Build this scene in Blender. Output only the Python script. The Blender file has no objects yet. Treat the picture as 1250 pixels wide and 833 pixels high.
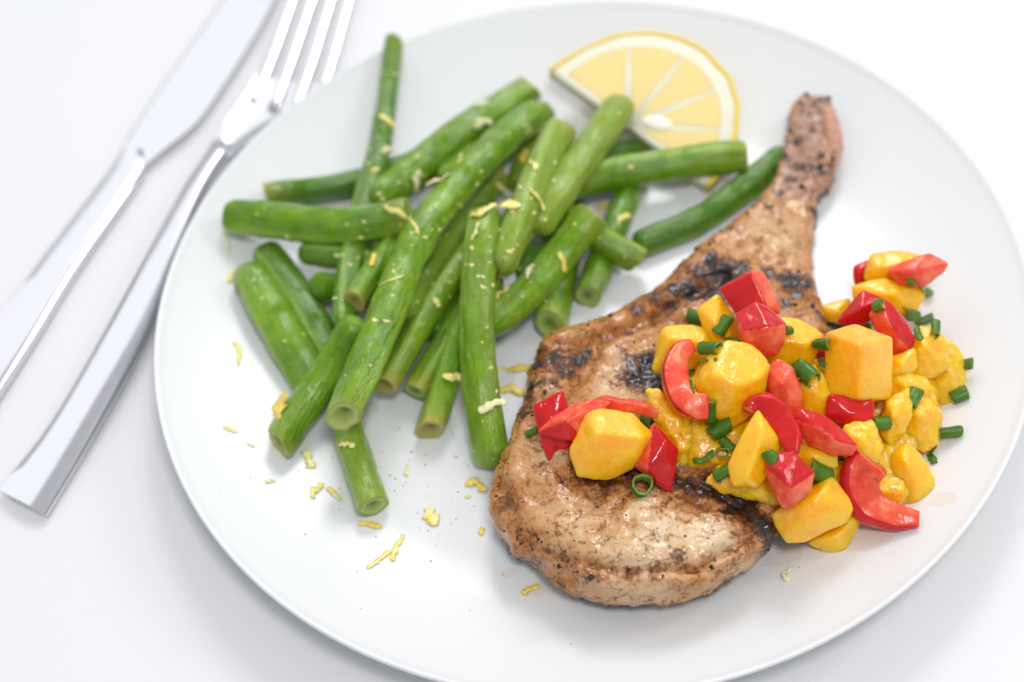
import bpy, bmesh, math, random
import numpy as np
from mathutils import Vector, Matrix, noise as mnoise
# places and sizes in metres, plate centre at the origin, table top at z = 0
D = {
 'cam': {'pos':[-0.02464,-0.330611,0.433416],'right':[0.99084,-0.10715,-0.082189],'up':[0.135041,0.786191,0.603048],'fwd':[0.0,0.608623,-0.79346]},
 'beans': [
  ['dark green bean on its own running from the pile to behind the chop bone','rh',0.00445,[[0.01816,0.02597,0.0094],[0.02437,0.02791,0.0094],[0.0306,0.0299,0.0094],[0.03999,0.03297,0.0094],[0.04604,0.03631,0.0094],[0.05196,0.04033,0.0094],[0.05788,0.04452,0.0094],[0.0638,0.04892,0.0094],[0.06976,0.05343,0.0094],[0.07565,0.05761,0.00984]]],
  ['short dark green bean end tucked under the lemon half slice','ch',0.00413,[[0.02924,0.06947,0.009],[0.02549,0.06889,0.0097],[0.02176,0.06834,0.0104],[0.01617,0.067,0.01145],[0.01247,0.0657,0.01215],[0.00881,0.0641,0.01285],[0.00525,0.06199,0.01355],[0.00192,0.05912,0.01425],[-0.00116,0.05572,0.01495],[-0.00421,0.05233,0.01565]]],
  ['bright green bean poking out lowest from the pile with a hollow cut end','ch',0.00519,[[-0.07139,-0.05981,0.0106],[-0.0726,-0.05483,0.0106],[-0.07379,-0.04978,0.0106],[-0.07549,-0.04206,0.0106],[-0.07647,-0.0368,0.0106],[-0.07745,-0.03147,0.0106],[-0.07744,-0.02605,0.0106],[-0.0764,-0.02079,0.0106],[-0.07502,-0.0156,0.0106],[-0.07364,-0.01034,0.0106]]],
  ['dark green bean squeezed between the blunt left bean and the pile','rh',0.00502,[[-0.10226,0.0441,0.01428],[-0.09997,0.04017,0.0134],[-0.09761,0.03586,0.013],[-0.09427,0.02933,0.0124],[-0.09215,0.02497,0.012],[-0.09013,0.02059,0.0116],[-0.08821,0.0162,0.0112],[-0.08641,0.01179,0.0108],[-0.08468,0.00739,0.0104],[-0.07892,-0.00715,0.00906]]],
  ['thick pale green bean with blunt rounded top at the lower left edge of pile','rh',0.00599,[[-0.10701,0.03505,0.01551],[-0.10525,0.03043,0.015],[-0.10351,0.02582,0.01452],[-0.10088,0.01901,0.0138],[-0.0991,0.01455,0.01332],[-0.0973,0.01015,0.01284],[-0.09549,0.00581,0.01236],[-0.09365,0.00153,0.01188],[-0.09178,-0.00269,0.0114],[-0.08545,-0.01685,0.00977]]],
  ['shaded bean stub directly beneath the long horizontal bean','rh',0.00479,[[-0.08892,0.03923,0.01384],[-0.08505,0.0371,0.01492],[-0.08126,0.03528,0.01565],[-0.07571,0.03301,0.01607],[-0.07209,0.0318,0.01591],[-0.06851,0.03096,0.0154],[-0.06495,0.03056,0.01453],[-0.0614,0.03056,0.01331],[-0.05785,0.0309,0.01173],[-0.05432,0.03153,0.0098]]],
  ['shaded rounded bean tip deep in the gap at the left of pile','rh',0.00475,[[-0.08634,0.02182,0.01663],[-0.08327,0.02262,0.01459],[-0.08013,0.02312,0.0129],[-0.07529,0.02334,0.01104],[-0.072,0.02312,0.01024],[-0.06867,0.02261,0.0098],[-0.0653,0.02182,0.00971],[-0.06191,0.02074,0.00998],[-0.05849,0.01937,0.0106],[-0.05507,0.01772,0.01157]]],
  ['thin bean with yellow cut end lying behind the horizontal bean at upper left','ch',0.00444,[[-0.09903,0.06449,0.01618],[-0.0923,0.06552,0.0146],[-0.08538,0.06583,0.014],[-0.07502,0.06701,0.0131],[-0.06811,0.06812,0.0125],[-0.06129,0.07024,0.0119],[-0.05456,0.07309,0.0113],[-0.04793,0.07667,0.0107],[-0.04166,0.08159,0.0101],[-0.03552,0.08706,0.00955]]],
  ['short bean stub with pale cut end almost touching the chop','ch',0.0055,[[-0.01203,-0.00241,0.0106],[-0.01107,0.0012,0.0106],[-0.01009,0.00484,0.0106],[-0.00851,0.0103,0.0106],[-0.00736,0.01395,0.0106],[-0.0062,0.01762,0.0106],[-0.00508,0.02135,0.0106],[-0.00399,0.02512,0.0106],[-0.00291,0.02894,0.0106],[-0.00181,0.03278,0.0106]]],
  ['bean with round dark cut face standing between chop and lemon beans','ch',0.00509,[[0.00097,0.00764,0.0102],[0.0035,0.01293,0.0102],[0.00605,0.01829,0.0102],[0.00994,0.02646,0.0102],[0.01254,0.032,0.0102],[0.01514,0.03764,0.0102],[0.01775,0.04336,0.0102],[0.02034,0.0492,0.0102],[0.02282,0.05521,0.0102],[0.02522,0.06138,0.0102]]],
  ['slim bean with small tan hollow cut end near the middle front of pile','ch',0.00425,[[-0.05637,-0.02081,0.011],[-0.05314,-0.01612,0.0114],[-0.04988,-0.01138,0.0118],[-0.04496,-0.00414,0.0124],[-0.04166,0.00076,0.0128],[-0.03837,0.00577,0.0132],[-0.03508,0.01086,0.0136],[-0.03172,0.01597,0.014],[-0.02827,0.02108,0.0144],[-0.02477,0.02623,0.0148]]],
  ['bean with broad yellowed cut end beside the upright front bean','ch',0.00493,[[-0.05303,-0.03526,0.0102],[-0.05062,-0.03001,0.01127],[-0.04819,-0.02472,0.01233],[-0.04453,-0.01664,0.01393],[-0.04197,-0.01125,0.015],[-0.03918,-0.00594,0.01607],[-0.03625,-0.00067,0.01713],[-0.03319,0.00458,0.0182],[-0.02999,0.00978,0.01927],[-0.02674,0.01502,0.02033]]],
  ['bean with brownish rounded end peeking out behind the longest bean','rh',0.00477,[[0.00066,0.08898,0.01234],[-0.00402,0.0885,0.01115],[-0.00869,0.08747,0.01032],[-0.01552,0.08449,0.00974],[-0.01999,0.08183,0.0098],[-0.02437,0.0786,0.01021],[-0.02858,0.07474,0.01098],[-0.03264,0.07031,0.0121],[-0.03659,0.06548,0.01357],[-0.04049,0.0604,0.0154]]],
  ['pale green bean end hidden between two zest covered beans near the top','ch',0.00446,[[-0.0045,0.08331,0.0094],[-0.00584,0.08065,0.0094],[-0.00717,0.078,0.0094],[-0.00914,0.07405,0.0094],[-0.01045,0.07144,0.0094],[-0.01175,0.06884,0.0094],[-0.01305,0.06625,0.0094],[-0.01434,0.06368,0.0094],[-0.01562,0.06112,0.0094],[-0.01689,0.05858,0.0094]]],
  ['thin curved bean sticking up highest at the back of the pile','ch',0.00394,[[-0.05169,0.12207,0.02282],[-0.05425,0.1101,0.01999],[-0.05668,0.09647,0.01904],[-0.0605,0.07619,0.01828],[-0.06382,0.06314,0.01821],[-0.06722,0.05022,0.0185],[-0.07013,0.03716,0.01914],[-0.0726,0.02402,0.02014],[-0.0744,0.01075,0.0215],[-0.0756,-0.00256,0.0232]]],
  ['bean pointing right with split hollow pale end above the chop','hc',0.00488,[[-0.01019,0.04813,0.0154],[-0.00732,0.04316,0.01666],[-0.00447,0.03858,0.01756],[-8e-05,0.03257,0.01826],[0.00292,0.02912,0.01827],[0.00596,0.02605,0.01794],[0.00904,0.02334,0.01725],[0.01216,0.02099,0.0162],[0.01532,0.01896,0.0148],[0.01852,0.01721,0.01304]]],
  ['straight smooth bean reaching right in front of the lemon half slice','ch',0.00513,[[0.05989,0.05296,0.0162],[0.05228,0.05272,0.01662],[0.04468,0.05244,0.01704],[0.03329,0.05191,0.01768],[0.02572,0.05155,0.0181],[0.01816,0.05114,0.01852],[0.01056,0.04964,0.01944],[0.003,0.04715,0.02087],[-0.00446,0.04425,0.02229],[-0.01178,0.04084,0.02371]]],
  ['small green bean tip poking out left of the longest bean','ch',0.00431,[[-0.07144,0.00564,0.02591],[-0.06944,0.00972,0.02489],[-0.06742,0.01384,0.02387],[-0.06431,0.02006,0.02233],[-0.06218,0.02425,0.02131],[-0.06002,0.02846,0.02029],[-0.05783,0.03272,0.01927],[-0.05562,0.03703,0.01824],[-0.05338,0.04138,0.01722],[-0.05111,0.04577,0.0162]]],
  ['bean with slanted cut tip reaching lower left beside the thick bean','ch',0.00512,[[-0.09852,-0.03447,0.01252],[-0.09573,-0.03001,0.01241],[-0.09277,-0.0261,0.01309],[-0.08807,-0.02079,0.01478],[-0.08488,-0.01752,0.01635],[-0.08177,-0.01436,0.01827],[-0.07871,-0.01139,0.02055],[-0.07562,-0.00866,0.02319],[-0.07251,-0.00622,0.02617],[-0.06936,-0.00408,0.02952]]],
  ['bean with pointed olive tip between the longest bean and the tan ended bean','ch',0.00489,[[-0.06575,-0.0205,0.0162],[-0.06225,-0.01503,0.0162],[-0.05871,-0.00949,0.0162],[-0.05336,-0.00099,0.0162],[-0.04972,0.00475,0.0162],[-0.04593,0.01046,0.0162],[-0.042,0.01614,0.0162],[-0.0379,0.02175,0.0162],[-0.03364,0.02729,0.0162],[-0.0293,0.03287,0.0162]]],
  ['glossy zest flecked bean along the back edge of the pile','ch',0.005,[[-0.00605,0.10304,0.01181],[-0.01262,0.09787,0.01229],[-0.01918,0.09243,0.01328],[-0.02906,0.08498,0.01476],[-0.03523,0.07926,0.01575],[-0.04112,0.07314,0.01674],[-0.04689,0.06704,0.01773],[-0.05261,0.06111,0.01872],[-0.05824,0.05527,0.01971],[-0.06379,0.0495,0.02069]]],
  ['long horizontal bean at the far left of the pile with blunt end','rc',0.00571,[[-0.11334,0.05354,0.0206],[-0.10669,0.05117,0.02113],[-0.10009,0.04873,0.02167],[-0.09033,0.04461,0.02247],[-0.08385,0.04217,0.023],[-0.07739,0.04007,0.02353],[-0.07092,0.03867,0.02407],[-0.06448,0.03819,0.0246],[-0.05809,0.03813,0.02513],[-0.05174,0.03852,0.02567]]],
  ['light green ridged bean overlapping the lemon half slice','ch',0.00545,[[0.02208,0.07714,0.02235],[0.01786,0.0699,0.02414],[0.01376,0.06311,0.02558],[0.00786,0.05365,0.02708],[0.00407,0.04783,0.02763],[0.00034,0.04243,0.02783],[-0.00334,0.03743,0.02768],[-0.00691,0.03274,0.02717],[-0.01031,0.02825,0.02631],[-0.01362,0.02405,0.02509]]],
  ['wide bean with pointed cut tip aimed at the chop bone','ch',0.00527,[[0.00631,0.02818,0.0254],[0.00244,0.02514,0.02336],[-0.00144,0.02179,0.02167],[-0.00718,0.01611,0.01981],[-0.01102,0.01203,0.01901],[-0.01507,0.00801,0.01857],[-0.01932,0.00411,0.01847],[-0.02371,0.00029,0.01874],[-0.02825,-0.00336,0.01936],[-0.03281,-0.00706,0.02033]]],
  ['olive tinted bean with zest on its end just right of the longest bean','ch',0.00533,[[-0.0215,0.06678,0.01047],[-0.02559,0.06069,0.0102],[-0.02965,0.05438,0.01029],[-0.03577,0.04465,0.01109],[-0.03981,0.03796,0.01206],[-0.04383,0.03115,0.01339],[-0.04779,0.02418,0.01508],[-0.0514,0.01674,0.01711],[-0.05452,0.00876,0.01951],[-0.05745,0.00056,0.02226]]],
  ['ridged olive bean dotted with zest behind the upright front bean','ch',0.00519,[[0.00056,0.06545,0.02656],[-0.00278,0.05757,0.02838],[-0.00598,0.05012,0.02986],[-0.01033,0.03952,0.0314],[-0.01305,0.0329,0.03199],[-0.0157,0.02669,0.03222],[-0.01829,0.02086,0.03209],[-0.0208,0.01539,0.03162],[-0.02323,0.01024,0.03078],[-0.02561,0.00543,0.0296]]],
  ['longest wrinkled bean running from top centre down to lower left','rc',0.00594,[[-0.00366,0.08509,0.0186],[-0.01537,0.07299,0.02122],[-0.02612,0.06032,0.02348],[-0.04066,0.04095,0.02622],[-0.04882,0.02735,0.0276],[-0.05517,0.01292,0.02862],[-0.06026,-0.00156,0.02929],[-0.06569,-0.01496,0.02961],[-0.07118,-0.02752,0.02957],[-0.07662,-0.03943,0.02917]]],
  ['upright front bean with zest on its top end,tip touching the chop','cr',0.00522,[[-0.02768,0.02686,0.03382],[-0.02986,0.01713,0.03265],[-0.03167,0.00778,0.03114],[-0.03374,-0.00553,0.0282],[-0.0348,-0.01393,0.0258],[-0.03543,-0.02199,0.02304],[-0.03572,-0.02973,0.01993],[-0.0356,-0.03713,0.01646],[-0.03528,-0.04422,0.01264],[-0.03502,-0.05219,0.01023]]],
  ['bean buried under the horizontal bean and the longest bean','rh',0.00461,[[-0.0745,0.0323,0.0098],[-0.07046,0.03496,0.0098],[-0.0664,0.03762,0.0098],[-0.0603,0.04176,0.0098],[-0.05625,0.04464,0.0098],[-0.05219,0.04757,0.0098],[-0.0481,0.05052,0.0098],[-0.04398,0.05346,0.0098],[-0.03983,0.05643,0.0098],[-0.03566,0.05942,0.0098]]],
  ['bean buried behind the upright front bean in the middle of the pile','rh',0.00477,[[-0.05012,-0.00081,0.0098],[-0.04663,0.0042,0.0098],[-0.04309,0.00927,0.0098],[-0.03765,0.01692,0.0098],[-0.03393,0.02204,0.0098],[-0.03016,0.0272,0.0098],[-0.02635,0.03243,0.0098],[-0.0225,0.03773,0.0098],[-0.0186,0.04308,0.0098],[-0.01466,0.0485,0.0098]]],
  ['bean buried between the ridged olive bean and wide pointed bean','rh',0.00457,[[-0.01819,0.01713,0.0098],[-0.0159,0.02107,0.0098],[-0.0136,0.02504,0.0098],[-0.01009,0.03107,0.0098],[-0.00772,0.03512,0.0098],[-0.00534,0.03922,0.0098],[-0.00296,0.04337,0.0098],[-0.00058,0.0476,0.0098],[0.0018,0.05188,0.0098],[0.0042,0.05619,0.0098]]],
 ],
 'mango': [
  ['separate yellow mango cube on the bare left of the chop top',0.25,[[-0.00255,-0.05796,0.04248],[-0.00703,-0.05888,0.04178],[-0.00994,-0.06196,0.03941],[-0.01312,-0.06668,0.03579],[-0.012,-0.07268,0.03119],[-0.00343,-0.07486,0.02952],[0.00496,-0.07259,0.03126],[0.01164,-0.06579,0.03647],[0.00636,-0.06004,0.04089],[-0.0051,-0.06801,0.04517],[0.00728,-0.06958,0.04207],[-0.00216,-0.05424,0.03399],[-0.00591,-0.055,0.0334],[-0.00834,-0.05758,0.03143],[-0.011,-0.06152,0.02841],[-0.01006,-0.06653,0.02456],[-0.0029,-0.06835,0.02316],[0.00411,-0.06646,0.02462],[0.00969,-0.06078,0.02897],[0.00528,-0.05597,0.03266]]],
  ['mango wedge with peaked top leaning behind the two red pepper cubes',0.3,[[0.02983,-0.02477,0.03818],[0.03673,-0.02191,0.04037],[0.03952,-0.02472,0.03822],[0.04413,-0.03377,0.03127],[0.04128,-0.03718,0.02866],[0.0323,-0.03487,0.03043],[0.03433,-0.0309,0.03914],[0.03195,-0.02136,0.03197],[0.03769,-0.01899,0.03379],[0.04001,-0.02132,0.032],[0.04384,-0.02884,0.02623],[0.04147,-0.03168,0.02405],[0.03401,-0.02976,0.02553]]],
  ['orange mango chunk behind the curved red pepper strip at the upper left of salsa',0.3,[[0.01852,-0.02871,0.03517],[0.02034,-0.0276,0.03603],[0.02527,-0.02759,0.03604],[0.03297,-0.0295,0.03457],[0.03492,-0.03312,0.0318],[0.0304,-0.03837,0.02777],[0.01868,-0.03977,0.02669],[0.01438,-0.03756,0.02838],[0.02089,-0.03373,0.03794],[0.03019,-0.03542,0.0357],[0.02029,-0.02464,0.02822],[0.02181,-0.02371,0.02893],[0.02592,-0.0237,0.02894],[0.03233,-0.02529,0.02771],[0.03395,-0.02831,0.0254],[0.03019,-0.03268,0.02205],[0.02042,-0.03385,0.02115],[0.01684,-0.03201,0.02256]]],
  ['large wet mango cube in the middle of salsa with white highlights on top',0.4,[[0.02411,-0.05266,0.03953],[0.02959,-0.04563,0.04492],[0.03606,-0.04338,0.04665],[0.04276,-0.04547,0.04505],[0.04718,-0.05074,0.041],[0.04459,-0.05653,0.03656],[0.03898,-0.06174,0.03257],[0.0338,-0.06383,0.03096],[0.02761,-0.06024,0.03372],[0.02988,-0.05492,0.04725],[0.04173,-0.05703,0.04469],[0.0351,-0.05909,0.04594],[0.02732,-0.04702,0.03126],[0.0319,-0.04113,0.03577],[0.03731,-0.03925,0.03721],[0.04292,-0.041,0.03587],[0.04662,-0.04541,0.03249],[0.04446,-0.05025,0.02877],[0.03977,-0.05461,0.02543],[0.03543,-0.05636,0.02409],[0.03024,-0.05336,0.02639]]],
  ['soft ragged mango piece beneath the curved red pepper strip',0.8,[[0.01065,-0.04951,0.03643],[0.01467,-0.04911,0.03674],[0.01705,-0.05459,0.03253],[0.0255,-0.05815,0.02981],[0.02985,-0.06142,0.02729],[0.02948,-0.06821,0.02209],[0.02249,-0.07334,0.01815],[0.01611,-0.07269,0.01865],[0.01498,-0.06653,0.02338],[0.01177,-0.05778,0.03009],[0.01846,-0.06503,0.0302],[0.01265,-0.04817,0.0299],[0.01599,-0.04783,0.03016],[0.01797,-0.05238,0.02667],[0.02498,-0.05533,0.0244],[0.02859,-0.05805,0.02232],[0.02828,-0.06368,0.018],[0.02248,-0.06794,0.01473],[0.01718,-0.0674,0.01515],[0.01624,-0.06229,0.01907],[0.01358,-0.05503,0.02464]]],
  ['pale yellow pointed mango wedge with smooth flat face at salsa front',0.2,[[0.0398,-0.06699,0.04529],[0.04526,-0.07514,0.03904],[0.04398,-0.07799,0.03685],[0.03948,-0.0829,0.03309],[0.03701,-0.08487,0.03158],[0.02953,-0.08355,0.0326],[0.02891,-0.0788,0.03624],[0.03372,-0.07259,0.041],[0.03924,-0.07541,0.0445],[0.03362,-0.08461,0.03745],[0.04028,-0.06503,0.03798],[0.04483,-0.07181,0.03278],[0.04376,-0.07418,0.03095],[0.04001,-0.07827,0.02782],[0.03796,-0.07991,0.02656],[0.03173,-0.0788,0.02741],[0.03122,-0.07485,0.03044],[0.03522,-0.06969,0.0344]]],
  ['thin pulpy mango sliver along the charred front edge of chop top',0.6,[[0.02263,-0.07854,0.02886],[0.02756,-0.07505,0.03153],[0.03316,-0.07766,0.02954],[0.04251,-0.08023,0.02756],[0.04483,-0.08528,0.02369],[0.04274,-0.08628,0.02292],[0.03709,-0.08361,0.02496],[0.02635,-0.08094,0.02701],[0.0339,-0.08183,0.03012],[0.0254,-0.07579,0.0234],[0.0295,-0.0729,0.02562],[0.03415,-0.07506,0.02397],[0.04191,-0.07719,0.02233],[0.04384,-0.08139,0.01911],[0.0421,-0.08222,0.01847],[0.03741,-0.08001,0.02017],[0.0285,-0.07779,0.02187]]],
  ['mango slab right of the red pepper cubes beside the bone',0.3,[[0.05349,-0.03169,0.03842],[0.05946,-0.03268,0.03766],[0.06574,-0.03745,0.034],[0.06242,-0.04242,0.03019],[0.05961,-0.04446,0.02862],[0.0524,-0.04374,0.02917],[0.04752,-0.04179,0.03067],[0.0489,-0.03601,0.0351],[0.05916,-0.04205,0.03709],[0.05245,-0.03992,0.03777],[0.05525,-0.02816,0.03105],[0.06022,-0.02898,0.03042],[0.06546,-0.03296,0.02737],[0.06269,-0.03709,0.02419],[0.06035,-0.0388,0.02288],[0.05434,-0.0382,0.02335],[0.05027,-0.03657,0.02459],[0.05142,-0.03175,0.02829]]],
  ['mango bit below the large chive ring left of tall mango cube',0.4,[[0.05264,-0.053,0.0332],[0.05957,-0.04842,0.03672],[0.06348,-0.05312,0.03312],[0.06571,-0.05826,0.02918],[0.0619,-0.06125,0.02688],[0.05522,-0.06128,0.02685],[0.05826,-0.05761,0.03534],[0.0552,-0.04897,0.02622],[0.06097,-0.04514,0.02915],[0.06424,-0.04906,0.02615],[0.06609,-0.05334,0.02286],[0.06292,-0.05584,0.02095],[0.05735,-0.05586,0.02093]]],
  ['tall sharp edged mango cube standing at the centre right of salsa',0.12,[[0.06442,-0.0412,0.04053],[0.07322,-0.04007,0.0414],[0.08365,-0.04447,0.03802],[0.08094,-0.05845,0.0273],[0.07155,-0.05877,0.02705],[0.06123,-0.05533,0.02969],[0.07179,-0.05177,0.0466],[0.07023,-0.0617,0.03426],[0.06792,-0.03624,0.03047],[0.0753,-0.03529,0.0312],[0.08404,-0.03898,0.02837],[0.08177,-0.0507,0.01938],[0.07389,-0.05097,0.01917],[0.06524,-0.04809,0.02138]]],
  ['topmost mango piece at the far end of the salsa heap',0.3,[[0.08751,-0.00423,0.02742],[0.09581,-0.00426,0.02739],[0.10332,-0.00648,0.02569],[0.10177,-0.01005,0.02295],[0.09565,-0.01357,0.02025],[0.08538,-0.01227,0.02125],[0.08363,-0.00984,0.02311],[0.08815,-0.01062,0.02818],[0.09639,-0.01072,0.02811],[0.09028,-3e-05,0.02056],[0.0972,-6e-05,0.02053],[0.10345,-0.00191,0.01912],[0.10216,-0.00487,0.01684],[0.09706,-0.00781,0.01459],[0.08851,-0.00673,0.01542],[0.08705,-0.0047,0.01697]]],
  ['mango chunk just below the topmost mango piece of the heap',0.4,[[0.07902,-0.01377,0.02537],[0.08955,-0.01305,0.02593],[0.10113,-0.01592,0.02372],[0.10142,-0.01897,0.02138],[0.09846,-0.02258,0.01862],[0.09078,-0.02293,0.01835],[0.08264,-0.02094,0.01988],[0.07886,-0.0174,0.02259],[0.089,-0.02065,0.02765],[0.08268,-0.00967,0.01844],[0.09145,-0.00907,0.0189],[0.10108,-0.01146,0.01706],[0.10133,-0.014,0.01511],[0.09886,-0.017,0.01281],[0.09247,-0.01729,0.01259],[0.08569,-0.01563,0.01386],[0.08254,-0.01269,0.01612]]],
  ['orange mango end peeking out between bone and red pepper',0.2,[[0.07085,-0.01101,0.0137],[0.0809,-0.00995,0.01451],[0.08163,-0.01359,0.01172],[0.07739,-0.01689,0.00919],[0.07154,-0.01494,0.01069],[0.07508,-0.01519,0.01428],[0.07314,-0.00718,0.00782],[0.08149,-0.00629,0.0085],[0.08209,-0.00932,0.00618],[0.07857,-0.01206,0.00407],[0.07371,-0.01044,0.00532]]],
  ['rounded mango chunk under the crossed chive stalks at right',0.5,[[0.08955,-0.03895,0.02465],[0.09442,-0.03416,0.02832],[0.09973,-0.03476,0.02786],[0.10241,-0.03884,0.02473],[0.10245,-0.04451,0.02038],[0.09811,-0.04748,0.0181],[0.08956,-0.04692,0.01853],[0.08694,-0.04303,0.02152],[0.09418,-0.04329,0.02888],[0.09267,-0.03411,0.01701],[0.09674,-0.03012,0.02008],[0.10116,-0.03062,0.01969],[0.1034,-0.03402,0.01708],[0.10344,-0.03875,0.01345],[0.09981,-0.04123,0.01155],[0.09268,-0.04076,0.01191],[0.09049,-0.03751,0.0144]]],
  ['outermost mango piece at the right edge of the heap',0.5,[[0.10262,-0.03497,0.02198],[0.10724,-0.03806,0.01961],[0.10823,-0.04534,0.01402],[0.10355,-0.05283,0.00827],[0.09883,-0.05233,0.00866],[0.09638,-0.04586,0.01362],[0.10045,-0.03888,0.01897],[0.10181,-0.04625,0.019],[0.1046,-0.03196,0.0142],[0.10845,-0.03453,0.01223],[0.10927,-0.0406,0.00757],[0.10538,-0.04684,0.00279],[0.10145,-0.04642,0.00311],[0.0994,-0.04103,0.00724],[0.10279,-0.03522,0.0117]]],
  ['small orange mango face wedged under the red pepper wedge',0.3,[[0.08322,-0.04404,0.02796],[0.09148,-0.04241,0.02921],[0.09156,-0.04727,0.02549],[0.08687,-0.05011,0.0233],[0.08243,-0.04942,0.02383],[0.08618,-0.04813,0.02955],[0.08524,-0.04104,0.0227],[0.09209,-0.03969,0.02374],[0.09215,-0.04372,0.02065],[0.08826,-0.04608,0.01884],[0.08458,-0.04551,0.01927]]],
  ['mango piece directly under the stubby twin chive right of tall cube',0.5,[[0.08181,-0.04884,0.0249],[0.08716,-0.0475,0.02593],[0.09373,-0.05049,0.02364],[0.09508,-0.05417,0.02081],[0.08935,-0.05634,0.01915],[0.08139,-0.05444,0.02061],[0.08688,-0.05423,0.02644],[0.08445,-0.04543,0.0187],[0.0889,-0.04432,0.01955],[0.09437,-0.04681,0.01764],[0.09549,-0.04987,0.01529],[0.09073,-0.05167,0.01391],[0.0841,-0.05009,0.01513]]],
  ['pulpy mango strip below right of the tall mango cube',0.6,[[0.07925,-0.05799,0.0275],[0.08607,-0.05568,0.02926],[0.08659,-0.06094,0.02523],[0.08384,-0.06686,0.02069],[0.07799,-0.06931,0.01881],[0.07493,-0.0645,0.0225],[0.07988,-0.06465,0.02806],[0.08114,-0.05491,0.02103],[0.08681,-0.05299,0.02251],[0.08724,-0.05736,0.01915],[0.08495,-0.06229,0.01538],[0.08009,-0.06433,0.01381],[0.07754,-0.06033,0.01688]]],
  ['lumpy mango piece near the chive lying on bare plate',0.6,[[0.08517,-0.05476,0.02318],[0.09314,-0.05593,0.02228],[0.09644,-0.06089,0.01847],[0.09443,-0.0663,0.01433],[0.08955,-0.06908,0.0122],[0.08398,-0.06724,0.01361],[0.08269,-0.06113,0.01829],[0.08848,-0.06329,0.02325],[0.08794,-0.05109,0.01465],[0.09459,-0.05206,0.01391],[0.09735,-0.05621,0.01073],[0.09566,-0.06072,0.00726],[0.0916,-0.06304,0.00549],[0.08694,-0.0615,0.00667],[0.08587,-0.05641,0.01057]]],
  ['smooth orange mango block at lower right behind curled red pepper',0.3,[[0.07745,-0.07152,0.02],[0.08302,-0.06935,0.02167],[0.08803,-0.07437,0.01782],[0.08988,-0.07905,0.01423],[0.0866,-0.08372,0.01064],[0.08324,-0.08611,0.00882],[0.0767,-0.08304,0.01117],[0.07566,-0.0773,0.01557],[0.08041,-0.07568,0.02343],[0.08278,-0.08144,0.01807],[0.08028,-0.06792,0.01143],[0.08493,-0.0661,0.01282],[0.08911,-0.07029,0.0096],[0.09066,-0.0742,0.0066],[0.08792,-0.07811,0.00361],[0.08511,-0.0801,0.00208],[0.07965,-0.07754,0.00405],[0.07878,-0.07274,0.00772]]],
  ['small frayed mango scrap at the lower right rim of the heap',0.5,[[0.08589,-0.0803,0.01283],[0.09019,-0.08177,0.0117],[0.08829,-0.08532,0.00898],[0.08348,-0.0878,0.00708],[0.08105,-0.08486,0.00933],[0.08488,-0.08491,0.01213],[0.087,-0.0784,0.00799],[0.09056,-0.07961,0.00706],[0.08899,-0.08256,0.0048],[0.085,-0.08461,0.00322],[0.08299,-0.08218,0.00509]]],
  ['wet mango chunk above the curled red pepper piece',0.6,[[0.0637,-0.06778,0.03271],[0.07281,-0.06753,0.0329],[0.07478,-0.07413,0.02784],[0.07175,-0.0786,0.02441],[0.06606,-0.07771,0.02509],[0.06188,-0.07421,0.02778],[0.06777,-0.07459,0.03316],[0.06605,-0.06438,0.02523],[0.07365,-0.06418,0.02539],[0.07529,-0.06968,0.02117],[0.07277,-0.0734,0.01831],[0.06803,-0.07266,0.01888],[0.06454,-0.06975,0.02112]]],
  ['narrow mango piece above the thick chive at salsa front',0.4,[[0.04721,-0.07475,0.0312],[0.05373,-0.07231,0.03308],[0.06128,-0.0754,0.0307],[0.06098,-0.07956,0.02752],[0.05114,-0.07949,0.02756],[0.05394,-0.078,0.03343],[0.04951,-0.0718,0.0259],[0.05493,-0.06977,0.02746],[0.0612,-0.07234,0.02549],[0.06095,-0.07579,0.02284],[0.05278,-0.07574,0.02288]]],
  ['yellow mango chunk hanging off the front corner of the chop',0.3,[[0.03945,-0.0884,0.02388],[0.04686,-0.08579,0.02588],[0.0585,-0.08116,0.02943],[0.0632,-0.0898,0.0228],[0.06088,-0.09269,0.02058],[0.04914,-0.09566,0.0183],[0.04291,-0.09536,0.01854],[0.04083,-0.09293,0.0204],[0.05281,-0.08911,0.03089],[0.04869,-0.09365,0.02646],[0.0428,-0.0836,0.01495],[0.049,-0.08142,0.01663],[0.05875,-0.07754,0.0196],[0.06269,-0.08478,0.01405],[0.06075,-0.0872,0.01219],[0.05092,-0.08968,0.01029],[0.0457,-0.08943,0.01048],[0.04396,-0.08739,0.01204]]],
  ['orange mango piece resting on bare plate beneath the front chunk',0.3,[[0.049,-0.09197,0.01165],[0.06132,-0.08724,0.01527],[0.06763,-0.08551,0.0166],[0.06627,-0.08929,0.0137],[0.05979,-0.09588,0.00865],[0.0551,-0.09526,0.00912],[0.05777,-0.09377,0.01594],[0.0522,-0.08779,0.00477],[0.06247,-0.08385,0.0078],[0.06773,-0.0824,0.0089],[0.0666,-0.08556,0.00649],[0.0612,-0.09105,0.00227],[0.05729,-0.09053,0.00267]]],
 ],
 'pepper': [
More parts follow.
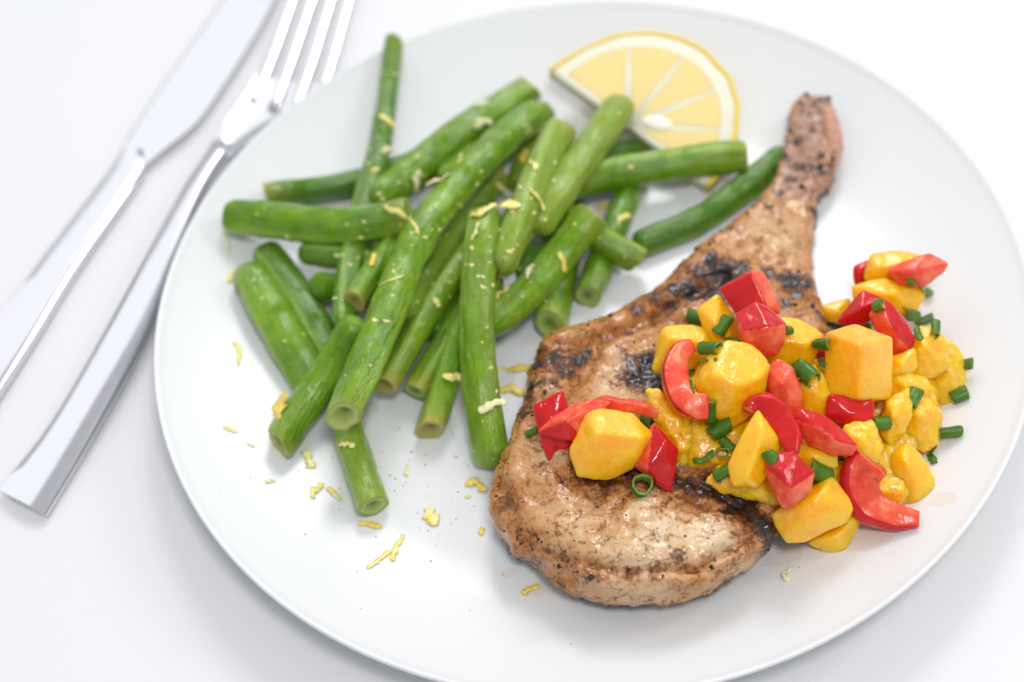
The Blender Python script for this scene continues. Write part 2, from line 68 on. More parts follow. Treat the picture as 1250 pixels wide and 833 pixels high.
  ['folded red pepper wedge crossing over the dark flap at the left tip of salsa',[0,8,9,6,7],[[-0.02142,-0.0592,0.03612],[-0.01596,-0.0557,0.0388],[-0.00991,-0.05377,0.04029],[-0.00404,-0.0533,0.04065],[0.00106,-0.05463,0.03963],[-0.0051,-0.05841,0.03673],[-0.01035,-0.06273,0.03342],[-0.01643,-0.06132,0.03449],[-0.01291,-0.05937,0.04015],[-0.00989,-0.06142,0.03669],[-0.01936,-0.05605,0.03223],[-0.01484,-0.05315,0.03446],[-0.00982,-0.05155,0.03569],[-0.00496,-0.05116,0.03599],[-0.00073,-0.05226,0.03514],[-0.00583,-0.05539,0.03274],[-0.01019,-0.05897,0.03],[-0.01523,-0.05781,0.03089]]],
  ['dark red pepper flap at the far left tip of the salsa',[0,1,2,3,4,5,6],[[-0.02153,-0.05008,0.03724],[-0.01193,-0.04752,0.0392],[-0.01104,-0.05089,0.03662],[-0.00996,-0.05949,0.03002],[-0.01924,-0.06473,0.026],[-0.02086,-0.05677,0.03211],[-0.01709,-0.05677,0.03494],[-0.02045,-0.04865,0.03329],[-0.01252,-0.04653,0.03492],[-0.01178,-0.04932,0.03278],[-0.01089,-0.05643,0.02732],[-0.01856,-0.06077,0.024],[-0.0199,-0.05418,0.02905]]],
  ['dark wet red pepper diamond touching the separate mango cube',[0,1,2,3,4,7,8],[[0.01164,-0.06276,0.03913],[0.01758,-0.06964,0.03385],[0.01545,-0.07574,0.02918],[0.01351,-0.07972,0.02612],[0.00679,-0.07486,0.02985],[0.0038,-0.07152,0.03241],[0.01003,-0.06572,0.03686],[0.00782,-0.07541,0.0351],[0.01357,-0.06981,0.03845],[0.01203,-0.06096,0.03295],[0.01696,-0.06667,0.02857],[0.01519,-0.07173,0.02469],[0.01358,-0.07504,0.02215],[0.008,-0.071,0.02525],[0.00552,-0.06823,0.02737],[0.01069,-0.06342,0.03106]]],
  ['bright red pepper cube with pale cut side,upper of the two',[0,1,5,6,7],[[0.03691,-0.02205,0.04307],[0.04745,-0.01873,0.04562],[0.05063,-0.01971,0.04487],[0.05341,-0.02489,0.0409],[0.05426,-0.03,0.03697],[0.04089,-0.02886,0.03785],[0.04976,-0.03101,0.04282],[0.04681,-0.02216,0.04772],[0.03977,-0.01746,0.03651],[0.04856,-0.0147,0.03863],[0.05121,-0.01551,0.03801],[0.05353,-0.01983,0.0347],[0.05424,-0.02409,0.03143],[0.0431,-0.02314,0.03216]]],
  ['bright red pepper cube with orange underside,lower of the two',[0,1,2,3,8,9],[[0.03932,-0.03494,0.04699],[0.04571,-0.03269,0.04872],[0.05036,-0.03552,0.04655],[0.05396,-0.03899,0.04389],[0.05237,-0.04347,0.04045],[0.04917,-0.0462,0.03836],[0.04151,-0.04479,0.03944],[0.03916,-0.0393,0.04365],[0.04063,-0.04196,0.04728],[0.04776,-0.04337,0.04903],[0.04167,-0.03092,0.04],[0.047,-0.02903,0.04144],[0.05087,-0.03139,0.03964],[0.05387,-0.03429,0.03742],[0.05254,-0.03802,0.03455],[0.04988,-0.04029,0.03281],[0.0435,-0.03912,0.03371],[0.04153,-0.03455,0.03722]]],
  ['small glossy red pepper cube at salsa front beside the pale mango wedge',[0,1,2,3,8,9],[[0.03833,-0.08253,0.03917],[0.04264,-0.0798,0.04126],[0.04715,-0.08008,0.04105],[0.05213,-0.08523,0.0371],[0.05051,-0.08913,0.03411],[0.04476,-0.09247,0.03155],[0.04159,-0.09175,0.0321],[0.03953,-0.08721,0.03558],[0.04411,-0.09176,0.0406],[0.04164,-0.08622,0.04201],[0.04056,-0.07889,0.03188],[0.04416,-0.07662,0.03363],[0.04792,-0.07684,0.03345],[0.05208,-0.08114,0.03015],[0.05072,-0.08439,0.02766],[0.04593,-0.08718,0.02552],[0.04328,-0.08658,0.02598],[0.04156,-0.08279,0.02889]]],
  ['red pepper strip slanting below the tall mango cube',[0,1,2,3,4,8,9],[[0.04886,-0.06846,0.03995],[0.05119,-0.06652,0.04144],[0.0566,-0.06782,0.04044],[0.06375,-0.073,0.03647],[0.06671,-0.07674,0.0336],[0.06416,-0.07868,0.03211],[0.05854,-0.07812,0.03254],[0.05218,-0.07453,0.0353],[0.05445,-0.07337,0.04185],[0.06051,-0.07762,0.0386],[0.05142,-0.06594,0.03432],[0.05335,-0.06434,0.03555],[0.05785,-0.06542,0.03473],[0.06378,-0.06971,0.03143],[0.06624,-0.07282,0.02904],[0.06412,-0.07443,0.02781],[0.05946,-0.07397,0.02817],[0.05417,-0.07098,0.03045]]],
  ['deep red pepper piece directly under the tall mango cube',[0,1,2,3,4,5,6],[[0.06198,-0.05796,0.03389],[0.06871,-0.05896,0.03313],[0.07504,-0.06041,0.03202],[0.07336,-0.06693,0.02701],[0.06731,-0.06693,0.02702],[0.06003,-0.06299,0.03004],[0.06734,-0.06478,0.03245],[0.0641,-0.05538,0.02831],[0.06969,-0.05621,0.02768],[0.07494,-0.05741,0.02675],[0.07355,-0.06283,0.0226],[0.06853,-0.06282,0.0226],[0.06249,-0.05955,0.02511]]],
  ['wet pale fleshed red pepper piece right of the largest mango cube',[],[[0.04499,-0.05083,0.04048],[0.04952,-0.04889,0.04197],[0.05306,-0.05152,0.03996],[0.05499,-0.05738,0.03546],[0.0541,-0.06179,0.03208],[0.04977,-0.06257,0.03148],[0.04571,-0.05938,0.03393],[0.04883,-0.05692,0.04054],[0.04682,-0.0483,0.03487],[0.05058,-0.04669,0.0361],[0.05351,-0.04887,0.03443],[0.05512,-0.05373,0.0307],[0.05438,-0.0574,0.02789],[0.05079,-0.05804,0.02739],[0.04741,-0.05539,0.02943]]],
  ['dark red pepper sliver behind the tall mango cube near the chop',[0,1,2,3,4,5],[[0.06084,-0.03851,0.02802],[0.06479,-0.03702,0.02915],[0.0676,-0.03919,0.02749],[0.06585,-0.04446,0.02345],[0.06188,-0.04306,0.02452],[0.06389,-0.04162,0.02752],[0.0623,-0.03594,0.02368],[0.06558,-0.03471,0.02462],[0.0679,-0.03651,0.02325],[0.06645,-0.04087,0.0199],[0.06317,-0.03971,0.02079]]],
  ['rounded matte red pepper piece behind the tall mango cube',[0,1,2,3,4,5,6],[[0.07451,-0.02475,0.02818],[0.08095,-0.02052,0.03143],[0.08652,-0.02345,0.02918],[0.08352,-0.02808,0.02563],[0.07677,-0.02967,0.02441],[0.07165,-0.02757,0.02602],[0.07887,-0.02772,0.03158],[0.07651,-0.0213,0.02327],[0.08185,-0.01779,0.02596],[0.08647,-0.02022,0.0241],[0.08398,-0.02406,0.02115],[0.07838,-0.02538,0.02014],[0.07413,-0.02364,0.02148]]],
  ['curved shiny red pepper wedge right of the tall mango cube',[0,1,2,3,4,8,9],[[0.08406,-0.02815,0.03699],[0.08715,-0.03016,0.03545],[0.09077,-0.03526,0.03154],[0.09206,-0.03985,0.02802],[0.09061,-0.04159,0.02668],[0.08445,-0.04281,0.02574],[0.08173,-0.0378,0.02959],[0.07924,-0.0322,0.03388],[0.08391,-0.03704,0.03679],[0.08603,-0.04144,0.03341],[0.08598,-0.02533,0.03033],[0.08856,-0.027,0.02905],[0.09156,-0.03124,0.0258],[0.09264,-0.03506,0.02287],[0.09143,-0.0365,0.02176],[0.0863,-0.03752,0.02098],[0.08404,-0.03335,0.02417],[0.08197,-0.0287,0.02775]]],
  ['pink fleshed pepper slice at the far top of the heap pointing right',[0,5,6],[[0.09,-0.01322,0.02935],[0.09562,-0.01168,0.03053],[0.10357,-0.01011,0.03174],[0.10915,-0.01355,0.0291],[0.1073,-0.01576,0.02741],[0.09976,-0.01895,0.02496],[0.09247,-0.01705,0.02642],[0.09701,-0.01679,0.03135],[0.09288,-0.01034,0.02527],[0.09754,-0.00906,0.02624],[0.10411,-0.00776,0.02724],[0.10874,-0.01061,0.02506],[0.10721,-0.01244,0.02365],[0.10096,-0.01508,0.02163],[0.09493,-0.0135,0.02284]]],
  ['small red pepper corner at the far left of the topmost mango',[0,1,2,3,4,5],[[0.08252,-0.00362,0.02135],[0.08742,-0.00222,0.02243],[0.08912,-0.00342,0.02151],[0.08569,-0.00867,0.01748],[0.08195,-0.00879,0.01739],[0.08459,-0.00666,0.02185],[0.08405,-0.00083,0.01719],[0.0881,0.00033,0.01808],[0.08951,-0.00067,0.01732],[0.08667,-0.00502,0.01398],[0.08358,-0.00511,0.01391]]],
 ],
 'strip': [
  ['thin frayed red pepper shaving lying behind the separate mango cube',[[-0.00482,-0.05298,0.036],[-0.00099,-0.05254,0.0365],[0.00286,-0.0534,0.036],[0.00628,-0.0539,0.0355],[0.00967,-0.05456,0.034],[0.01389,-0.05599,0.033]],[0.00175,0.002,0.00187,0.00163,0.00175,0.00113],0.003,25],
  ['C shaped red pepper strip hugging the largest mango cube',[[0.0259,-0.03802,0.0385],[0.02235,-0.04078,0.039],[0.02005,-0.04607,0.0395],[0.01956,-0.0518,0.0395],[0.0209,-0.05626,0.039],[0.02365,-0.05921,0.0385],[0.02704,-0.05971,0.038]],[0.00225,0.00325,0.00363,0.00375,0.00375,0.00375,0.0035],0.005,-14],
  ['bent red pepper strip above the pale pointed mango wedge',[[0.03777,-0.06396,0.0395],[0.03995,-0.06215,0.04],[0.04276,-0.06297,0.0405],[0.04514,-0.0661,0.04],[0.04667,-0.07101,0.0395],[0.04752,-0.07576,0.039],[0.04759,-0.07891,0.038]],[0.0015,0.00275,0.0035,0.00375,0.00375,0.00325,0.00175],0.005,16],
  ['large curled red pepper piece at the lower right front of the heap',[[0.07036,-0.07752,0.027],[0.06751,-0.07872,0.0245],[0.06623,-0.08125,0.0215],[0.06685,-0.08441,0.019],[0.06956,-0.08741,0.017],[0.07447,-0.0897,0.0155],[0.08085,-0.09145,0.0145]],[0.00575,0.006,0.00575,0.00525,0.0045,0.00375,0.0025],0.006500000000000001,-22],
 ],
 'chop_outline': [[0.08001,0.07262,0.01891],[0.08202,0.07583,0.02003],[0.08437,0.07658,0.02078],[0.08891,0.07326,0.02122],[0.0922,0.07068,0.02158],[0.09284,0.06722,0.02102],[0.09109,0.06007,0.01922],[0.09102,0.0521,0.01804],[0.08864,0.04477,0.01679],[0.08514,0.03853,0.01587],[0.0799,0.03292,0.0155],[0.07685,0.02134,0.0155],[0.07391,0.01142,0.0155],[0.07207,-0.00183,0.0155],[0.07161,-0.01328,0.0155],[0.0712,-0.02761,0.0155],[0.0677,-0.04549,0.0155],[0.06048,-0.06489,0.01551],[0.05262,-0.07844,0.01445],[0.04404,-0.08828,0.01355],[0.0379,-0.09461,0.0132],[0.03037,-0.10017,0.01299],[0.02268,-0.10451,0.01359],[0.01357,-0.10713,0.01389],[0.00222,-0.10703,0.01362],[-0.00881,-0.10452,0.01304],[-0.01739,-0.09991,0.01222],[-0.02311,-0.09353,0.01127],[-0.02716,-0.0882,0.01093],[-0.03293,-0.08347,0.01128],[-0.03638,-0.07663,0.01214],[-0.03739,-0.06884,0.01323],[-0.03517,-0.06076,0.0155],[-0.0312,-0.05279,0.0155],[-0.0266,-0.04177,0.0155],[-0.02284,-0.0303,0.0155],[-0.01923,-0.01846,0.0155],[-0.01433,-0.01134,0.0155],[-0.00733,-0.00835,0.0155],[0.00038,-0.00806,0.0155],[0.01075,-0.00366,0.0155],[0.0222,0.00363,0.0155],[0.03135,0.01182,0.0155],[0.04074,0.0205,0.0155],[0.05038,0.02686,0.0155],[0.06097,0.03604,0.0155],[0.06794,0.04391,0.0155],[0.07302,0.05551,0.01569],[0.07825,0.0679,0.01772]],
 'chop_thick': [[0.00203,-0.09461,0.025],[0.017,-0.10029,0.022],[-0.0236,-0.07961,0.023],[-0.01165,-0.05929,0.0225],[0.03262,-0.07767,0.018],[-0.00748,-0.02731,0.018],[0.01813,-0.02233,0.0165],[0.04326,0.00582,0.014],[0.05951,0.0097,0.012],[0.06865,-0.00204,0.012],[0.07525,0.03496,0.0105],[0.08534,0.06382,0.009],[0.05304,-0.04663,0.018],[0.05991,-0.05954,0.016]],
 'chop_crease': [[[[-0.01759,-0.02007],[-0.00878,-0.01938],[0.00261,-0.01819],[0.01309,-0.01493],[0.02407,-0.00913],[0.03391,-0.00335],[0.04388,0.00251]],0.0022,0.0022],[[[-0.018,-0.04431],[-0.01115,-0.03802],[-0.00472,-0.03],[0.00039,-0.02158],[0.00334,-0.01832]],0.0016,0.0025],[[[-0.03311,-0.06623],[-0.03113,-0.07619],[-0.02874,-0.08604],[-0.02337,-0.09531],[-0.01667,-0.09978]],0.002,0.003],[[[-0.0257,-0.05898],[-0.0169,-0.06465],[-0.00822,-0.07024],[-0.00289,-0.07387]],0.0008,0.002],[[[0.06502,0.0297],[0.0648,0.01565],[0.07039,0.00504]],0.001,0.0025],[[[-0.02906,-0.08332],[-0.01875,-0.09439],[-0.00382,-0.1026],[0.01647,-0.10344],[0.03551,-0.09321]],0.0022,0.0016]],
 'char': [[0.04926,0.00373,0.0035,0.8],[0.03642,0.00367,0.003,0.8],[0.03989,-0.00127,0.0035,0.9],[0.0209,-0.00516,0.0025,0.6],[0.01414,-0.00788,0.002,0.5],[0.00974,-0.02864,0.0025,0.7],[-0.01244,-0.02424,0.003,0.7],[-0.00305,-0.02273,0.0025,0.6],[0.05767,0.0009,0.0025,0.7],[0.06474,-0.00797,0.002,0.7],[-0.01796,-0.03313,0.0025,0.6],[-0.01427,-0.03314,0.002,0.6],[-0.00443,-0.06798,0.003,0.7],[0.00099,-0.07109,0.003,0.7],[0.00971,-0.07526,0.003,0.8],[0.02605,-0.07513,0.0035,0.9],[0.06224,0.02931,0.00125,0.6],[0.06736,0.03484,0.00125,0.7],[0.07864,0.05678,0.0015,0.8],[0.08396,0.06023,0.00125,0.7],[0.08346,0.06708,0.00125,0.7],[0.07488,0.04518,0.0015,0.7],[0.04281,0.00354,0.005,1],[0.04053,0.00799,0.003,0.9],[0.04525,-0.00122,0.004,1],[0.04239,-0.00566,0.0055,1],[0.03736,-0.00543,0.0035,0.8],[0.03208,-0.0022,0.0035,0.9],[0.02713,-0.00133,0.003,1],[0.02524,-0.00657,0.0025,0.7],[0.01455,-0.02946,0.0035,1],[0.0118,-0.0345,0.005,1],[0.01553,-0.03877,0.0045,1],[0.01519,-0.03325,0.0035,1],[-0.01006,-0.02897,0.003,0.7],[-0.00572,-0.02601,0.0025,0.7],[-0.00658,-0.02119,0.002,0.5],[0.06397,-0.00322,0.0035,1],[0.0682,-0.00364,0.0025,0.9],[0.06104,-0.00137,0.0025,0.7],[0.03286,-0.08226,0.006,1],[0.02876,-0.07942,0.0045,1],[0.03424,-0.08703,0.0035,1],[0.03794,-0.09133,0.0035,1],[0.03951,-0.09469,0.003,1],[0.01888,-0.07618,0.0035,0.9],[0.02322,-0.07798,0.003,0.8],[0.01506,-0.07391,0.003,0.8],[-0.00826,-0.07015,0.004,0.6],[-0.00283,-0.07324,0.004,0.55],[0.00296,-0.07362,0.0035,0.5],[-0.01109,-0.06494,0.0025,0.5],[-0.01544,-0.07121,0.002,0.5],[0.0601,-0.01204,0.00225,0.7],[0.06972,-0.01759,0.002,0.8],[0.07759,0.0265,0.00175,0.9],[0.07876,0.04436,0.002,0.8],[0.08223,0.04173,0.00225,0.8],[0.0844,0.04812,0.00175,0.8],[0.07783,0.0622,0.0015,0.7],[0.07301,0.04925,0.0015,0.8],[0.07247,0.04009,0.00175,0.7],[-0.02191,-0.03549,0.00225,0.5],[-0.01689,-0.0241,0.003,0.5],[-0.02037,-0.03272,0.0025,0.6],[-0.0241,-0.04408,0.0025,0.6],[0.01242,-0.10069,0.002,0.3],[0.02885,-0.08517,0.00225,0.9]],
 'brown': [[-0.0096,-0.02535,0.01125,0.8],[0.00425,-0.01516,0.01,0.6],[0.02014,-0.0099,0.01125,0.7],[0.0349,0.00227,0.01125,0.8],[-0.02139,-0.04157,0.00875,0.8],[-0.00949,-0.04355,0.01,0.5],[-0.00244,-0.07053,0.0175,0.8],[0.02082,-0.07841,0.0175,0.8],[0.03248,-0.09014,0.01,0.7],[-0.03215,-0.07404,0.007,0.7],[-0.02904,-0.08816,0.00625,0.6],[0.00312,-0.08774,0.00625,0.5],[0.05727,0.01179,0.0125,0.35],[0.07645,0.04746,0.01,0.4],[-0.0159,-0.09295,0.0075,0.25],[0.06563,-0.00976,0.01,0.5],[0.05039,0.01647,0.0075,0.3]],
 'pale': [[0.00752,-0.08906,0.0125,0.9],[0.02168,-0.09298,0.01125,0.9],[-0.01004,-0.08359,0.01125,0.6],[-0.01639,-0.0605,0.0075,0.5],[0.00681,-0.03196,0.00625,0.5],[0.00076,-0.04001,0.00625,0.5],[0.06591,0.01624,0.00875,0.5],[0.05872,0.01928,0.005,0.5],[0.0014,-0.09929,0.015,0.6]],
 'bone_line': [[0.09098,0.06895,0.01736],[0.09038,0.05959,0.01597],[0.08967,0.05224,0.01427],[0.08683,0.04619,0.01211],[0.0822,0.03933,0.00964]],
 'bone_px': [[0.08818,0.07025],[0.08086,0.05439],[0.07506,0.03961]],
 'pulp': [[0.0156,-0.04738,0.022],[0.029,-0.03154,0.022],[0.04149,-0.03059,0.022],[0.0564,-0.03004,0.022],[0.06881,-0.03526,0.022],[0.0826,-0.02358,0.022],[0.09133,-0.02351,0.022],[0.09734,-0.03397,0.022],[0.10128,-0.04687,0.022],[0.09826,-0.05823,0.022],[0.08898,-0.07107,0.022],[0.08198,-0.08656,0.022],[0.06793,-0.08566,0.022],[0.05479,-0.09296,0.022],[0.04593,-0.0862,0.022],[0.03065,-0.07555,0.022],[0.01748,-0.07065,0.022]],
 'juice': [[0.06678,-0.09432,0.0075,0.00288],[0.04273,-0.09368,0.0055,0.00256],[-0.02801,-0.09266,0.0035,0.00192],[-0.0227,-0.01998,0.0045,0.00384],[0.08697,0.04015,0.0035,0.00256],[-0.03478,-0.08539,0.0025,0.0016],[0.08946,-0.0859,0.004,0.00256]],
 'lemon': {'c':[0.02389,0.07191,0.0155],'ex':[0.65598,-0.73449,-0.17386],'ey':[0.75478,0.63834,0.1511],'n':[0.0,-0.23034,0.97311],'r':0.03519},
 'knife_handle': [[[-0.20815,0.01041,0.0035],[-0.19604,-0.00258,0.0062],[-0.1938,-0.00372,0.0032]],[[-0.19173,0.03909,0.0035],[-0.1813,0.02688,0.0062],[-0.17948,0.02615,0.0032]],[[-0.17604,0.06662,0.0035],[-0.16766,0.05583,0.0062],[-0.16599,0.05551,0.0032]],[[-0.1569,0.09934,0.0035],[-0.15016,0.09001,0.0058],[-0.14794,0.08926,0.0032]],[[-0.15337,0.10754,0.0035],[-0.14745,0.09936,0.005],[-0.14466,0.09735,0.0032]],[[-0.15117,0.11285,0.0035],[-0.14669,0.10683,0.0042],[-0.14395,0.10444,0.0032]]],
 'knife_blade': [[[-0.15497,0.1037,0.0036],[-0.14767,0.09575,0.0038]],[[-0.15227,0.11091,0.0036],[-0.14253,0.10038,0.0038]],[[-0.14922,0.11816,0.0036],[-0.13707,0.10581,0.0038]],[[-0.14525,0.12619,0.0036],[-0.13095,0.11119,0.0038]],[[-0.14092,0.13516,0.0036],[-0.12448,0.11907,0.0038]],[[-0.13384,0.14904,0.0036],[-0.11485,0.13679,0.0038]],[[-0.11844,0.17829,0.0036],[-0.10163,0.16448,0.0038]],[[-0.10581,0.20258,0.0036],[-0.09155,0.19208,0.0038]],[[-0.09466,0.22433,0.0036],[-0.08683,0.22088,0.0038]]],
 'fork_handle': [[[-0.18709,-0.03063,0.003],[-0.1755,-0.04035,0.0056],[-0.17162,-0.04192,0.0024]],[[-0.17142,-0.00833,0.0045],[-0.16325,-0.01648,0.0071],[-0.1592,-0.01839,0.0039]],[[-0.15218,0.02904,0.0075],[-0.14425,0.02051,0.0101],[-0.14077,0.01902,0.0069]],[[-0.13982,0.05495,0.0095],[-0.13353,0.04727,0.0121],[-0.1313,0.04743,0.0089]],[[-0.12959,0.0776,0.0105],[-0.12499,0.07133,0.0131],[-0.12292,0.07159,0.0099]],[[-0.12171,0.09247,0.0105],[-0.11797,0.08693,0.0131],[-0.11611,0.08767,0.0099]],[[-0.11789,0.1015,0.0095],[-0.11359,0.09496,0.0121],[-0.11111,0.09519,0.0089]]],
 'fork_head': [[[-0.11952,0.09731,0.01],[-0.1132,0.09136,0.01]],[[-0.11741,0.10433,0.009],[-0.10934,0.09636,0.009]],[[-0.11443,0.1119,0.0078],[-0.10137,0.10247,0.0078]],[[-0.11023,0.12041,0.0064],[-0.08975,0.10982,0.0064]],[[-0.10672,0.12817,0.0056],[-0.07898,0.11772,0.0056]],[[-0.1043,0.13499,0.0052],[-0.07453,0.12575,0.0052]]],
 'tines': [[[-0.10576,0.12014,0.005],[-0.09852,0.14333,0.0045],[-0.093,0.16085,0.0055],[-0.08158,0.19494,0.009]],[[-0.0981,0.11699,0.005],[-0.09129,0.14059,0.0045],[-0.08562,0.15937,0.0055],[-0.07433,0.19343,0.009]],[[-0.09076,0.11433,0.005],[-0.08378,0.13824,0.0045],[-0.07827,0.15789,0.0055],[-0.06772,0.19205,0.009]],[[-0.08343,0.11251,0.005],[-0.07656,0.13682,0.0045],[-0.07124,0.15648,0.0055],[-0.06145,0.19074,0.009]]],
}
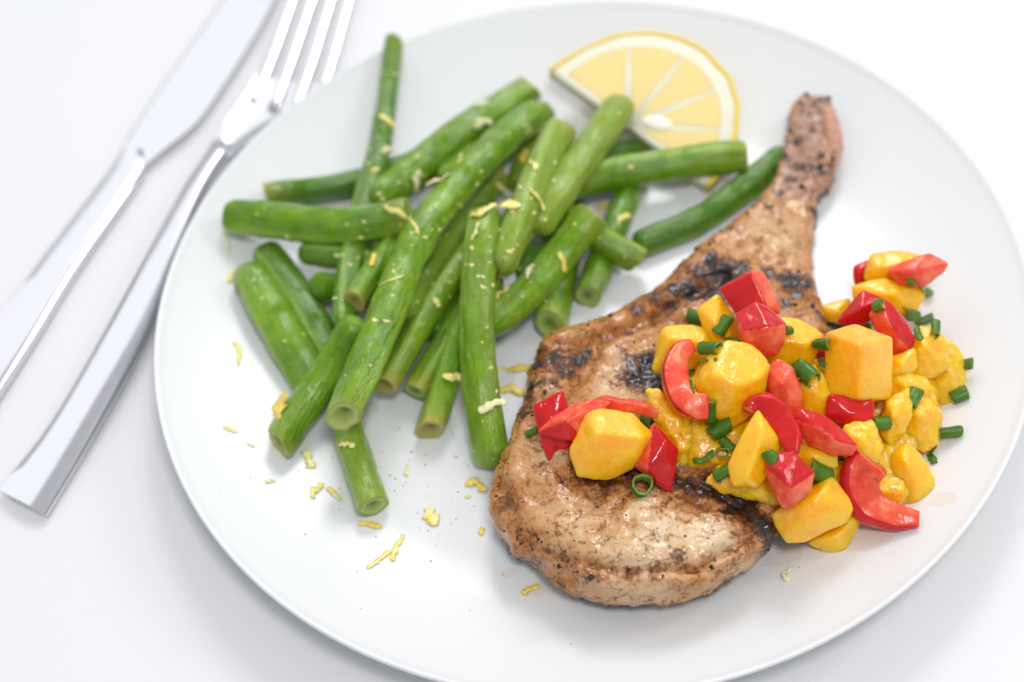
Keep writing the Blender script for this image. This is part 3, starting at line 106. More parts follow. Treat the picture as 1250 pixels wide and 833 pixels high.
D2 = {
 'crumbs': [[-0.04264,0.07436,0.02185,-0.021,0.19,0.982,0.00025],[-0.05146,0.01779,0.03431,0.127,0.02,0.992,0.00052],[-0.0475,0.06636,0.02296,0.065,0.135,0.989,0.00073],[-0.04263,0.014,0.0214,0.146,-0.157,0.977,0.0003],[-0.04665,0.01272,0.02057,-0.515,0.314,0.798,0.00076],[-0.0308,0.00132,0.0345,0.091,-0.162,0.983,0.0006],[-0.027,0.05097,0.0277,0.82,-0.411,0.399,0.00061],[-0.00944,0.07179,0.02413,0.64,-0.571,0.514,0.00059],[-0.05542,0.01281,0.03438,-0.102,0.041,0.994,0.00043],[-0.0458,0.06139,0.01853,0.636,-0.724,0.268,0.00059],[-0.06621,0.03528,0.02869,-0.057,-0.474,0.879,0.00062],[-0.07609,0.04046,0.02913,-0.061,-0.057,0.997,0.00026],[-0.06113,0.05027,0.02433,0.102,-0.547,0.831,0.00074],[-0.09821,0.04776,0.02744,-0.225,-0.207,0.952,0.00039],[0.01228,0.05551,0.03112,0.416,-0.031,0.909,0.00038],[-0.03069,-0.00246,0.03382,0.245,-0.119,0.962,0.0007],[-0.04827,0.06873,0.02273,0.131,0.134,0.982,0.0003],[-0.06766,-0.03023,0.03353,0.639,-0.223,0.736,0.00029],[-0.06684,-0.02635,0.03432,0.74,-0.358,0.57,0.00058],[-0.02334,0.06073,0.02899,0.388,-0.13,0.912,0.0004],[-0.03771,0.02237,0.02143,0.037,0.028,0.999,0.00054],[-0.04327,0.02745,0.03119,0.621,-0.111,0.776,0.00036],[-0.01643,0.06698,0.02721,0.473,-0.128,0.872,0.0005],[-0.104,0.02548,0.01941,0.027,-0.058,0.998,0.00074],[-0.0155,0.03324,0.03728,-0.223,0.078,0.972,0.00072],[-0.07448,0.02738,0.02331,-0.403,0.14,0.904,0.00071],[-0.01659,0.0231,0.03787,-0.093,0.004,0.996,0.00055],[-0.04074,0.06282,0.01743,-0.559,-0.55,0.621,0.00043],[-0.09196,0.03878,0.02291,-0.342,-0.872,0.35,0.00064],[-0.06496,0.00045,0.03173,-0.7,0.263,0.664,0.00055],[-0.00924,0.02428,0.03033,0.087,-0.6,0.795,0.00076],[-0.04073,0.03126,0.02923,0.728,-0.342,0.595,0.00044],[-0.05835,-0.0022,0.03573,0.405,-0.145,0.903,0.00061],[-0.10209,0.03674,0.01701,-0.541,-0.279,0.794,0.00035],[-0.02692,0.05135,0.01356,0.682,-0.391,0.618,0.00045],[-0.02819,0.00621,0.03487,0.49,-0.333,0.805,0.00042],[-0.00324,0.04619,0.03215,0.766,-0.282,0.577,0.00078],[-0.03143,-0.01483,0.03006,0.409,-0.367,0.835,0.00047],[-0.03359,-0.01938,0.02912,-0.066,-0.317,0.946,0.00038],[-0.03476,-0.05172,0.01427,-0.019,-0.99,0.141,0.00027],[-0.04503,0.07271,0.02198,-0.136,0.238,0.962,0.00028],[-0.07209,0.02273,0.02355,0.296,0.047,0.954,0.00075],[-0.04829,0.01753,0.02119,0.59,-0.058,0.805,0.00061],[-0.04268,0.0129,0.02123,0.159,-0.166,0.973,0.00036],[-0.10106,0.04685,0.02649,-0.227,-0.359,0.905,0.00046],[-0.03645,-0.04155,0.01992,-0.352,-0.448,0.822,0.00043],[-0.01238,0.00315,0.01627,-0.141,0.037,0.989,0.00047],[-0.01219,0.02295,0.03004,0.904,-0.427,-0.024,0.00046],[-0.06135,0.08343,0.02099,-0.702,0.111,0.703,0.00039],[-0.04133,0.02843,0.02854,0.768,-0.263,0.584,0.00039],[-0.07204,0.03222,0.02298,0.221,0.073,0.972,0.00049],[-0.06405,0.06768,0.02123,-0.432,0.113,0.895,0.00054],[-0.02408,0.00141,0.02361,0.19,-0.14,0.972,0.00027],[-0.03854,0.0336,0.02819,0.771,-0.474,0.426,0.00026],[-0.01053,0.07006,0.02344,0.692,-0.667,0.275,0.00052],[-0.01067,0.0151,0.02378,-0.289,0.066,0.955,0.00034],[-0.03924,0.07838,0.02123,0.03,0.169,0.985,0.00033],[-0.06105,-0.01138,0.03535,0.266,-0.161,0.95,0.00069],[-0.04704,0.02156,0.03285,0.448,-0.199,0.871,0.00057],[-0.09407,0.06296,0.01904,0.333,-0.679,0.654,0.00029],[-0.05196,0.05614,0.02082,0.67,-0.528,0.521,0.00035],[-0.02381,0.09285,0.01774,-0.062,0.282,0.957,0.00034],[-0.01274,0.02815,0.03702,0.562,-0.19,0.805,0.00062],[-0.05228,0.10656,0.02297,0.666,-0.177,0.724,0.00058],[-0.05126,0.02317,0.03382,-0.199,0.213,0.957,0.00067],[-0.0291,0.04646,0.02685,0.786,-0.476,0.394,0.00075],[-0.00788,0.03248,0.03231,0.837,-0.361,0.411,0.00033],[-0.05744,0.011,0.03434,-0.105,0.288,0.952,0.00043],[-0.05913,-0.00721,0.02014,-0.473,0.239,0.848,0.00028],[-7e-05,0.0231,0.02771,-0.242,-0.139,0.96,0.00079],[-0.03803,0.04533,0.03135,-0.268,0.287,0.92,0.00042],[-0.03126,-0.00217,0.03397,0.131,-0.111,0.985,0.00077],[-0.09481,0.00088,0.01697,-0.434,-0.262,0.862,0.00065],[-0.05468,0.05557,0.02317,0.607,-0.487,0.628,0.00051],[-0.01123,0.04485,0.03568,-0.387,0.311,0.868,0.00069],[-0.0191,0.02325,0.03743,-0.152,-0.064,0.986,0.00045],[-0.1017,0.02907,0.01927,0.403,0.085,0.911,0.00036],[-0.05999,0.07857,0.02222,-0.017,-0.009,1.0,0.00051],[-0.03513,0.03802,0.02673,0.78,-0.625,-0.04,0.00077],[-0.06298,0.07449,0.02083,-0.648,0.108,0.754,0.00077],[-0.05682,0.00336,0.03545,0.128,0.12,0.985,0.00046],[0.00715,0.02142,0.02159,-0.086,-0.421,0.903,0.00049],[-0.03894,-0.01287,0.02792,-0.741,-0.198,0.641,0.0003],[-0.01205,0.06625,0.01341,-0.245,0.0,0.97,0.00029],[-0.01556,0.01076,0.02328,0.055,-0.085,0.995,0.00072],[-0.05091,0.0644,0.02335,0.081,0.079,0.994,0.0003],[0.01556,0.07556,0.02628,-0.604,0.47,0.644,0.00042],[-0.0043,0.01202,0.01392,0.857,-0.267,0.441,0.0003],[-0.00958,0.00894,0.02288,0.257,-0.443,0.859,0.00041],[-0.04088,0.03497,0.0174,0.068,0.195,0.978,0.0006],[-0.06795,0.03253,0.02448,-0.123,-0.879,0.46,0.00065],[-0.06968,0.02625,0.02236,0.514,-0.007,0.858,0.00048],[-0.00465,0.03855,0.03242,-0.295,0.107,0.949,0.00064],[-0.03443,0.04141,0.02963,0.652,-0.216,0.727,0.0003],[-0.02961,0.05114,0.03026,0.634,-0.298,0.714,0.00063],[-0.07729,0.01294,0.02398,-0.705,0.162,0.691,0.00046],[-0.01586,0.09838,0.01664,-0.192,0.374,0.907,0.00037],[-0.0657,0.03357,0.0267,-0.052,-0.851,0.523,0.00044],[-0.0312,-0.03323,0.0222,0.804,-0.316,0.503,0.00063],[-0.03182,-0.02669,0.02574,0.42,-0.263,0.869,0.00071],[-0.02751,0.00986,0.03578,0.521,-0.294,0.801,0.0005],[-0.07436,-0.02835,0.03405,-0.496,0.249,0.832,0.0004],[-0.04297,0.03405,0.03273,0.14,-0.024,0.99,0.00072],[-0.02322,0.01407,0.03627,-0.508,0.044,0.86,0.00052],[-0.05488,0.03351,0.02676,-0.025,-0.876,0.481,0.00053],[0.00274,0.04367,0.03264,0.196,-0.116,0.974,0.00028],[-0.01913,0.01184,0.0347,0.83,-0.456,0.32,0.00071],[-0.052,0.00349,0.0241,0.715,-0.085,0.694,0.00061],[-0.05223,0.0627,0.02374,0.227,0.097,0.969,0.0005],[-0.10124,0.01785,0.01894,-0.111,-0.149,0.983,0.00071],[-0.0719,0.03573,0.02822,-0.155,-0.363,0.919,0.0006],[-0.03068,0.05194,0.03065,0.319,-0.018,0.948,0.00041],[-0.03597,0.03761,0.02857,0.747,-0.546,0.38,0.00055],[0.02052,0.06792,0.02842,0.603,-0.195,0.773,0.00051],[-0.03697,0.0204,0.02111,0.265,-0.268,0.926,0.00038],[-0.08827,-0.0078,0.01661,-0.026,-0.009,1.0,0.00033],[-0.04475,0.02529,0.03214,0.689,-0.111,0.717,0.00061],[-0.0547,0.08629,0.0204,0.959,-0.159,0.235,0.00032],[-0.05789,0.05035,0.02257,0.57,-0.525,0.632,0.00038],[-0.02701,0.01471,0.03687,0.555,-0.189,0.81,0.00078],[-0.03809,0.03382,0.02718,0.822,-0.538,0.186,0.00051],[0.01412,0.01518,0.01802,-0.258,-0.783,0.565,0.00036],[-0.07649,0.03,0.02019,-0.227,-0.6,0.767,0.00076],[-0.02808,-0.00057,0.03224,0.765,-0.218,0.607,0.00065],[-0.01995,0.00927,0.03342,0.858,-0.393,0.33,0.00029],[-0.00409,0.01132,0.02052,0.682,-0.695,0.229,0.00042],[-0.03213,0.0017,0.03461,0.019,-0.087,0.996,0.0007],[-0.06155,0.0246,0.02558,0.143,0.305,0.942,0.00027],[-0.05013,0.02351,0.03388,0.072,0.066,0.995,0.00075],[-0.06366,-0.01084,0.03557,0.043,-0.137,0.99,0.00043],[-0.05994,0.08103,0.02217,-0.341,0.031,0.939,0.00026],[-0.02179,0.00874,0.03566,0.262,-0.383,0.886,0.00072],[-0.02479,0.00665,0.03467,-0.181,-0.711,0.679,0.00037],[-0.06478,-0.01055,0.03551,0.011,0.011,1.0,0.00079],[-0.01628,0.06562,0.02659,0.711,-0.519,0.475,0.00036],[-0.0603,0.04928,0.02317,0.325,-0.726,0.606,0.00075],[-0.04141,0.02653,0.01694,0.779,-0.277,0.563,0.00035],[-0.0206,0.00965,0.03522,0.751,-0.429,0.502,0.0007],[-0.0635,0.01317,0.02435,0.886,-0.449,-0.119,0.00056],[-0.0422,0.01849,0.021,-0.586,0.4,0.705,0.00037],[-0.0215,-0.00447,0.01951,0.637,-0.658,0.401,0.00025],[-0.03025,0.05279,0.0305,0.157,0.109,0.982,0.00062],[-0.01909,0.02022,0.01299,-0.439,-0.073,0.895,0.00061],[-0.04151,0.0123,0.0208,0.453,-0.346,0.822,0.00063],[-0.02383,0.01846,0.03526,-0.696,0.14,0.705,0.00073],[-0.05196,0.05925,0.02314,0.558,-0.312,0.769,0.00037],[-0.08909,0.00393,0.01545,0.685,0.29,0.669,0.00053],[-0.01992,0.02566,0.03676,-0.57,0.223,0.791,0.00079],[-0.05614,0.07889,0.0203,0.844,-0.183,0.504,0.00076],[-0.00912,0.07122,0.02268,0.697,-0.667,0.263,0.00068],[-0.01185,0.07223,0.0131,-0.343,0.012,0.939,0.00036],[-0.0422,0.00815,0.01865,0.744,-0.52,0.421,0.00056],[-0.04266,0.02666,0.02975,0.812,-0.34,0.474,0.00073],[-0.01966,0.00098,0.02284,0.33,-0.327,0.885,0.00043],[-0.0402,0.07634,0.02167,-0.087,0.236,0.968,0.00056],[-0.0353,0.00762,0.03382,-0.538,-0.043,0.842,0.00058],[-0.04328,0.03325,0.01794,0.023,0.188,0.982,0.00062],[-0.02409,0.06077,0.02921,-0.16,0.306,0.938,0.00039],[-0.05771,0.00773,0.03514,-0.054,0.092,0.994,0.0006],[-0.02782,0.05043,0.0286,0.704,-0.282,0.652,0.00029],[-0.0329,0.01171,0.03625,-0.326,-0.054,0.944,0.00068],[-0.03375,0.00609,0.03508,-0.209,-0.166,0.964,0.00071],[-0.01049,0.07444,0.02587,0.337,-0.244,0.909,0.00047],[-0.05834,0.0391,0.03067,-0.112,0.073,0.991,0.00051],[-0.03994,-0.04701,0.01303,-0.714,-0.23,0.661,0.00044],[-0.01229,0.02439,0.0341,0.798,-0.397,0.454,0.00078],[-0.03204,0.04642,0.01512,0.379,-0.183,0.907,0.00035],[-0.01082,0.07171,0.02522,0.587,-0.393,0.708,0.00079],[-0.03141,0.0055,0.03536,-0.144,-0.138,0.98,0.00027],[0.0225,0.04408,0.01274,0.885,-0.329,0.329,0.00049]],
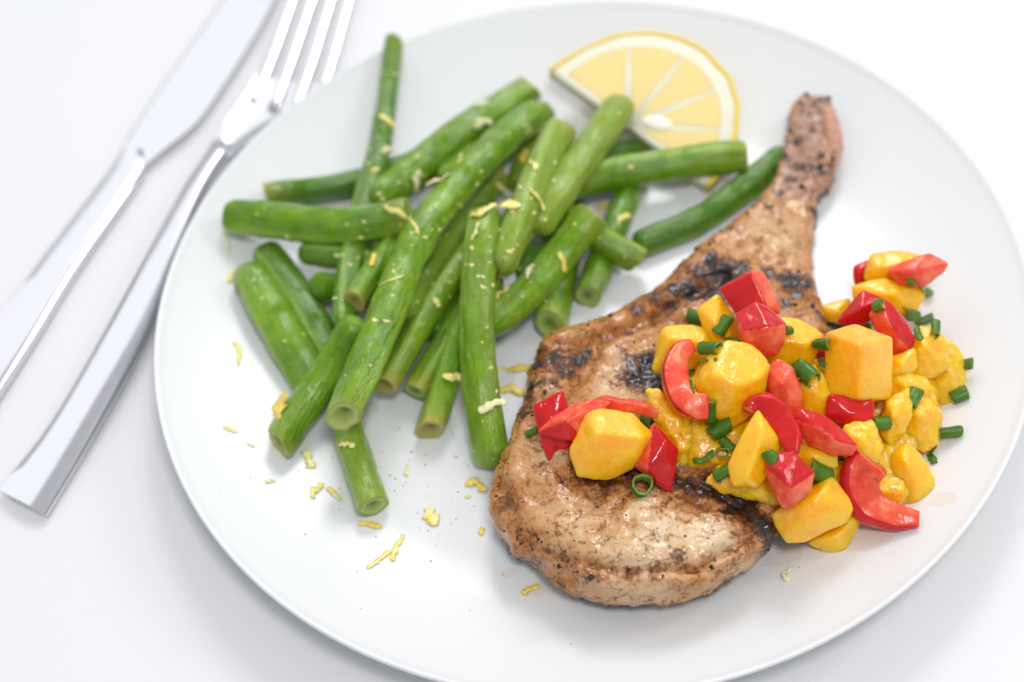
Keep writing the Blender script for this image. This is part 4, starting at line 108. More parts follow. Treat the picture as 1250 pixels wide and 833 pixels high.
 'dust': [[-0.06348,0.01996,0.02675,0.196,0.171,0.966,0.00011],[0.01839,0.04044,0.01545,0.384,-0.203,0.901,0.00027],[-0.07719,-0.01436,0.02388,0.216,-0.783,0.583,0.00017],[-0.05346,0.05453,0.02106,0.67,-0.548,0.501,0.00027],[-0.03176,0.01073,0.03646,-0.197,-0.189,0.962,0.00021],[-0.0421,0.02811,0.02959,0.851,-0.249,0.462,0.00022],[-0.06152,0.02832,0.02488,-0.313,0.253,0.916,0.00011],[-0.04345,0.06329,0.01733,0.655,-0.752,-0.079,0.00016],[-0.04548,0.02172,0.03141,0.754,-0.357,0.551,0.00027],[-0.05878,0.03353,0.02678,0.079,-0.836,0.543,0.00022],[-0.01301,0.00271,0.01953,0.61,-0.709,0.354,0.00017],[-0.04853,-0.02141,0.01789,-0.624,0.104,0.775,0.00021],[-0.02642,0.01776,0.03703,0.513,-0.11,0.851,0.00016],[-0.03002,0.07554,0.01511,0.007,0.074,0.997,0.00013],[0.00934,0.01725,0.01639,-0.571,-0.805,0.163,0.00017],[-0.02424,0.05255,0.00942,0.838,-0.544,-0.036,0.00012],[-0.03533,0.03776,0.02694,0.78,-0.625,-0.04,0.00022],[0.00847,0.06415,0.0283,-0.521,0.42,0.743,0.00022],[-0.02209,0.00346,0.02357,0.032,0.105,0.994,0.00015],[-0.02019,-0.00195,0.02147,0.468,-0.616,0.634,0.00013],[-0.02121,0.05719,0.01036,0.843,-0.525,0.118,0.00021],[-0.04025,0.02841,0.01632,0.729,-0.332,0.599,0.00014],[-0.04155,-0.01842,0.01761,0.716,-0.403,0.57,0.00011],[-0.04035,0.00698,0.01592,-0.593,0.232,0.771,0.00011],[0.01631,0.04378,0.01542,-0.427,0.134,0.894,0.00015],[-0.05548,0.03662,0.03042,-0.004,-0.549,0.836,0.00025],[-0.0555,-0.01129,0.01987,0.6,-0.364,0.713,0.00024],[-0.03954,0.07564,0.02155,0.378,-0.107,0.919,0.00022],[-0.00051,0.01522,0.02273,0.604,-0.742,0.29,0.00016],[-0.05901,-0.01003,0.03449,0.542,-0.281,0.792,0.00019],[-0.02966,0.07732,0.01472,0.778,-0.625,0.06,0.00024],[-0.09735,0.06206,0.0194,0.158,-0.612,0.775,0.00012],[-0.03149,0.05362,0.03061,-0.026,0.28,0.96,0.00021],[-0.02546,-0.00758,0.02012,0.6,-0.694,0.398,0.00011],[-0.07373,0.02975,0.02328,-0.356,0.141,0.924,0.00023],[-0.05634,-0.00392,0.03406,0.839,-0.298,0.456,0.00021],[-0.02877,0.00223,0.03387,0.535,-0.231,0.813,0.00022],[-0.0539,0.06104,0.02425,0.18,-0.055,0.982,0.00014],[-0.03125,0.04879,0.03027,0.233,-0.194,0.953,0.00027],[-0.01258,0.07277,0.02627,0.239,-0.067,0.969,0.00023],[-0.02842,0.01664,0.03776,0.113,-0.079,0.99,0.00025],[-0.07854,0.03127,0.02064,-0.337,-0.543,0.769,0.00026],[-0.04157,-0.01059,0.02022,-0.189,-0.172,0.967,0.00012],[-0.0968,0.02436,0.0171,0.733,0.228,0.641,0.00024],[-0.08764,0.03706,0.01941,-0.59,-0.013,0.807,0.00012],[-0.01809,0.00647,0.02311,0.105,0.023,0.994,0.00018],[-0.03863,0.07256,0.02042,0.577,-0.436,0.691,0.00013],[-0.02805,-0.00445,0.02917,0.984,-0.176,0.022,0.00018],[0.00034,0.01978,0.02675,0.05,-0.486,0.872,0.00011],[0.00185,0.06537,0.03061,0.524,0.182,0.832,0.00023],[-0.03734,0.02222,0.02141,0.071,-0.054,0.996,0.00014],[-0.05041,0.05769,0.02052,0.621,-0.567,0.542,0.00015],[-0.03069,0.01481,0.03734,-0.171,-0.149,0.974,0.00028],[-0.0625,-0.01196,0.03537,0.029,-0.159,0.987,0.00022],[-0.05159,-0.00755,0.01781,0.867,-0.489,0.094,0.00022],[-0.02252,0.08643,0.01769,0.433,-0.427,0.794,0.00025],[-0.04376,0.0294,0.03223,0.675,-0.313,0.668,0.00022],[-0.03158,0.04325,0.02744,0.684,-0.449,0.574,0.00012],[-0.02067,0.05898,0.01212,0.747,-0.467,0.473,0.00017],[0.00988,0.01752,0.01885,-0.471,-0.862,0.19,0.00026],[-0.0751,0.06379,0.01644,0.175,-0.811,0.559,0.00027],[-0.01926,0.0683,0.02746,0.086,0.229,0.97,0.0002],[-0.01457,0.02311,0.01384,-0.027,0.037,0.999,0.00022],[-0.01508,0.07202,0.02664,0.202,-0.014,0.979,0.00017],[-0.06222,-0.01478,0.02085,-0.451,0.312,0.836,0.00022],[-0.04948,0.01412,0.03183,0.786,-0.21,0.581,0.00016],[-0.04914,0.00863,0.02079,0.886,-0.153,0.438,0.00016],[-0.09662,-0.03044,0.018,-0.099,0.112,0.989,0.00026],[-0.03403,0.06806,0.01744,0.157,0.142,0.977,0.00011],[-0.02192,0.01256,0.03664,0.029,-0.224,0.974,0.00014],[-0.00341,0.03745,0.03284,-0.143,0.096,0.985,0.00023],[-0.01533,0.01775,0.03388,0.749,-0.413,0.519,0.00014],[-0.01218,0.04588,0.03449,-0.683,0.378,0.625,0.00025],[-0.02128,0.05827,0.01237,0.746,-0.47,0.472,0.0002],[-0.06268,0.08028,0.02002,-0.735,0.125,0.667,0.00011],[-0.05975,0.0768,0.02221,-0.017,-0.009,1.0,0.00018],[-0.06645,0.05494,0.02194,-0.071,0.07,0.995,0.00016],[-0.10027,0.04271,0.02283,-0.418,-0.767,0.487,0.00025],[-0.0058,0.08159,0.02477,0.299,0.259,0.919,0.00022],[-0.04805,0.02808,0.03355,0.156,0.025,0.987,0.00016],[-0.04493,0.06479,0.02142,0.451,-0.27,0.85,0.00016],[-0.00782,0.07524,0.02508,0.445,-0.372,0.814,0.00016],[-0.01778,0.02163,0.03763,-0.006,0.038,0.999,0.00018],[-0.04703,0.02761,0.03338,0.196,0.021,0.98,0.00018],[-0.00136,0.05136,0.03169,0.695,-0.151,0.704,0.00019],[-0.0053,0.03385,0.03268,-0.147,0.06,0.987,0.00014],[-0.02319,0.0056,0.03372,0.202,-0.789,0.581,0.00012],[-0.02875,0.0264,0.03742,-0.343,0.054,0.938,0.00017],[-0.02124,0.06169,0.01438,0.384,-0.248,0.889,0.00011],[-0.00622,0.08216,0.02478,0.385,0.215,0.897,0.00015],[-0.02072,-0.00393,0.01746,0.63,-0.774,0.068,0.00026],[-0.01447,0.01072,0.02323,0.031,-0.086,0.996,0.00015],[-0.03345,0.06957,0.01703,-0.102,0.404,0.909,0.00017],[-0.08405,0.0026,0.0143,-0.062,-0.158,0.986,0.00025],[-0.02065,0.06028,0.01308,0.654,-0.414,0.634,0.00021],[-0.02885,0.01569,0.03763,0.021,-0.187,0.982,0.00013],[-0.01511,0.02808,0.01323,-0.357,0.307,0.882,0.00019],[-0.03214,0.00984,0.03621,-0.177,-0.183,0.967,0.00017],[-0.02612,0.05274,0.01373,0.605,-0.432,0.669,0.00024],[-0.03069,0.0481,0.0149,0.37,-0.191,0.909,0.00015],[-0.02981,0.00888,0.03624,0.017,-0.205,0.979,0.00021],[-0.01652,0.02153,0.03768,0.363,-0.342,0.867,0.00018],[-0.00536,0.09841,0.01499,0.57,-0.44,0.694,0.00011],[-0.02976,0.01408,0.03733,-0.054,-0.131,0.99,0.00016],[-0.01599,0.02235,0.03778,0.363,-0.342,0.867,0.00022],[-0.04487,0.03138,0.03296,0.255,-0.057,0.965,0.00025],[0.00283,0.03864,0.03123,0.648,-0.508,0.568,0.00019],[-0.00685,0.03658,0.03317,0.79,-0.22,0.572,0.00011],[-0.04425,0.00824,0.02069,0.489,-0.174,0.855,0.00017],[-0.05921,-0.0035,0.03587,0.053,-0.006,0.999,0.00013],[-0.03306,-0.05158,0.01378,0.227,-0.971,0.069,0.00011],[-0.01313,0.07298,0.01176,-0.565,0.249,0.787,0.00025],[-0.03597,0.07457,0.01956,0.453,-0.333,0.827,0.00017],[-0.08018,-0.01726,0.02166,0.287,-0.777,0.56,0.00012],[0.00335,0.01172,0.01567,0.069,-0.179,0.981,0.00011],[-0.0265,0.00959,0.03478,0.862,-0.198,0.467,0.00011],[-0.01718,-0.00117,0.01721,0.581,-0.787,-0.207,0.00012],[-0.00714,0.00622,0.01478,0.601,-0.211,0.771,0.00019],[-0.0671,-0.00363,0.03103,-0.7,0.233,0.675,0.00013],[-0.10036,0.04275,0.01956,-0.246,-0.909,-0.338,0.00022],[-0.04046,0.03065,0.01732,0.524,-0.153,0.838,0.00025],[-0.01657,0.06114,0.01265,-0.465,-0.126,0.876,0.00016],[-0.03492,-0.04998,0.01663,-0.09,-0.636,0.766,0.00014],[-0.0257,-0.00157,0.02343,0.295,-0.208,0.932,0.00019],[-0.05023,-0.00304,0.01984,0.466,-0.353,0.811,0.00011],[0.00509,0.04278,0.02131,0.317,-0.836,0.448,0.00012],[-0.0107,0.0068,0.02228,0.298,-0.373,0.879,0.00022],[-0.0349,-0.00208,0.0334,-0.51,-0.102,0.854,0.00024],[-0.08188,0.06314,0.01058,0.118,-0.932,-0.343,0.00014],[-0.02295,0.00841,0.03578,-0.003,-0.289,0.957,0.00019],[-0.01881,0.08916,0.01708,0.341,-0.334,0.879,0.00023],[-0.00979,0.00201,0.01561,0.459,-0.124,0.88,0.00021],[-0.02116,-0.00263,0.02147,0.5,-0.649,0.573,0.00013],[-0.03369,-0.00232,0.03385,-0.235,-0.131,0.963,0.00015],[-0.03308,0.07361,0.01557,0.767,-0.636,0.088,0.00022],[-0.07491,0.03911,0.02913,-0.084,-0.235,0.968,0.00013],[-0.04789,0.02476,0.03356,0.238,-0.019,0.971,0.00012],[-0.01913,0.05937,0.02323,0.75,-0.654,0.097,0.00019],[-0.03768,0.00209,0.03139,-0.815,0.109,0.569,0.00013],[-0.02576,0.064,0.02764,-0.271,0.47,0.84,0.00027],[-0.08449,0.04399,0.02874,-0.07,0.247,0.966,0.00021],[-0.00527,0.00579,0.0119,0.872,-0.212,0.441,0.00027],[0.00209,0.03512,0.02867,0.883,-0.446,0.144,0.00019],[-0.02825,0.05523,0.01527,-0.057,0.062,0.996,0.00014],[-0.01348,0.06813,0.01296,-0.361,0.158,0.919,0.00016],[-0.05542,0.00868,0.03482,-0.054,0.151,0.987,0.00027],[-0.02922,0.0477,0.02848,0.746,-0.47,0.472,0.00015],[-0.03655,0.05026,0.03034,-0.177,0.236,0.955,0.0001],[-0.10318,0.01382,0.01745,-0.286,-0.229,0.93,0.00014],[-0.04798,0.0247,0.03358,0.238,-0.019,0.971,0.00018],[-0.10247,0.04146,0.01683,-0.105,0.184,0.977,0.00018],[-0.08312,0.06281,0.01134,0.085,-0.991,-0.103,0.0001],[-0.01196,0.03527,0.03761,0.305,-0.012,0.952,0.00011],[-0.02712,0.02426,0.03796,-0.024,-0.111,0.993,0.00027],[-0.02214,0.01427,0.03673,-0.221,-0.033,0.975,0.00019],[-0.03985,0.01826,0.02134,0.154,-0.135,0.979,0.00012],[-0.02886,0.02184,0.03781,-0.238,0.152,0.959,0.00011],[0.00503,0.04031,0.02938,0.612,-0.639,0.467,0.00013],[-0.07273,-0.02958,0.00835,0.998,0.018,0.065,0.00025],[-0.04973,0.00266,0.02153,-0.028,0.025,0.999,0.00011],[-0.07626,-0.01288,0.02565,0.129,-0.79,0.6,0.00026],[-0.02475,0.05254,0.0119,0.749,-0.529,0.4,0.00024],[-0.04216,0.03147,0.03162,0.658,-0.361,0.661,0.00015],[-0.02042,0.00633,0.03025,0.843,-0.517,-0.148,0.00014],[-0.03571,0.04457,0.03111,0.057,0.119,0.991,0.00022],[-0.00968,0.02081,0.0228,-0.649,0.508,0.566,0.00015],[-0.01374,0.03187,0.03764,-0.078,0.035,0.996,0.00016],[-0.06169,-0.00663,0.03596,0.009,-0.05,0.999,0.0001],[-0.02696,0.00661,0.01956,0.862,-0.5,-0.087,0.0001],[-0.04541,0.02268,0.03185,0.615,-0.274,0.739,0.00022],[-0.10296,0.0525,0.02662,-0.064,0.211,0.975,0.00019],[-0.04176,0.03723,0.03236,0.129,0.115,0.985,0.00023],[-0.04637,0.02189,0.0324,0.65,-0.273,0.709,0.00028],[-0.06265,-0.01141,0.03545,-0.025,-0.135,0.991,0.0002],[-0.06819,0.02714,0.02052,0.91,-0.178,0.374,0.00012],[-0.05535,0.03691,0.03061,-0.004,-0.549,0.836,0.00014],[-0.03985,0.03488,0.01731,0.131,0.142,0.981,0.00019],[-0.02502,0.0188,0.03593,0.617,-0.062,0.784,0.00026],[-0.04334,0.03073,0.01842,0.111,0.121,0.986,0.00025],[-0.03586,-0.02277,0.02779,-0.351,-0.324,0.878,0.00012],[-0.05887,0.03255,0.02498,-0.063,-0.982,0.176,0.00016],[-0.03923,0.0358,0.03141,0.617,-0.445,0.648,0.00022],[-0.06627,0.01589,0.02808,0.341,0.089,0.936,0.00011],[-0.04167,0.06437,0.01675,-0.788,0.1,0.607,0.0001],[-0.04405,0.01207,0.02136,0.212,-0.136,0.968,0.00012],[-0.0414,0.03279,0.01783,0.262,0.071,0.962,0.00013],[-0.04541,-0.01443,0.01929,-0.432,0.075,0.899,0.00018],[-0.04103,0.03317,0.03143,0.658,-0.361,0.661,0.00016],[-0.03626,0.03432,0.01453,0.803,-0.392,0.448,0.00023],[-0.02593,0.05055,0.01166,0.769,-0.473,0.43,0.00026],[-0.10492,0.01742,0.01796,-0.304,-0.245,0.92,0.00021],[-0.05586,0.09279,0.02278,0.268,-0.077,0.96,0.00023],[-0.07483,-0.04539,0.01556,-0.093,0.052,0.994,0.00011],[-0.10028,0.00736,0.01663,-0.291,-0.398,0.87,0.00022],[-0.02474,0.08203,0.01629,0.46,-0.583,0.669,0.0002],[-0.08353,-0.02226,0.01788,0.411,-0.632,0.657,0.00016],[-0.0793,0.02475,0.01741,0.445,0.127,0.887,0.00018],[-0.05837,0.00829,0.03496,-0.352,0.156,0.923,0.00018],[-0.05521,0.0821,0.0188,0.984,-0.159,-0.076,0.00014],[0.01048,0.06743,0.02798,-0.633,0.411,0.656,0.00024],[0.00279,0.01766,0.02299,0.545,-0.833,0.098,0.00024],[-0.00498,0.05034,0.03461,0.672,-0.111,0.732,0.00015],[-0.06897,0.03365,0.02633,-0.049,-0.88,0.472,0.00013],[-0.05608,0.0073,0.03511,0.145,0.043,0.989,0.00026],[-0.00661,0.04735,0.03564,0.609,-0.118,0.785,0.00014],[-0.06057,0.0324,0.0239,0.017,-0.989,0.144,0.00023],[0.01178,0.02157,0.02178,0.249,-0.028,0.968,0.00011],[-0.05284,0.05529,0.02106,0.697,-0.591,0.406,0.00017],[-0.03903,0.06376,0.01808,-0.076,-0.01,0.997,0.0001],[-0.05003,-0.03367,0.01558,0.28,-0.398,0.874,0.00012],[-0.00706,0.03169,0.01351,0.447,-0.246,0.86,0.00021],[-0.06216,0.03269,0.02266,0.04,-0.958,-0.284,0.00011],[-0.05177,0.00974,0.02385,0.383,0.186,0.905,0.00016],[-0.02607,0.02024,0.03726,0.484,-0.159,0.86,0.0001],[-0.03166,-0.00514,0.03342,-0.084,-0.186,0.979,0.00019],[0.00957,0.05066,0.03167,0.33,-0.055,0.942,0.00011],[-0.03261,0.01872,0.03603,-0.431,0.081,0.899,0.00021],[-0.0946,0.01271,0.01808,0.422,0.003,0.907,0.00013],[0.00358,0.01381,0.01584,-0.332,0.062,0.941,0.00016],[-0.06006,0.06646,0.02125,0.642,-0.153,0.751,0.00023],[-0.03327,0.00243,0.03459,-0.229,-0.105,0.968,0.00028],[-0.05236,0.03207,0.02967,-0.595,0.422,0.684,0.00019],[-0.04574,0.02403,0.01981,0.362,0.011,0.932,0.00012],[-0.05881,0.01241,0.03343,-0.438,0.25,0.863,0.00023],[-0.04707,0.06837,0.02261,0.104,0.176,0.979,0.00017],[0.00284,0.02253,0.02801,-0.005,-0.451,0.892,0.00016],[-0.05446,0.00057,0.022,0.067,-0.925,0.375,0.00016],[-0.05496,0.04034,0.03087,-0.158,0.299,0.941,0.00015],[-0.05172,0.10396,0.02079,0.974,-0.186,0.132,0.00012],[-0.03885,0.01482,0.02043,0.375,-0.201,0.905,0.00024],[-0.05426,0.03723,0.03078,0.122,-0.514,0.849,0.00022],[-0.0476,-0.02187,0.0183,-0.128,-0.127,0.984,0.00013],[-0.06655,0.03318,0.02598,-0.052,-0.851,0.523,0.00026],[-0.03822,0.01397,0.01879,0.767,-0.464,0.443,0.00026],[-0.05522,0.03439,0.02851,-0.013,-0.944,0.331,0.0002],[-0.04114,0.06722,0.01938,0.575,-0.407,0.71,0.00022],[-0.04037,0.0084,0.0154,-0.598,0.334,0.729,0.00013],[-0.06997,-0.02704,0.03558,-0.048,0.072,0.996,0.00012],[-0.04976,0.01987,0.034,0.194,0.011,0.981,0.00011],[0.01027,0.04835,0.0242,0.269,-0.526,0.807,0.00014],[-0.07412,0.03442,0.02606,-0.249,-0.864,0.438,0.00019],[-0.01684,0.07138,0.02675,-0.376,0.405,0.833,0.00014],[-0.02408,-0.00449,0.02217,0.444,-0.46,0.769,0.00016],[-0.07588,-0.00953,0.02854,-0.451,-0.486,0.749,0.00019],[-0.02796,0.08961,0.01842,-0.089,0.327,0.941,0.00025],[-0.03042,-0.00482,0.03329,0.226,-0.276,0.934,0.00025],[-0.08766,-0.01432,0.0195,-0.638,0.289,0.714,0.00026],[-0.05814,0.01708,0.0325,-0.427,0.211,0.879,0.00026],[-0.05348,0.01467,0.03445,-0.025,-0.0,1.0,0.00017],[-0.02568,0.05232,0.01301,0.657,-0.432,0.618,0.00025],[-0.03375,0.07329,0.01668,0.681,-0.656,0.325,0.00022],[-0.03594,0.00426,0.03312,-0.61,-0.059,0.79,0.00014],[-0.05032,0.01732,0.03391,0.16,-0.068,0.985,0.00023],[-0.07878,-0.01373,0.02485,-0.029,-0.704,0.709,0.00028],[-0.04204,0.063,0.01571,-0.758,-0.476,0.445,0.00019],[-0.06894,0.03278,0.0223,0.399,-0.041,0.916,0.00017],[-0.04941,-0.03024,0.01674,0.119,-0.181,0.976,0.00018],[-0.09066,-0.03093,0.01404,0.732,-0.549,0.403,0.00014],[-0.05599,0.05115,0.02043,0.727,-0.662,0.184,0.00015],[-0.0552,-0.01972,0.01469,-0.402,0.155,0.902,0.00025]],
 'chive': [
  ['open chive ring lying flat on bare chop meat below the diamond shaped pepper',[0.00423,-0.07625,0.02981],[0.00708,-0.07871,0.02996],0.0032,'r'],
  ['dark chive bit behind the separate mango cube',[0.01041,-0.05104,0.02518],[0.01266,-0.0552,0.02728],0.0019,'t'],
  ['thin chive sliver at the far left tip of the salsa',[-0.02411,-0.05328,0.02682],[-0.02063,-0.05369,0.02952],0.00118,'t'],
  ['fat chive tube with slanted cut end at the top left of salsa',[0.02944,-0.01491,0.02285],[0.03422,-0.01913,0.02351],0.00237,'t'],
  ['chive tube leaning on the peaked mango wedge',[0.03882,-0.02923,0.03806],[0.03469,-0.03349,0.0362],0.00202,'t'],
  ['flat chive sliver behind the largest mango cube',[0.03704,-0.03392,0.0341],[0.0408,-0.03684,0.03509],0.00096,'l'],
  ['chive piece on the back corner of the largest mango cube',[0.02805,-0.04284,0.04326],[0.0327,-0.04661,0.0472],0.00208,'t'],
  ['thin split chive strip at the edge of the largest mango cube',[0.02726,-0.04698,0.04276],[0.03159,-0.04992,0.04647],0.00092,'l'],
  ['square cut chive piece on the C shaped pepper strip',[0.02363,-0.03725,0.02736],[0.02669,-0.04067,0.02474],0.00242,'t'],
  ['upright chive piece at the end of the C shaped pepper strip',[0.02811,-0.05872,0.03992],[0.02799,-0.06111,0.03244],0.00173,'t'],
  ['broad chive piece below the upright chive',[0.02719,-0.06455,0.03133],[0.03323,-0.06327,0.03336],0.00232,'t'],
  ['dark chive piece tucked under the broad chive',[0.03016,-0.06556,0.02985],[0.03272,-0.06944,0.02916],0.00162,'t'],
  ['torn chive leaf bit on the ragged mango',[0.02179,-0.06973,0.02673],[0.02747,-0.06919,0.02872],0.00161,'l'],
  ['curled chive half ring beside the torn chive bit',[0.02772,-0.0688,0.02971],[0.03176,-0.07097,0.02905],0.00184,'r'],
  ['long chive tube at the front edge of ragged mango',[0.02615,-0.07817,0.03084],[0.03296,-0.07805,0.03523],0.00182,'t'],
  ['tiny chive bit right of the lower red pepper cube',[0.05288,-0.03873,0.04157],[0.0551,-0.03781,0.03873],0.00142,'t'],
  ['thick ridged chive ring segment above the slanting pepper strip',[0.05538,-0.04866,0.03594],[0.05868,-0.05496,0.037],0.00268,'t'],
  ['chive bit hidden behind the thick ridged chive',[0.05493,-0.04468,0.0296],[0.05677,-0.04491,0.03029],0.00166,'t'],
  ['chive tube lying across the back corner of the tall mango cube',[0.07457,-0.01209,0.00669],[0.08032,-0.01688,0.00821],0.00217,'t'],
  ['chive piece at the left edge of the tall mango cube',[0.06185,-0.04229,0.03676],[0.06483,-0.04585,0.04075],0.00164,'t'],
  ['tiny dark chive bit left of the tall mango cube',[0.0629,-0.04588,0.03349],[0.06248,-0.04945,0.03521],0.00117,'t'],
  ['chive bit on the back edge of the tall mango cube',[0.08179,-0.01552,0.00954],[0.08596,-0.01635,0.00634],0.00153,'t'],
  ['short chive stub on the curved shiny pepper wedge',[0.08118,-0.03124,0.03621],[0.0836,-0.03173,0.03745],0.00191,'t'],
  ['chive piece on the mango just below the far top of the heap',[0.09361,-0.02374,0.02063],[0.09781,-0.02249,0.01694],0.00223,'t'],
  ['small chive bit on the far pink pepper slice',[0.09506,-0.01775,0.02888],[0.09697,-0.01851,0.02783],0.00111,'t'],
  ['thin pale chive thread hanging off the far pink pepper slice',[0.09854,-0.01807,0.02818],[0.1011,-0.01863,0.02163],0.00049,'l'],
  ['torn green herb bit hanging at the far right of the heap top',[0.10416,-0.01001,0.01086],[0.10715,-0.00715,0.00915],0.00205,'l'],
  ['slanting chive stalk,upper of the crossed pair at right',[0.09986,-0.01887,0.00806],[0.10502,-0.01813,0.00929],0.00139,'t'],
  ['upright chive stalk of the crossed pair at right',[0.09975,-0.03341,0.02775],[0.09782,-0.03942,0.0288],0.00132,'t'],
  ['wrinkled dark chive scrap next to the shiny pepper wedge',[0.09348,-0.035,0.02768],[0.09349,-0.04019,0.02884],0.00144,'l'],
  ['thick chive tube on the front yellow mango chunk',[0.05153,-0.07944,0.03187],[0.05736,-0.08049,0.0266],0.00295,'t'],
  ['dark chive sliver above the curled red pepper',[0.06181,-0.07222,0.02269],[0.06506,-0.07239,0.02256],0.0014,'t'],
  ['chive bit on the face of pale pointed mango wedge',[0.04015,-0.07914,0.04064],[0.04219,-0.08249,0.04031],0.00179,'t'],
  ['stubby twin chive piece on the mango right of the tall cube',[0.0891,-0.05484,0.02487],[0.08556,-0.05945,0.02477],0.00213,'t'],
  ['chive tube with open end on the pulpy mango strip',[0.07325,-0.06592,0.028],[0.07822,-0.06537,0.02643],0.0021,'t'],
  ['short chive ring at the outer right edge of the heap',[0.10739,-0.04263,0.01787],[0.10958,-0.04178,0.01416],0.00182,'r'],
  ['chive tube with open ring end at the outer right of the heap',[0.10188,-0.05089,0.01212],[0.10653,-0.05023,0.01347],0.00218,'t'],
  ['chive tube lying alone on bare plate at the right',[0.09392,-0.06429,0.01524],[0.101,-0.0636,0.01378],0.00167,'t'],
  ['folded chive bit above the smooth orange mango block',[0.0914,-0.06723,0.01093],[0.09267,-0.06746,0.01396],0.00143,'l'],
  ['small folded chive tail below its folded partner',[0.09117,-0.06814,0.011],[0.09113,-0.07247,0.01193],0.00118,'l'],
  ['thin chive shaving under the long front chive',[0.02702,-0.07707,0.03074],[0.02746,-0.07983,0.02942],0.00091,'l'],
  ['narrow chive edge slipping into the C shaped pepper',[0.02371,-0.05128,0.04036],[0.02365,-0.05702,0.04196],0.00069,'l'],
 ],
 'chive_n': [[-0.04872,0.01888,0.99863],[0.36989,-0.10058,0.92362],[-0.00237,-0.34933,0.937],[0.01095,-0.20203,0.97932],[0.3893,-0.57481,0.71975],[0.19097,-0.82991,0.5242],[-0.365,0.65494,0.66168],[-0.69241,0.19814,0.69376],[-0.3305,0.13124,0.93464],[-0.63742,-0.71801,0.27958],[-0.04184,-0.29795,0.95366],[0.39274,-0.00982,0.9196],[-0.28072,-0.55561,0.78262],[-0.19799,-0.55988,0.80457],[0.00603,-0.20282,0.9792],[0.10788,-0.00595,0.99415],[-0.2455,0.04085,0.96854],[-0.21327,-0.97697,-0.00654],[0.0,0.0,1.0],[-0.96188,-0.06937,0.26454],[-0.97467,0.09255,0.2036],[0.0,0.0,1.0],[-0.43079,-0.08764,0.89819],[0.11259,-0.96287,0.24538],[-0.23464,-0.93571,0.26342],[0.04978,-0.98559,-0.16163],[-0.25352,0.02079,0.96711],[-0.23038,0.04192,0.9722],[0.17096,-0.10089,0.9801],[-0.23819,0.11309,0.96461],[-0.16128,-0.97864,0.12747],[-0.47434,0.14614,0.86813],[0.46607,-0.68397,0.56121],[-0.02023,-0.92837,0.37112],[-0.55746,-0.31293,0.76897],[0.64843,-0.25816,0.71617],[-0.30922,0.14625,0.93968],[-0.28749,0.18536,0.93968],[-0.26188,0.19422,0.94536],[-0.26794,0.21265,0.93968],[0.06221,-0.64743,0.75958],[0.72544,0.26341,0.63588]],
 'zest': [
  ['largest flat zest patch on plate beside the slanted bean tip',[[-0.09928,-0.02856,0.01419],[-0.09749,-0.02692,0.0171],[-0.09603,-0.02366,0.01795],[-0.09443,-0.02124,0.0198]],[-0.41187,0.14135,0.90021],0.00595,0.2,'o'],
  ['zest flake with pepper speck below the slanted bean tip',[[-0.09008,-0.04089,0.00703],[-0.09032,-0.03884,0.00691],[-0.09056,-0.03672,0.00681],[-0.09079,-0.03467,0.00672]],[0.15205,0.06591,0.98617],0.00372,0.2,'y'],
  ['pale zest flake,left of a pair above the lowest bean end',[[-0.08973,-0.05242,0.00812],[-0.08892,-0.05065,0.00774],[-0.08808,-0.04885,0.00739],[-0.08725,-0.04712,0.00707]],[0.186,0.10337,0.9771],0.00342,0.3,'y'],
  ['thin zest wisp,right of a pair near the lowest bean end',[[-0.08465,-0.04852,0.00678],[-0.0839,-0.05034,0.00683],[-0.08314,-0.05221,0.00688],[-0.0824,-0.05402,0.00695]],[0.14214,0.0852,0.98617],0.00195,0.6,'y'],
  ['flat zest strip right under the hollow end of lowest bean',[[-0.07666,-0.06247,0.00702],[-0.07435,-0.06308,0.00677],[-0.07197,-0.06372,0.00654],[-0.06965,-0.06436,0.00636]],[0.12636,0.10721,0.98617],0.00241,0.2,'o'],
  ['slanted zest shred on bare plate at the lower centre left',[[-0.07457,-0.07942,0.00949],[-0.0724,-0.07754,0.00868],[-0.07014,-0.07566,0.00794],[-0.06792,-0.07387,0.0073]],[0.17083,0.18848,0.96711],0.00213,0.2,'y'],
  ['upright curved zest shred touching the slanted one',[[-0.0674,-0.07731,0.00779],[-0.06616,-0.07434,0.00714],[-0.06486,-0.07132,0.00658],[-0.06357,-0.06844,0.00618]],[0.11129,0.12279,0.98617],0.00214,0.5,'y'],
  ['squarish zest flake on bare plate between beans and chop',[[-0.05574,-0.06018,0.0058],[-0.0553,-0.0622,0.0058],[-0.05484,-0.06427,0.0058],[-0.05439,-0.06627,0.0058]],[0.0,0.0,1.0],0.00458,0.1,'y'],
  ['orange zest clump beside the left edge of the chop',[[-0.04411,-0.05307,0.0058],[-0.04194,-0.05389,0.0058],[-0.03972,-0.05473,0.0058],[-0.03756,-0.05554,0.0058]],[0.0,0.0,1.0],0.00292,0.4,'o'],
  ['orange zest bit at the lower left of the chop',[[-0.03184,-0.09241,0.00681],[-0.03002,-0.09227,0.00702],[-0.02814,-0.09192,0.00688],[-0.02632,-0.09156,0.00672]],[0.04458,0.15936,0.98621],0.00255,0.2,'o'],
  ['pale curl hanging below the blunt end of horizontal bean',[[-0.114,0.05202,0.01562],[-0.11369,0.04901,0.01497],[-0.11336,0.04589,0.01432],[-0.11304,0.04286,0.01373]],[0.36721,-0.15919,0.91642],0.00135,0.5,'p'],
  ['small crescent of zest on the left plate wall',[[-0.11192,0.00834,0.01052],[-0.11136,0.00548,0.01029],[-0.11079,0.00254,0.01007],[-0.11024,-0.00033,0.00988]],[0.30895,-0.01518,0.95096],0.00181,0.6,'y'],
  ['tiny zest sliver on the far left of plate',[[-0.11523,-0.02546,0.0126],[-0.11393,-0.02599,0.01215],[-0.11257,-0.02656,0.01171],[-0.11126,-0.02711,0.0113]],[0.33436,0.07221,0.93968],0.0015,0.2,'y'],
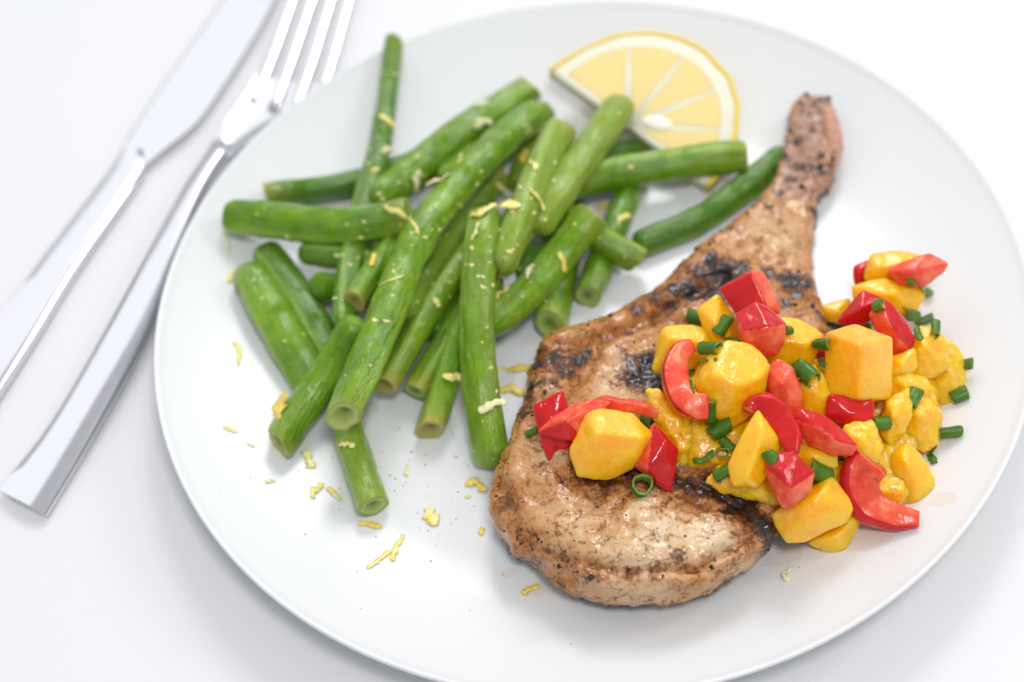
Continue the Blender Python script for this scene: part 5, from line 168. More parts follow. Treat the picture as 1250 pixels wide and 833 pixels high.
  ['tiny pale zest crumb left of the zest pair',[[-0.10317,-0.04593,0.01076],[-0.10218,-0.04589,0.01045],[-0.10115,-0.04586,0.01014],[-0.10014,-0.04584,0.00985]],[0.2838,0.12303,0.95096],0.00147,0.2,'p'],
  ['faint zest crumb on the left plate wall',[[-0.10846,-0.03151,0.01076],[-0.10773,-0.03183,0.01056],[-0.10697,-0.03217,0.01035],[-0.10624,-0.0325,0.01015]],[0.29743,0.08494,0.95096],0.00099,0.1,'p'],
  ['pale zest crumb under the yellowed bean end',[[-0.06133,-0.04775,0.0058],[-0.06104,-0.04645,0.0058],[-0.06074,-0.04511,0.0058],[-0.06045,-0.04381,0.0058]],[0.0,0.0,1.0],0.00172,0.2,'p'],
  ['amber zest smear between the upright bean and chop',[[-0.02738,-0.01396,0.0058],[-0.02485,-0.01384,0.0058],[-0.02225,-0.01371,0.0058],[-0.01972,-0.01366,0.00589]],[0.0,0.0,1.0],0.00307,0.2,'o'],
  ['larger amber smear by the upper left edge of the chop',[[-0.03029,-0.02005,0.0058],[-0.02745,-0.0213,0.0058],[-0.02453,-0.0228,0.00608],[-0.0217,-0.02317,0.00486]],[0.0,0.0,1.0],0.00354,0.2,'o'],
  ['pale zest curl on bare plate right of the chop',[[0.04172,-0.10199,0.00987],[0.04225,-0.10051,0.00951],[0.0428,-0.09898,0.00917],[0.04333,-0.09751,0.00884]],[-0.10881,0.251,0.96185],0.00183,0.8,'p'],
  ['small orange crumb on plate left of the chop',[[-0.04125,-0.07159,0.0058],[-0.04102,-0.07072,0.0058],[-0.04079,-0.06982,0.0058],[-0.04057,-0.06895,0.0058]],[0.0,0.0,1.0],0.00191,0.1,'o'],
  ['speck of zest beside the orange clump',[[-0.04471,-0.05774,0.0058],[-0.04415,-0.05783,0.0058],[-0.04358,-0.05792,0.0058],[-0.04302,-0.05801,0.0058]],[0.0,0.0,1.0],0.00121,0.1,'y'],
  ['bright zest curl on the blunt top of thick left bean',[[-0.11395,0.0321,0.01274],[-0.11262,0.0342,0.01247],[-0.11113,0.03586,0.01279],[-0.10956,0.03699,0.01366]],[0.34032,-0.10935,0.93393],0.00214,0.4,'y'],
  ['bright zest shred on the right end of horizontal bean',[[-0.05944,0.03909,0.03076],[-0.05703,0.03671,0.0307],[-0.05464,0.03513,0.02971],[-0.05238,0.03445,0.02779]],[-0.05164,-0.64412,0.76318],0.00209,0.4,'y'],
  ['thin forked zest thread touching the longest bean',[[-0.05094,0.02853,0.0358],[-0.05039,0.02778,0.03374],[-0.04967,0.02477,0.03411],[-0.049,0.0222,0.03411]],[-0.03716,0.075,0.99649],0.00128,0.3,'y'],
  ['straight thin zest shred on the longest wrinkled bean',[[-0.06263,0.00515,0.03284],[-0.05983,0.00364,0.0355],[-0.0572,0.00423,0.03569],[-0.05471,0.00569,0.03483]],[-0.10491,0.17742,0.97853],0.00125,0.2,'y'],
  ['zest clump high on the tall thin bean',[[-0.05805,0.08807,0.02287],[-0.0569,0.08576,0.02277],[-0.05577,0.08417,0.02189],[-0.05477,0.08381,0.01986]],[0.47224,-0.10951,0.87464],0.00306,0.3,'y'],
  ['pale zest flake midway on the tall thin bean',[[-0.05929,0.07184,0.02185],[-0.05807,0.07247,0.02127],[-0.05687,0.0738,0.01999],[-0.05553,0.07305,0.02082]],[0.8472,-0.23677,0.4756],0.00275,0.2,'p'],
  ['little zest fleck low on the tall thin bean',[[-0.06333,0.06361,0.02206],[-0.06244,0.06371,0.022],[-0.06153,0.0639,0.02186],[-0.06066,0.06427,0.02152]],[0.04525,-0.03113,0.99849],0.0019,0.1,'y'],
  ['creamy zest clump on the back edge bean',[[-0.05028,0.05594,0.01759],[-0.04926,0.05729,0.01891],[-0.04825,0.05907,0.01987],[-0.04726,0.06085,0.02074]],[0.71874,-0.60343,0.34537],0.00434,0.4,'p'],
  ['creamy zest cluster on the longest bean near its middle',[[-0.04511,0.04816,0.02816],[-0.04254,0.04861,0.02849],[-0.03986,0.04794,0.03004],[-0.03728,0.04775,0.03105]],[-0.69379,0.47611,0.54034],0.00345,0.6,'p'],
  ['bright zest fleck on the upper part of longest bean',[[-0.03412,0.05481,0.02763],[-0.03371,0.05417,0.03],[-0.03338,0.0579,0.02783],[-0.03298,0.05764,0.0298]],[-0.5125,0.5003,0.69789],0.00294,0.2,'y'],
  ['creamy zest patch on the glossy back bean',[[-0.02774,0.08191,0.01858],[-0.02573,0.08267,0.01793],[-0.02364,0.08349,0.01722],[-0.0216,0.08434,0.01647]],[0.4849,-0.55493,0.67596],0.00335,0.4,'p'],
  ['pale zest sitting on the outline of glossy back bean',[[-0.02589,0.09135,0.01838],[-0.02441,0.0914,0.01842],[-0.02288,0.0916,0.0183],[-0.02139,0.09188,0.01811]],[0.10751,0.07827,0.99112],0.00225,0.2,'p'],
  ['ragged zest tuft crowning the upright front bean',[[-0.03169,0.02637,0.03644],[-0.02898,0.02503,0.03774],[-0.02621,0.02443,0.03821],[-0.02352,0.02599,0.03627]],[-0.26384,-0.05298,0.96311],0.00305,0.8,'y'],
  ['zest tongue hanging below the tuft on upright bean',[[-0.03289,0.01471,0.03654],[-0.03181,0.01619,0.03739],[-0.03071,0.01801,0.03794],[-0.02964,0.02011,0.0381]],[-0.56098,-0.02797,0.82736],0.00202,0.3,'y'],
  ['oval zest flake on the olive bean end',[[-0.02266,0.02623,0.03766],[-0.02049,0.02599,0.03748],[-0.01826,0.02532,0.03777],[-0.01611,0.02457,0.03816]],[-0.47789,0.25704,0.83997],0.00383,0.2,'y'],
  ['zest wisp on the tip of olive bean',[[-0.02285,0.05797,0.01408],[-0.02169,0.05703,0.01241],[-0.02049,0.05622,0.01051],[-0.01934,0.05477,0.00939]],[0.83392,-0.5391,0.11806],0.00219,0.5,'y'],
  ['orange zest bit wedged near the top of pile',[[-0.01332,0.06606,0.01358],[-0.0124,0.06763,0.01359],[-0.01146,0.06917,0.01369],[-0.01055,0.07073,0.01372]],[-0.21067,0.05729,0.97588],0.00332,0.3,'o'],
  ['zest bit just below the orange one',[[-0.01113,0.04515,0.03594],[-0.01074,0.04263,0.037],[-0.01031,0.04072,0.03737],[-0.00988,0.03929,0.03729]],[-0.21186,0.08212,0.97384],0.00208,0.3,'y'],
  ['long squiggly zest on ridged olive bean',[[-0.01242,0.03239,0.03773],[-0.01134,0.02997,0.03645],[-0.01019,0.02857,0.03391],[-0.00908,0.0268,0.03189]],[0.73058,-0.27671,0.62424],0.0018,0.7,'y'],
  ['small oval zest on the ridged olive bean',[[-0.02693,0.01119,0.0224],[-0.0258,0.01046,0.02272],[-0.02464,0.0116,0.02076],[-0.02351,0.01033,0.02173]],[0.85617,-0.07527,0.51118],0.00256,0.1,'y'],
  ['looped zest flake below the small oval one',[[-0.02859,0.00172,0.02331],[-0.02696,0.00224,0.02323],[-0.02527,0.00222,0.02383],[-0.02364,0.00266,0.02385]],[-0.36803,0.40166,0.83858],0.00405,0.6,'y'],
  ['bright yellow zest on the wide pointed bean',[[-0.0061,0.01514,0.02499],[-0.00584,0.01306,0.02407],[-0.00555,0.01134,0.02262],[-0.00525,0.00996,0.02087]],[0.33979,-0.52207,0.7823],0.00231,0.2,'o'],
  ['pale zest crumbs on lower part of wide pointed bean',[[-0.01781,0.00782,0.02337],[-0.01687,0.00932,0.02343],[-0.0159,0.01082,0.02356],[-0.01495,0.01242,0.02353]],[0.04489,-0.16533,0.98522],0.00179,0.5,'p'],
  ['orange zest on bean between chop and lemon',[[0.0093,0.04836,0.0058],[0.0109,0.04807,0.0058],[0.01254,0.04777,0.0058],[0.01416,0.04766,0.0056]],[0.0,0.0,1.0],0.00328,0.3,'o'],
  ['zest tail beside the orange bit near the plate gap',[[0.01359,0.03168,0.01577],[0.01527,0.03275,0.01555],[0.01705,0.03425,0.01486],[0.01884,0.03612,0.01372]],[0.62155,-0.24266,0.74484],0.00239,0.5,'y'],
  ['single zest fleck on the bean with pointed olive tip',[[-0.04679,0.00614,0.02148],[-0.0464,0.00518,0.02117],[-0.04599,0.00423,0.02081],[-0.04561,0.00354,0.02017]],[0.35083,-0.1971,0.91546],0.00255,0.1,'y'],
  ['zest cluster on the bean with broad yellowed end',[[-0.04582,-0.02082,0.01874],[-0.04439,-0.02186,0.01828],[-0.04294,-0.02229,0.01696],[-0.0415,-0.0235,0.01673]],[0.56936,-0.36741,0.73541],0.00348,0.6,'y'],
  ['zest tuft sticking off the right side of upright bean',[[-0.03193,-0.01462,0.00505],[-0.03065,-0.01398,0.00555],[-0.02933,-0.01313,0.0058],[-0.02805,-0.01212,0.0058]],[0.0,0.0,1.0],0.00256,0.4,'y'],
  ['pale zest crumbs low on the upright front bean',[[-0.0366,-0.03678,0.02224],[-0.03431,-0.03766,0.02222],[-0.03196,-0.03782,0.02114],[-0.02967,-0.03867,0.02107]],[0.38218,-0.36199,0.85024],0.00339,0.7,'p'],
  ['zest fleck on the lowest poking bean',[[-0.07956,-0.03921,0.01529],[-0.07818,-0.04029,0.01566],[-0.07678,-0.04129,0.01588],[-0.07546,-0.04204,0.01579]],[-0.13823,0.08224,0.98698],0.00219,0.5,'y'],
  ['white crumb at the tip of the small green bean',[[-0.07816,0.00929,0.02432],[-0.07755,0.00852,0.02515],[-0.07696,0.00797,0.0257],[-0.0764,0.00755,0.0261]],[-0.57359,0.13951,0.80717],0.00127,0.1,'p'],
  ['tiny zest dot on the straight smooth bean',[[0.02055,0.04894,0.02268],[0.02117,0.04892,0.02258],[0.0218,0.04888,0.02249],[0.02242,0.04885,0.02241]],[0.06356,-0.67887,0.73151],0.00161,0.1,'y'],
  ['ochre zest bit above the small green bean tip',[[-0.06562,0.01762,0.02793],[-0.06491,0.01949,0.02739],[-0.06416,0.02135,0.02692],[-0.06344,0.02323,0.02639]],[0.10384,0.28912,0.95164],0.00232,0.3,'o'],
 ],
 'specks': [[-0.10743,-0.04458,0.00024],[-0.07647,-0.09474,0.0002],[-0.06243,-0.02995,0.00027],[-0.05896,-0.06631,0.00018],[-0.06183,-0.04996,0.00021],[0.03935,0.04309,0.00025],[-0.07743,-0.08067,0.00025],[-0.06061,-0.02587,0.00018],[0.01848,0.03468,0.00024],[0.08473,0.00989,0.00029],[-0.10966,0.0075,0.00014],[-0.0793,-0.06184,0.00015],[-0.09184,-0.06623,0.00031],[0.03195,0.04171,0.00013],[-0.05913,-0.06109,0.00023],[-0.11672,-0.02392,0.00016],[-0.0466,-0.09743,0.0002],[-0.06368,-0.03074,0.00023],[-0.06725,-0.01855,0.00019],[-0.04275,-0.04682,0.00024],[-0.02887,-0.02856,0.0002],[-0.04709,-0.03192,0.00016],[0.02546,0.04198,0.00019],[-0.04845,-0.05708,0.00015],[-0.0555,-0.04447,0.00032],[-0.06679,-0.04219,0.00013],[-0.0204,-0.01239,0.00025],[-0.05599,-0.05566,0.00018],[-0.05653,-0.06767,0.00028],[0.10289,0.0464,0.00019],[-0.11523,-0.02555,0.00029],[0.01785,0.03341,0.0002],[-0.05662,-0.0398,0.00015],[-0.082,-0.05684,0.00021],[-0.0546,-0.04027,0.00016],[-0.09358,-0.04173,0.0003],[-0.04654,-0.05555,0.00027],[-0.05853,-0.03231,0.00019],[-0.06128,-0.04335,0.00016],[-0.05643,-0.07839,0.00032],[-0.05523,-0.05233,0.00024],[-0.06005,-0.04202,0.00021],[-0.11574,-0.05019,0.00019],[-0.06541,-0.05225,0.00031],[-0.05928,-0.03934,0.00029],[-0.0463,-0.03461,0.00025],[-0.06913,-0.0431,0.00019],[-0.08338,-0.03734,0.00028],[-0.04621,-0.03639,0.00013],[-0.05526,-0.04092,0.00027],[-0.04255,-0.03776,0.0003],[-0.07032,-0.01925,0.00028],[-0.08156,-0.04922,0.00028],[-0.07179,-0.06796,0.00028],[-0.01997,-0.11316,0.00022],[-0.04805,-0.06493,0.00027],[-0.04599,-0.03595,0.00015],[-0.0839,-0.03513,0.00016],[-0.07316,-0.06271,0.00019],[-0.04379,-0.06263,0.00017],[0.03674,0.04239,0.00014],[-0.06487,-0.04805,0.00029],[-0.06814,-0.0378,0.00027],[-0.11025,0.00542,0.00013],[-0.06871,-0.02203,0.00023],[-0.04438,-0.0373,0.00016],[-0.11294,0.02561,0.00026],[-0.04232,-0.03276,0.00018],[-0.04312,-0.03064,0.00015],[-0.04234,-0.06129,0.00024],[-0.04572,-0.0433,0.00031],[-0.05957,-0.03918,0.00026],[0.02522,0.0187,0.00022],[-0.05328,-0.06929,0.00015],[-0.05094,-0.03567,0.00023],[-0.05467,-0.07287,0.00016],[0.03637,0.04691,0.00016],[-0.0468,-0.04286,0.00028],[-0.0495,-0.06619,0.00022],[0.05067,0.0543,0.00025],[-0.05676,-0.02154,0.00018],[0.04645,-0.09807,0.00024],[-0.06516,-0.03831,0.00016],[-0.06451,-0.03273,0.00016],[-0.04619,-0.04337,0.00029],[-0.06259,-0.05093,0.00022],[-0.05442,-0.05519,0.00015],[-0.03611,-0.08577,0.00021],[-0.06641,-0.04658,0.00029],[-0.0724,-0.02618,0.00029]],
}

rng = np.random.default_rng(7)
scene = bpy.context.scene
col = scene.collection

# ---------------------------------------------------------------- camera, world, lamps, exposure
cam_data = bpy.data.cameras.new('camera')
cam = bpy.data.objects.new('camera', cam_data); col.objects.link(cam)
cr, cu, cf = (Vector(D['cam'][k]) for k in ('right', 'up', 'fwd'))
cam.matrix_world = Matrix.Translation(Vector(D['cam']['pos'])) @ Matrix((cr, cu, -cf)).transposed().to_4x4()
cam_data.lens = 60.0; cam_data.sensor_width = 36.0; cam_data.sensor_fit = 'HORIZONTAL'
cam_data.clip_start = 0.01; cam_data.clip_end = 20
cam_data.dof.use_dof = True
cam_data.dof.focus_distance = 0.480
cam_data.dof.aperture_fstop = 5.6
scene.camera = cam

world = bpy.data.worlds.new('World'); scene.world = world; world.use_nodes = True
wb = world.node_tree.nodes['Background']
wb.inputs[0].default_value = (0.96, 0.975, 1.0, 1); wb.inputs[1].default_value = 0.52

def area(name, loc, target, size, power, colour):
    d = bpy.data.lights.new(name, 'AREA'); d.shape = 'RECTANGLE'; d.size, d.size_y = size
    d.energy = power; d.color = colour
    o = bpy.data.objects.new(name, d); col.objects.link(o); o.location = loc
    o.rotation_euler = (Vector(target) - Vector(loc)).to_track_quat('-Z', 'Y').to_euler()
    return o
area('bright_wall', (-0.10, 1.10, 1.05), (0.0, 0.0, 0.0), (3.0, 1.3), 7.0, (0.98, 0.985, 1.0))
area('window', (0.22, 0.86, 0.98), (0.0, 0.0, 0.0), (0.36, 0.34), 4.8, (1.0, 0.99, 0.975))
area('side_window', (0.80, 0.20, 0.70), (0.0, 0.0, 0.02), (0.22, 0.30), 1.8, (1.0, 0.985, 0.96))
area('ceiling_lamp', (0.10, -0.42, 0.95), (0.0, 0.0, 0.0), (0.20, 0.20), 3.9, (1.0, 0.985, 0.965))

vs = scene.view_settings
vs.view_transform = 'Standard'; vs.look = 'None'; vs.exposure = 0.11; vs.gamma = 1.0
scene.render.engine = 'CYCLES'
scene.cycles.use_denoising = True
scene.cycles.max_bounces = 10; scene.cycles.diffuse_bounces = 6
scene.cycles.sample_clamp_indirect = 4.0

# ---------------------------------------------------------------- helpers
def put(name, me, mats, parent=None, smooth=True):
    o = bpy.data.objects.new(name, me); col.objects.link(o)
    for m in (mats if isinstance(mats, (list, tuple)) else [mats]): me.materials.append(m)
    if parent is not None: o.parent = parent; o.matrix_parent_inverse = parent.matrix_world.inverted()
    if smooth: me.polygons.foreach_set('use_smooth', np.ones(len(me.polygons), bool))
    me.update()
    return o
def mesh(name, v, f, fix=True):
    me = bpy.data.meshes.new(name); me.from_pydata([tuple(map(float, p)) for p in v], [], [tuple(map(int, q)) for q in f]); me.update()
    if fix:
        bm = bmesh.new(); bm.from_mesh(me); bmesh.ops.recalc_face_normals(bm, faces=bm.faces[:]); bm.to_mesh(me); bm.free()
    return me
def tag(o, label, cat, group=None, kind=None):
    if label: o['label'] = label
    if cat: o['category'] = cat
    if group: o['group'] = group
    if kind: o['kind'] = kind
    return o
def empty(name, loc):
    o = bpy.data.objects.new(name, None); col.objects.link(o); o.empty_display_size = .005
    o.location = tuple(map(float, loc)); o.matrix_world = Matrix.Translation(Vector(tuple(map(float, loc))))
    return o
def attr(me, name, vals):
    a = me.attributes.new(name, 'FLOAT', 'POINT'); a.data.foreach_set('value', np.asarray(vals, np.float32))
def fbm(P, scale, octaves=3, seed=0.0):
    P = np.asarray(P, float) * scale + seed
    return np.array([mnoise.fractal(p, 1.0, 2.0, octaves) for p in P.tolist()])
def unit(v):
    v = np.asarray(v, float); return v / max(np.linalg.norm(v), 1e-12)
def spline(P, n):
    P = np.asarray(P, float); Q = np.vstack([2*P[0]-P[1], P, 2*P[-1]-P[-2]]); out = []
    for i in range(1, len(Q)-2):
        a, b, c, d = Q[i-1:i+3]
        for t in np.linspace(0, 1, 10, endpoint=False):
            out.append(.5*(2*b+(c-a)*t+(2*a-5*b+4*c-d)*t*t+(-a+3*b-3*c+d)*t**3))
    out.append(P[-1]); out = np.array(out)
    L = np.r_[0, np.cumsum(np.linalg.norm(np.diff(out, axis=0), axis=1))]
    s = np.linspace(0, L[-1], n)
    return np.stack([np.interp(s, L, out[:, k]) for k in range(out.shape[1])], -1), L[-1]
def surface_nets(Fv, org, h):
    """closed surface of Fv<0 on a regular grid -> verts, quads"""
    ins = Fv < 0
    nx, ny, nz = Fv.shape
    sh = (nx-1, ny-1, nz-1)
    acc = np.zeros(sh+(3,)); cnt = np.zeros(sh)
    corners = [(i, j, k) for i in (0, 1) for j in (0, 1) for k in (0, 1)]
    sub = lambda A, c: A[c[0]:c[0]+sh[0], c[1]:c[1]+sh[1], c[2]:c[2]+sh[2]]
    for c in corners:
        for ax in range(3):
            if c[ax] == 0:
                d = list(c); d[ax] = 1
                a, b = sub(Fv, c), sub(Fv, d)
                x = (a < 0) != (b < 0)
                t = np.where(x, a/np.where(x, a-b, 1), 0)
                cnt += x
                for k in range(3):
                    acc[..., k] += np.where(x, c[k] + (t if k == ax else 0), 0)
    act = cnt > 0
    idx = -np.ones(sh, int); idx[act] = np.arange(act.sum())
    ijk = np.argwhere(act)
    V = (ijk + acc[act]/cnt[act][:, None])*h + org
    quads = []
    for ax in range(3):
        a1, a2 = (ax+1) % 3, (ax+2) % 3
        s0 = [slice(None)]*3; s1 = [slice(None)]*3
        s0[ax] = slice(0, -1); s1[ax] = slice(1, None)
        A, Bm = ins[tuple(s0)], ins[tuple(s1)]
        E = np.argwhere(A != Bm)
        E = E[(E[:, a1] > 0) & (E[:, a2] > 0) & (E[:, a1] < Fv.shape[a1]-1) & (E[:, a2] < Fv.shape[a2]-1)]
        fl = A[tuple(E.T)]
        q = []
        for o1, o2 in ((0, 0), (-1, 0), (-1, -1), (0, -1)):
            c = E.copy(); c[:, a1] += o1; c[:, a2] += o2; q.append(idx[tuple(c.T)])
        q = np.stack(q, -1); q[~fl] = q[~fl][:, ::-1]
        quads.append(q)
    return V, np.vstack(quads)
def vnormals(V, Q):
    n = np.cross(V[Q[:, 2]]-V[Q[:, 0]], V[Q[:, 3]]-V[Q[:, 1]]); N = np.zeros_like(V)
    for k in range(4): np.add.at(N, Q[:, k], n)
    return N/np.maximum(np.linalg.norm(N, axis=1), 1e-12)[:, None]
def relax(V, Q, it, w=.5):
    E = np.vstack([Q[:, [0, 1]], Q[:, [1, 2]], Q[:, [2, 3]], Q[:, [3, 0]]])
    deg = np.bincount(E.ravel(), minlength=len(V))[:, None]
    for _ in range(it):
        S = np.zeros_like(V); np.add.at(S, E[:, 0], V[E[:, 1]]); np.add.at(S, E[:, 1], V[E[:, 0]])
        V = V*(1-w) + w*S/deg
    return V
def hull_planes(P):
    """outward planes of the convex hull, brute force with merging"""
    bm = bmesh.new()
    vs_ = [bm.verts.new(tuple(p)) for p in P]
    bm.verts.ensure_lookup_table(); bm.verts.index_update()
    r = bmesh.ops.convex_hull(bm, input=bm.verts[:], use_existing_faces=False)
    c = P.mean(0); out = []
    for f in bm.faces:
        i = [v.index for v in f.verts]
        n = np.cross(P[i[1]]-P[i[0]], P[i[2]]-P[i[0]]); ar = np.linalg.norm(n)
        if ar < 1e-10: continue
        n = n/ar
        if n @ (P[i[0]]-c) < 0: n = -n
        out.append((n, n @ P[i[0]], i, ar))
    bm.free()
    return out
def soft_hull(P, h, k, namp, nscale, seed, skin=None, relax_it=1):
    P = np.asarray(P, float); pl = hull_planes(P)
    lo, hi = P.min(0)-.0025, P.max(0)+.0025
    n = np.ceil((hi-lo)/h).astype(int)+1
    g = np.stack(np.meshgrid(*[lo[a]+h*np.arange(n[a]) for a in range(3)], indexing='ij'), -1)
    ds = np.stack([g @ p[0] - p[1] for p in pl], 0)
    m = ds.max(0)
    Fv = m + k*np.log(np.exp((ds-m)/k).sum(0)) - k*.4
    V, Q = surface_nets(Fv, lo, h)
    V = relax(V, Q, relax_it)
    N = vnormals(V, Q)
    V = V + N*(fbm(V, nscale, 3, seed)*namp)[:, None]
    mat = np.zeros(len(Q), int)
    if skin is not None:
        ctr = V[Q].mean(1); s = set(skin)
        dd = np.stack([ctr @ p[0]-p[1] for p in pl], 1)
        isk = np.array([all(i in s for i in p[2]) for p in pl])
        mat = isk[dd.argmax(1)].astype(int)
    return V, Q, mat
def sweep(pts, radii, profile, up=None):
    """loft a 2D profile (n,2) along pts; radii (m,2) scale"""
    m = len(pts); prof = np.asarray(profile, float); n = len(prof)
    T = np.gradient(pts, axis=0); T /= np.linalg.norm(T, axis=1)[:, None]
    V = []; fr = []
    s = unit(np.cross(T[0], up if up is not None else (0, 0, 1)))
    for i in range(m):
        s = unit(s - T[i]*(s @ T[i])) if up is None or i == 0 and False else unit(np.cross(T[i], up))
        b = unit(np.cross(s, T[i])); fr.append((s, b, T[i]))
        pr = prof[i] if prof.ndim == 3 else prof
        V.append(pts[i] + pr[:, :1]*radii[i, 0]*s + pr[:, 1:2]*radii[i, 1]*b)
    n = V[0].shape[0]
    V = np.vstack(V); Fc = []
    for i in range(m-1):
        for j in range(n):
            a, b_ = i*n+j, i*n+(j+1) % n
            Fc.append((a, b_, b_+n, a+n))
    return V, Fc, fr

# ---------------------------------------------------------------- materials
class NT:
    def __init__(s, name):
        s.m = bpy.data.materials.new(name); s.m.use_nodes = True
        s.t = s.m.node_tree; s.b = s.t.nodes['Principled BSDF']; s.o = s.t.nodes['Material Output']
    def n(s, typ, ins=None, **kw):
        nd = s.t.nodes.new(typ)
        for k, v in kw.items(): setattr(nd, k, v)
        for k, v in (ins or {}).items(): s.set(nd.inputs[k], v)
        return nd
    def set(s, sock, v):
        if hasattr(v, 'is_output'): s.t.links.new(v, sock)
        else: sock.default_value = v
    def coord(s, kind='Object'):
        if not hasattr(s, '_c'): s._c = s.n('ShaderNodeTexCoord')
        return s._c.outputs[kind]
    def noise(s, scale, detail=4, rough=.6, vec=None, dist=0):
        return s.n('ShaderNodeTexNoise', {'Vector': vec if vec is not None else s.coord(), 'Scale': scale, 'Detail': detail, 'Roughness': rough, 'Distortion': dist}).outputs['Fac']
    def ramp(s, fac, stops, interp='LINEAR'):
        r = s.n('ShaderNodeValToRGB', {'Fac': fac}); e = r.color_ramp; e.interpolation = interp
        while len(e.elements) < len(stops): e.elements.new(.5)
        for el, (p, c) in zip(e.elements, stops):
            el.position = p; el.color = c if len(c) == 4 else (*c, 1)
        return r.outputs['Color']
    def step(s, v, a, b):
        return s.n('ShaderNodeMapRange', {'Value': v, 'From Min': a, 'From Max': b}, interpolation_type='SMOOTHSTEP').outputs[0]
    def mix(s, fac, a, b, blend='MIX'):
        nd = s.n('ShaderNodeMix', data_type='RGBA', blend_type=blend)
        s.set(nd.inputs[0], fac); s.set(nd.inputs[6], a if hasattr(a, 'is_output') else (*a, 1)); s.set(nd.inputs[7], b if hasattr(b, 'is_output') else (*b, 1))
        return nd.outputs[2]
    def math(s, op, a, b=0.0, clamp=False):
        nd = s.n('ShaderNodeMath', operation=op, use_clamp=clamp); s.set(nd.inputs[0], a); s.set(nd.inputs[1], b); return nd.outputs[0]
    def attr(s, name): return s.n('ShaderNodeAttribute', attribute_name=name).outputs['Fac']
    def bump(s, height, dist, strength=1.0, normal=None):
        nd = s.n('ShaderNodeBump', {'Height': height, 'Distance': dist, 'Strength': strength})
        if normal is not None: s.set(nd.inputs['Normal'], normal)
        return nd.outputs[0]
    def p(s, **kw):
        for k, v in kw.items(): s.set(s.b.inputs[k.replace('_', ' ')], v)
        return s
def sss(nt, w, rad, scale):
    nt.p(Subsurface_Weight=w, Subsurface_Radius=rad, Subsurface_Scale=scale)

def mat_table():
    t = NT('table_white'); n = t.noise(6, 3); f = t.noise(900, 2)
    t.p(Base_Color=t.mix(n, (.71, .72, .74), (.735, .74, .755)), Roughness=.55, Specular_IOR_Level=.25, Normal=t.bump(f, .00005, .3)); return t.m
def mat_china():
    t = NT('white_china'); n = t.noise(18, 3)
    t.p(Base_Color=t.mix(n, (.69, .705, .725), (.71, .725, .74)), Roughness=.3, Specular_IOR_Level=.35, Coat_Weight=.12, Coat_Roughness=.12); return t.m
def mat_steel():
    t = NT('polished_steel'); n = t.noise(300, 3)
    t.p(Base_Color=(.80, .80, .845, 1), Metallic=1.0, Roughness=t.math('MULTIPLY_ADD', n, .08), Normal=t.bump(t.noise(60, 2), .0001, .2))
    t.b.inputs['Roughness'].default_value = .12
    r = t.n('ShaderNodeMapRange', {'Value': n, 'To Min': .09, 'To Max': .19}).outputs[0]; t.p(Roughness=r); return t.m
def mat_bean():
    t = NT('bean_green')
    rnd = t.n('ShaderNodeObjectInfo').outputs['Random']
    n1 = t.noise(90, 4, .6); n2 = t.noise(700, 3, .7)
    cv = t.n('ShaderNodeCombineXYZ', {'X': t.attr('ca'), 'Y': t.attr('sa'), 'Z': t.math('MULTIPLY', t.attr('along'), .28)}).outputs[0]
    stria = t.noise(4.2, 5, .62, cv, .5); crease = t.noise(1.7, 4, .6, cv, 1.2)
    c = t.ramp(n1, [(.3, (.072, .190, .001)), (.5, (.135, .290, .002)), (.72, (.235, .410, .008))])
    tn = t.attr('tone')
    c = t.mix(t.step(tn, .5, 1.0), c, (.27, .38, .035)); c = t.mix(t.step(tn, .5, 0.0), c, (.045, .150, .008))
    c = t.mix(t.math('MULTIPLY', rnd, .25), c, (.095, .195, .008))
    c = t.mix(t.step(n2, .58, .75), c, (.24, .42, .08))
    c = t.mix(t.math('MULTIPLY', t.step(stria, .50, .70), .28), c, (.24, .40, .03)); c = t.mix(t.math('MULTIPLY', t.step(stria, .47, .33), .3), c, (.04, .13, .004))
    st = t.attr('stripe'); c = t.mix(t.math('MULTIPLY', st, .7), c, (.30, .47, .07))
    tip = t.math('MULTIPLY', t.attr('tip'), t.math('ADD', t.noise(300, 3), .35), True)
    c = t.mix(tip, c, (.46, .40, .085))
    # dull, dusty patches of pepper and oil
    sp = t.n('ShaderNodeTexVoronoi', {'Vector': t.coord(), 'Scale': 520}).outputs['Distance']
    spm = t.math('MULTIPLY', t.step(sp, .16, .08), t.step(t.noise(110, 2), .55, .68))
    c = t.mix(t.math('MULTIPLY', spm, .75), c, (.10, .075, .03))
    r = t.n('ShaderNodeMapRange', {'Value': t.noise(160, 4), 'From Min': .3, 'From Max': .7, 'To Min': .18, 'To Max': .46}).outputs[0]
    wr = t.noise(420, 4, .6); fine = t.noise(1500, 3)
    nb = t.bump(fine, .00010, .5, t.bump(wr, .0004, .6, t.bump(stria, .0005, .7, t.bump(crease, .0018, .7))))
    t.p(Base_Color=c, Roughness=r, Specular_IOR_Level=.12, Normal=nb, Coat_Weight=t.math('MULTIPLY', t.step(t.noise(130, 3), .32, .54), 1.0), Coat_Roughness=.07, Coat_Normal=t.bump(t.noise(600, 3, .6), .0003, .8, t.bump(stria, .0002, .7, t.bump(crease, .0009, .7))))
    sss(t, .25, (.5, 1.0, .2), .0025); return t.m
def mat_bean_cut():
    t = NT('bean_flesh'); rd = t.attr('rad'); n = t.noise(900, 3)
    rnd = t.n('ShaderNodeObjectInfo').outputs['Random']
    base = t.ramp(rd, [(.0, (.10, .17, .02)), (.4, (.24, .35, .06)), (.72, (.40, .48, .14)), (1, (.16, .31, .02))])
    tan = t.mix(rd, (.20, .20, .035), (.46, .40, .11))
    t.p(Base_Color=t.mix(t.step(rnd, .68, .9), base, tan), Roughness=.4, Normal=t.bump(n, .0003, .6)); sss(t, .2, (.8, 1, .3), .002); return t.m
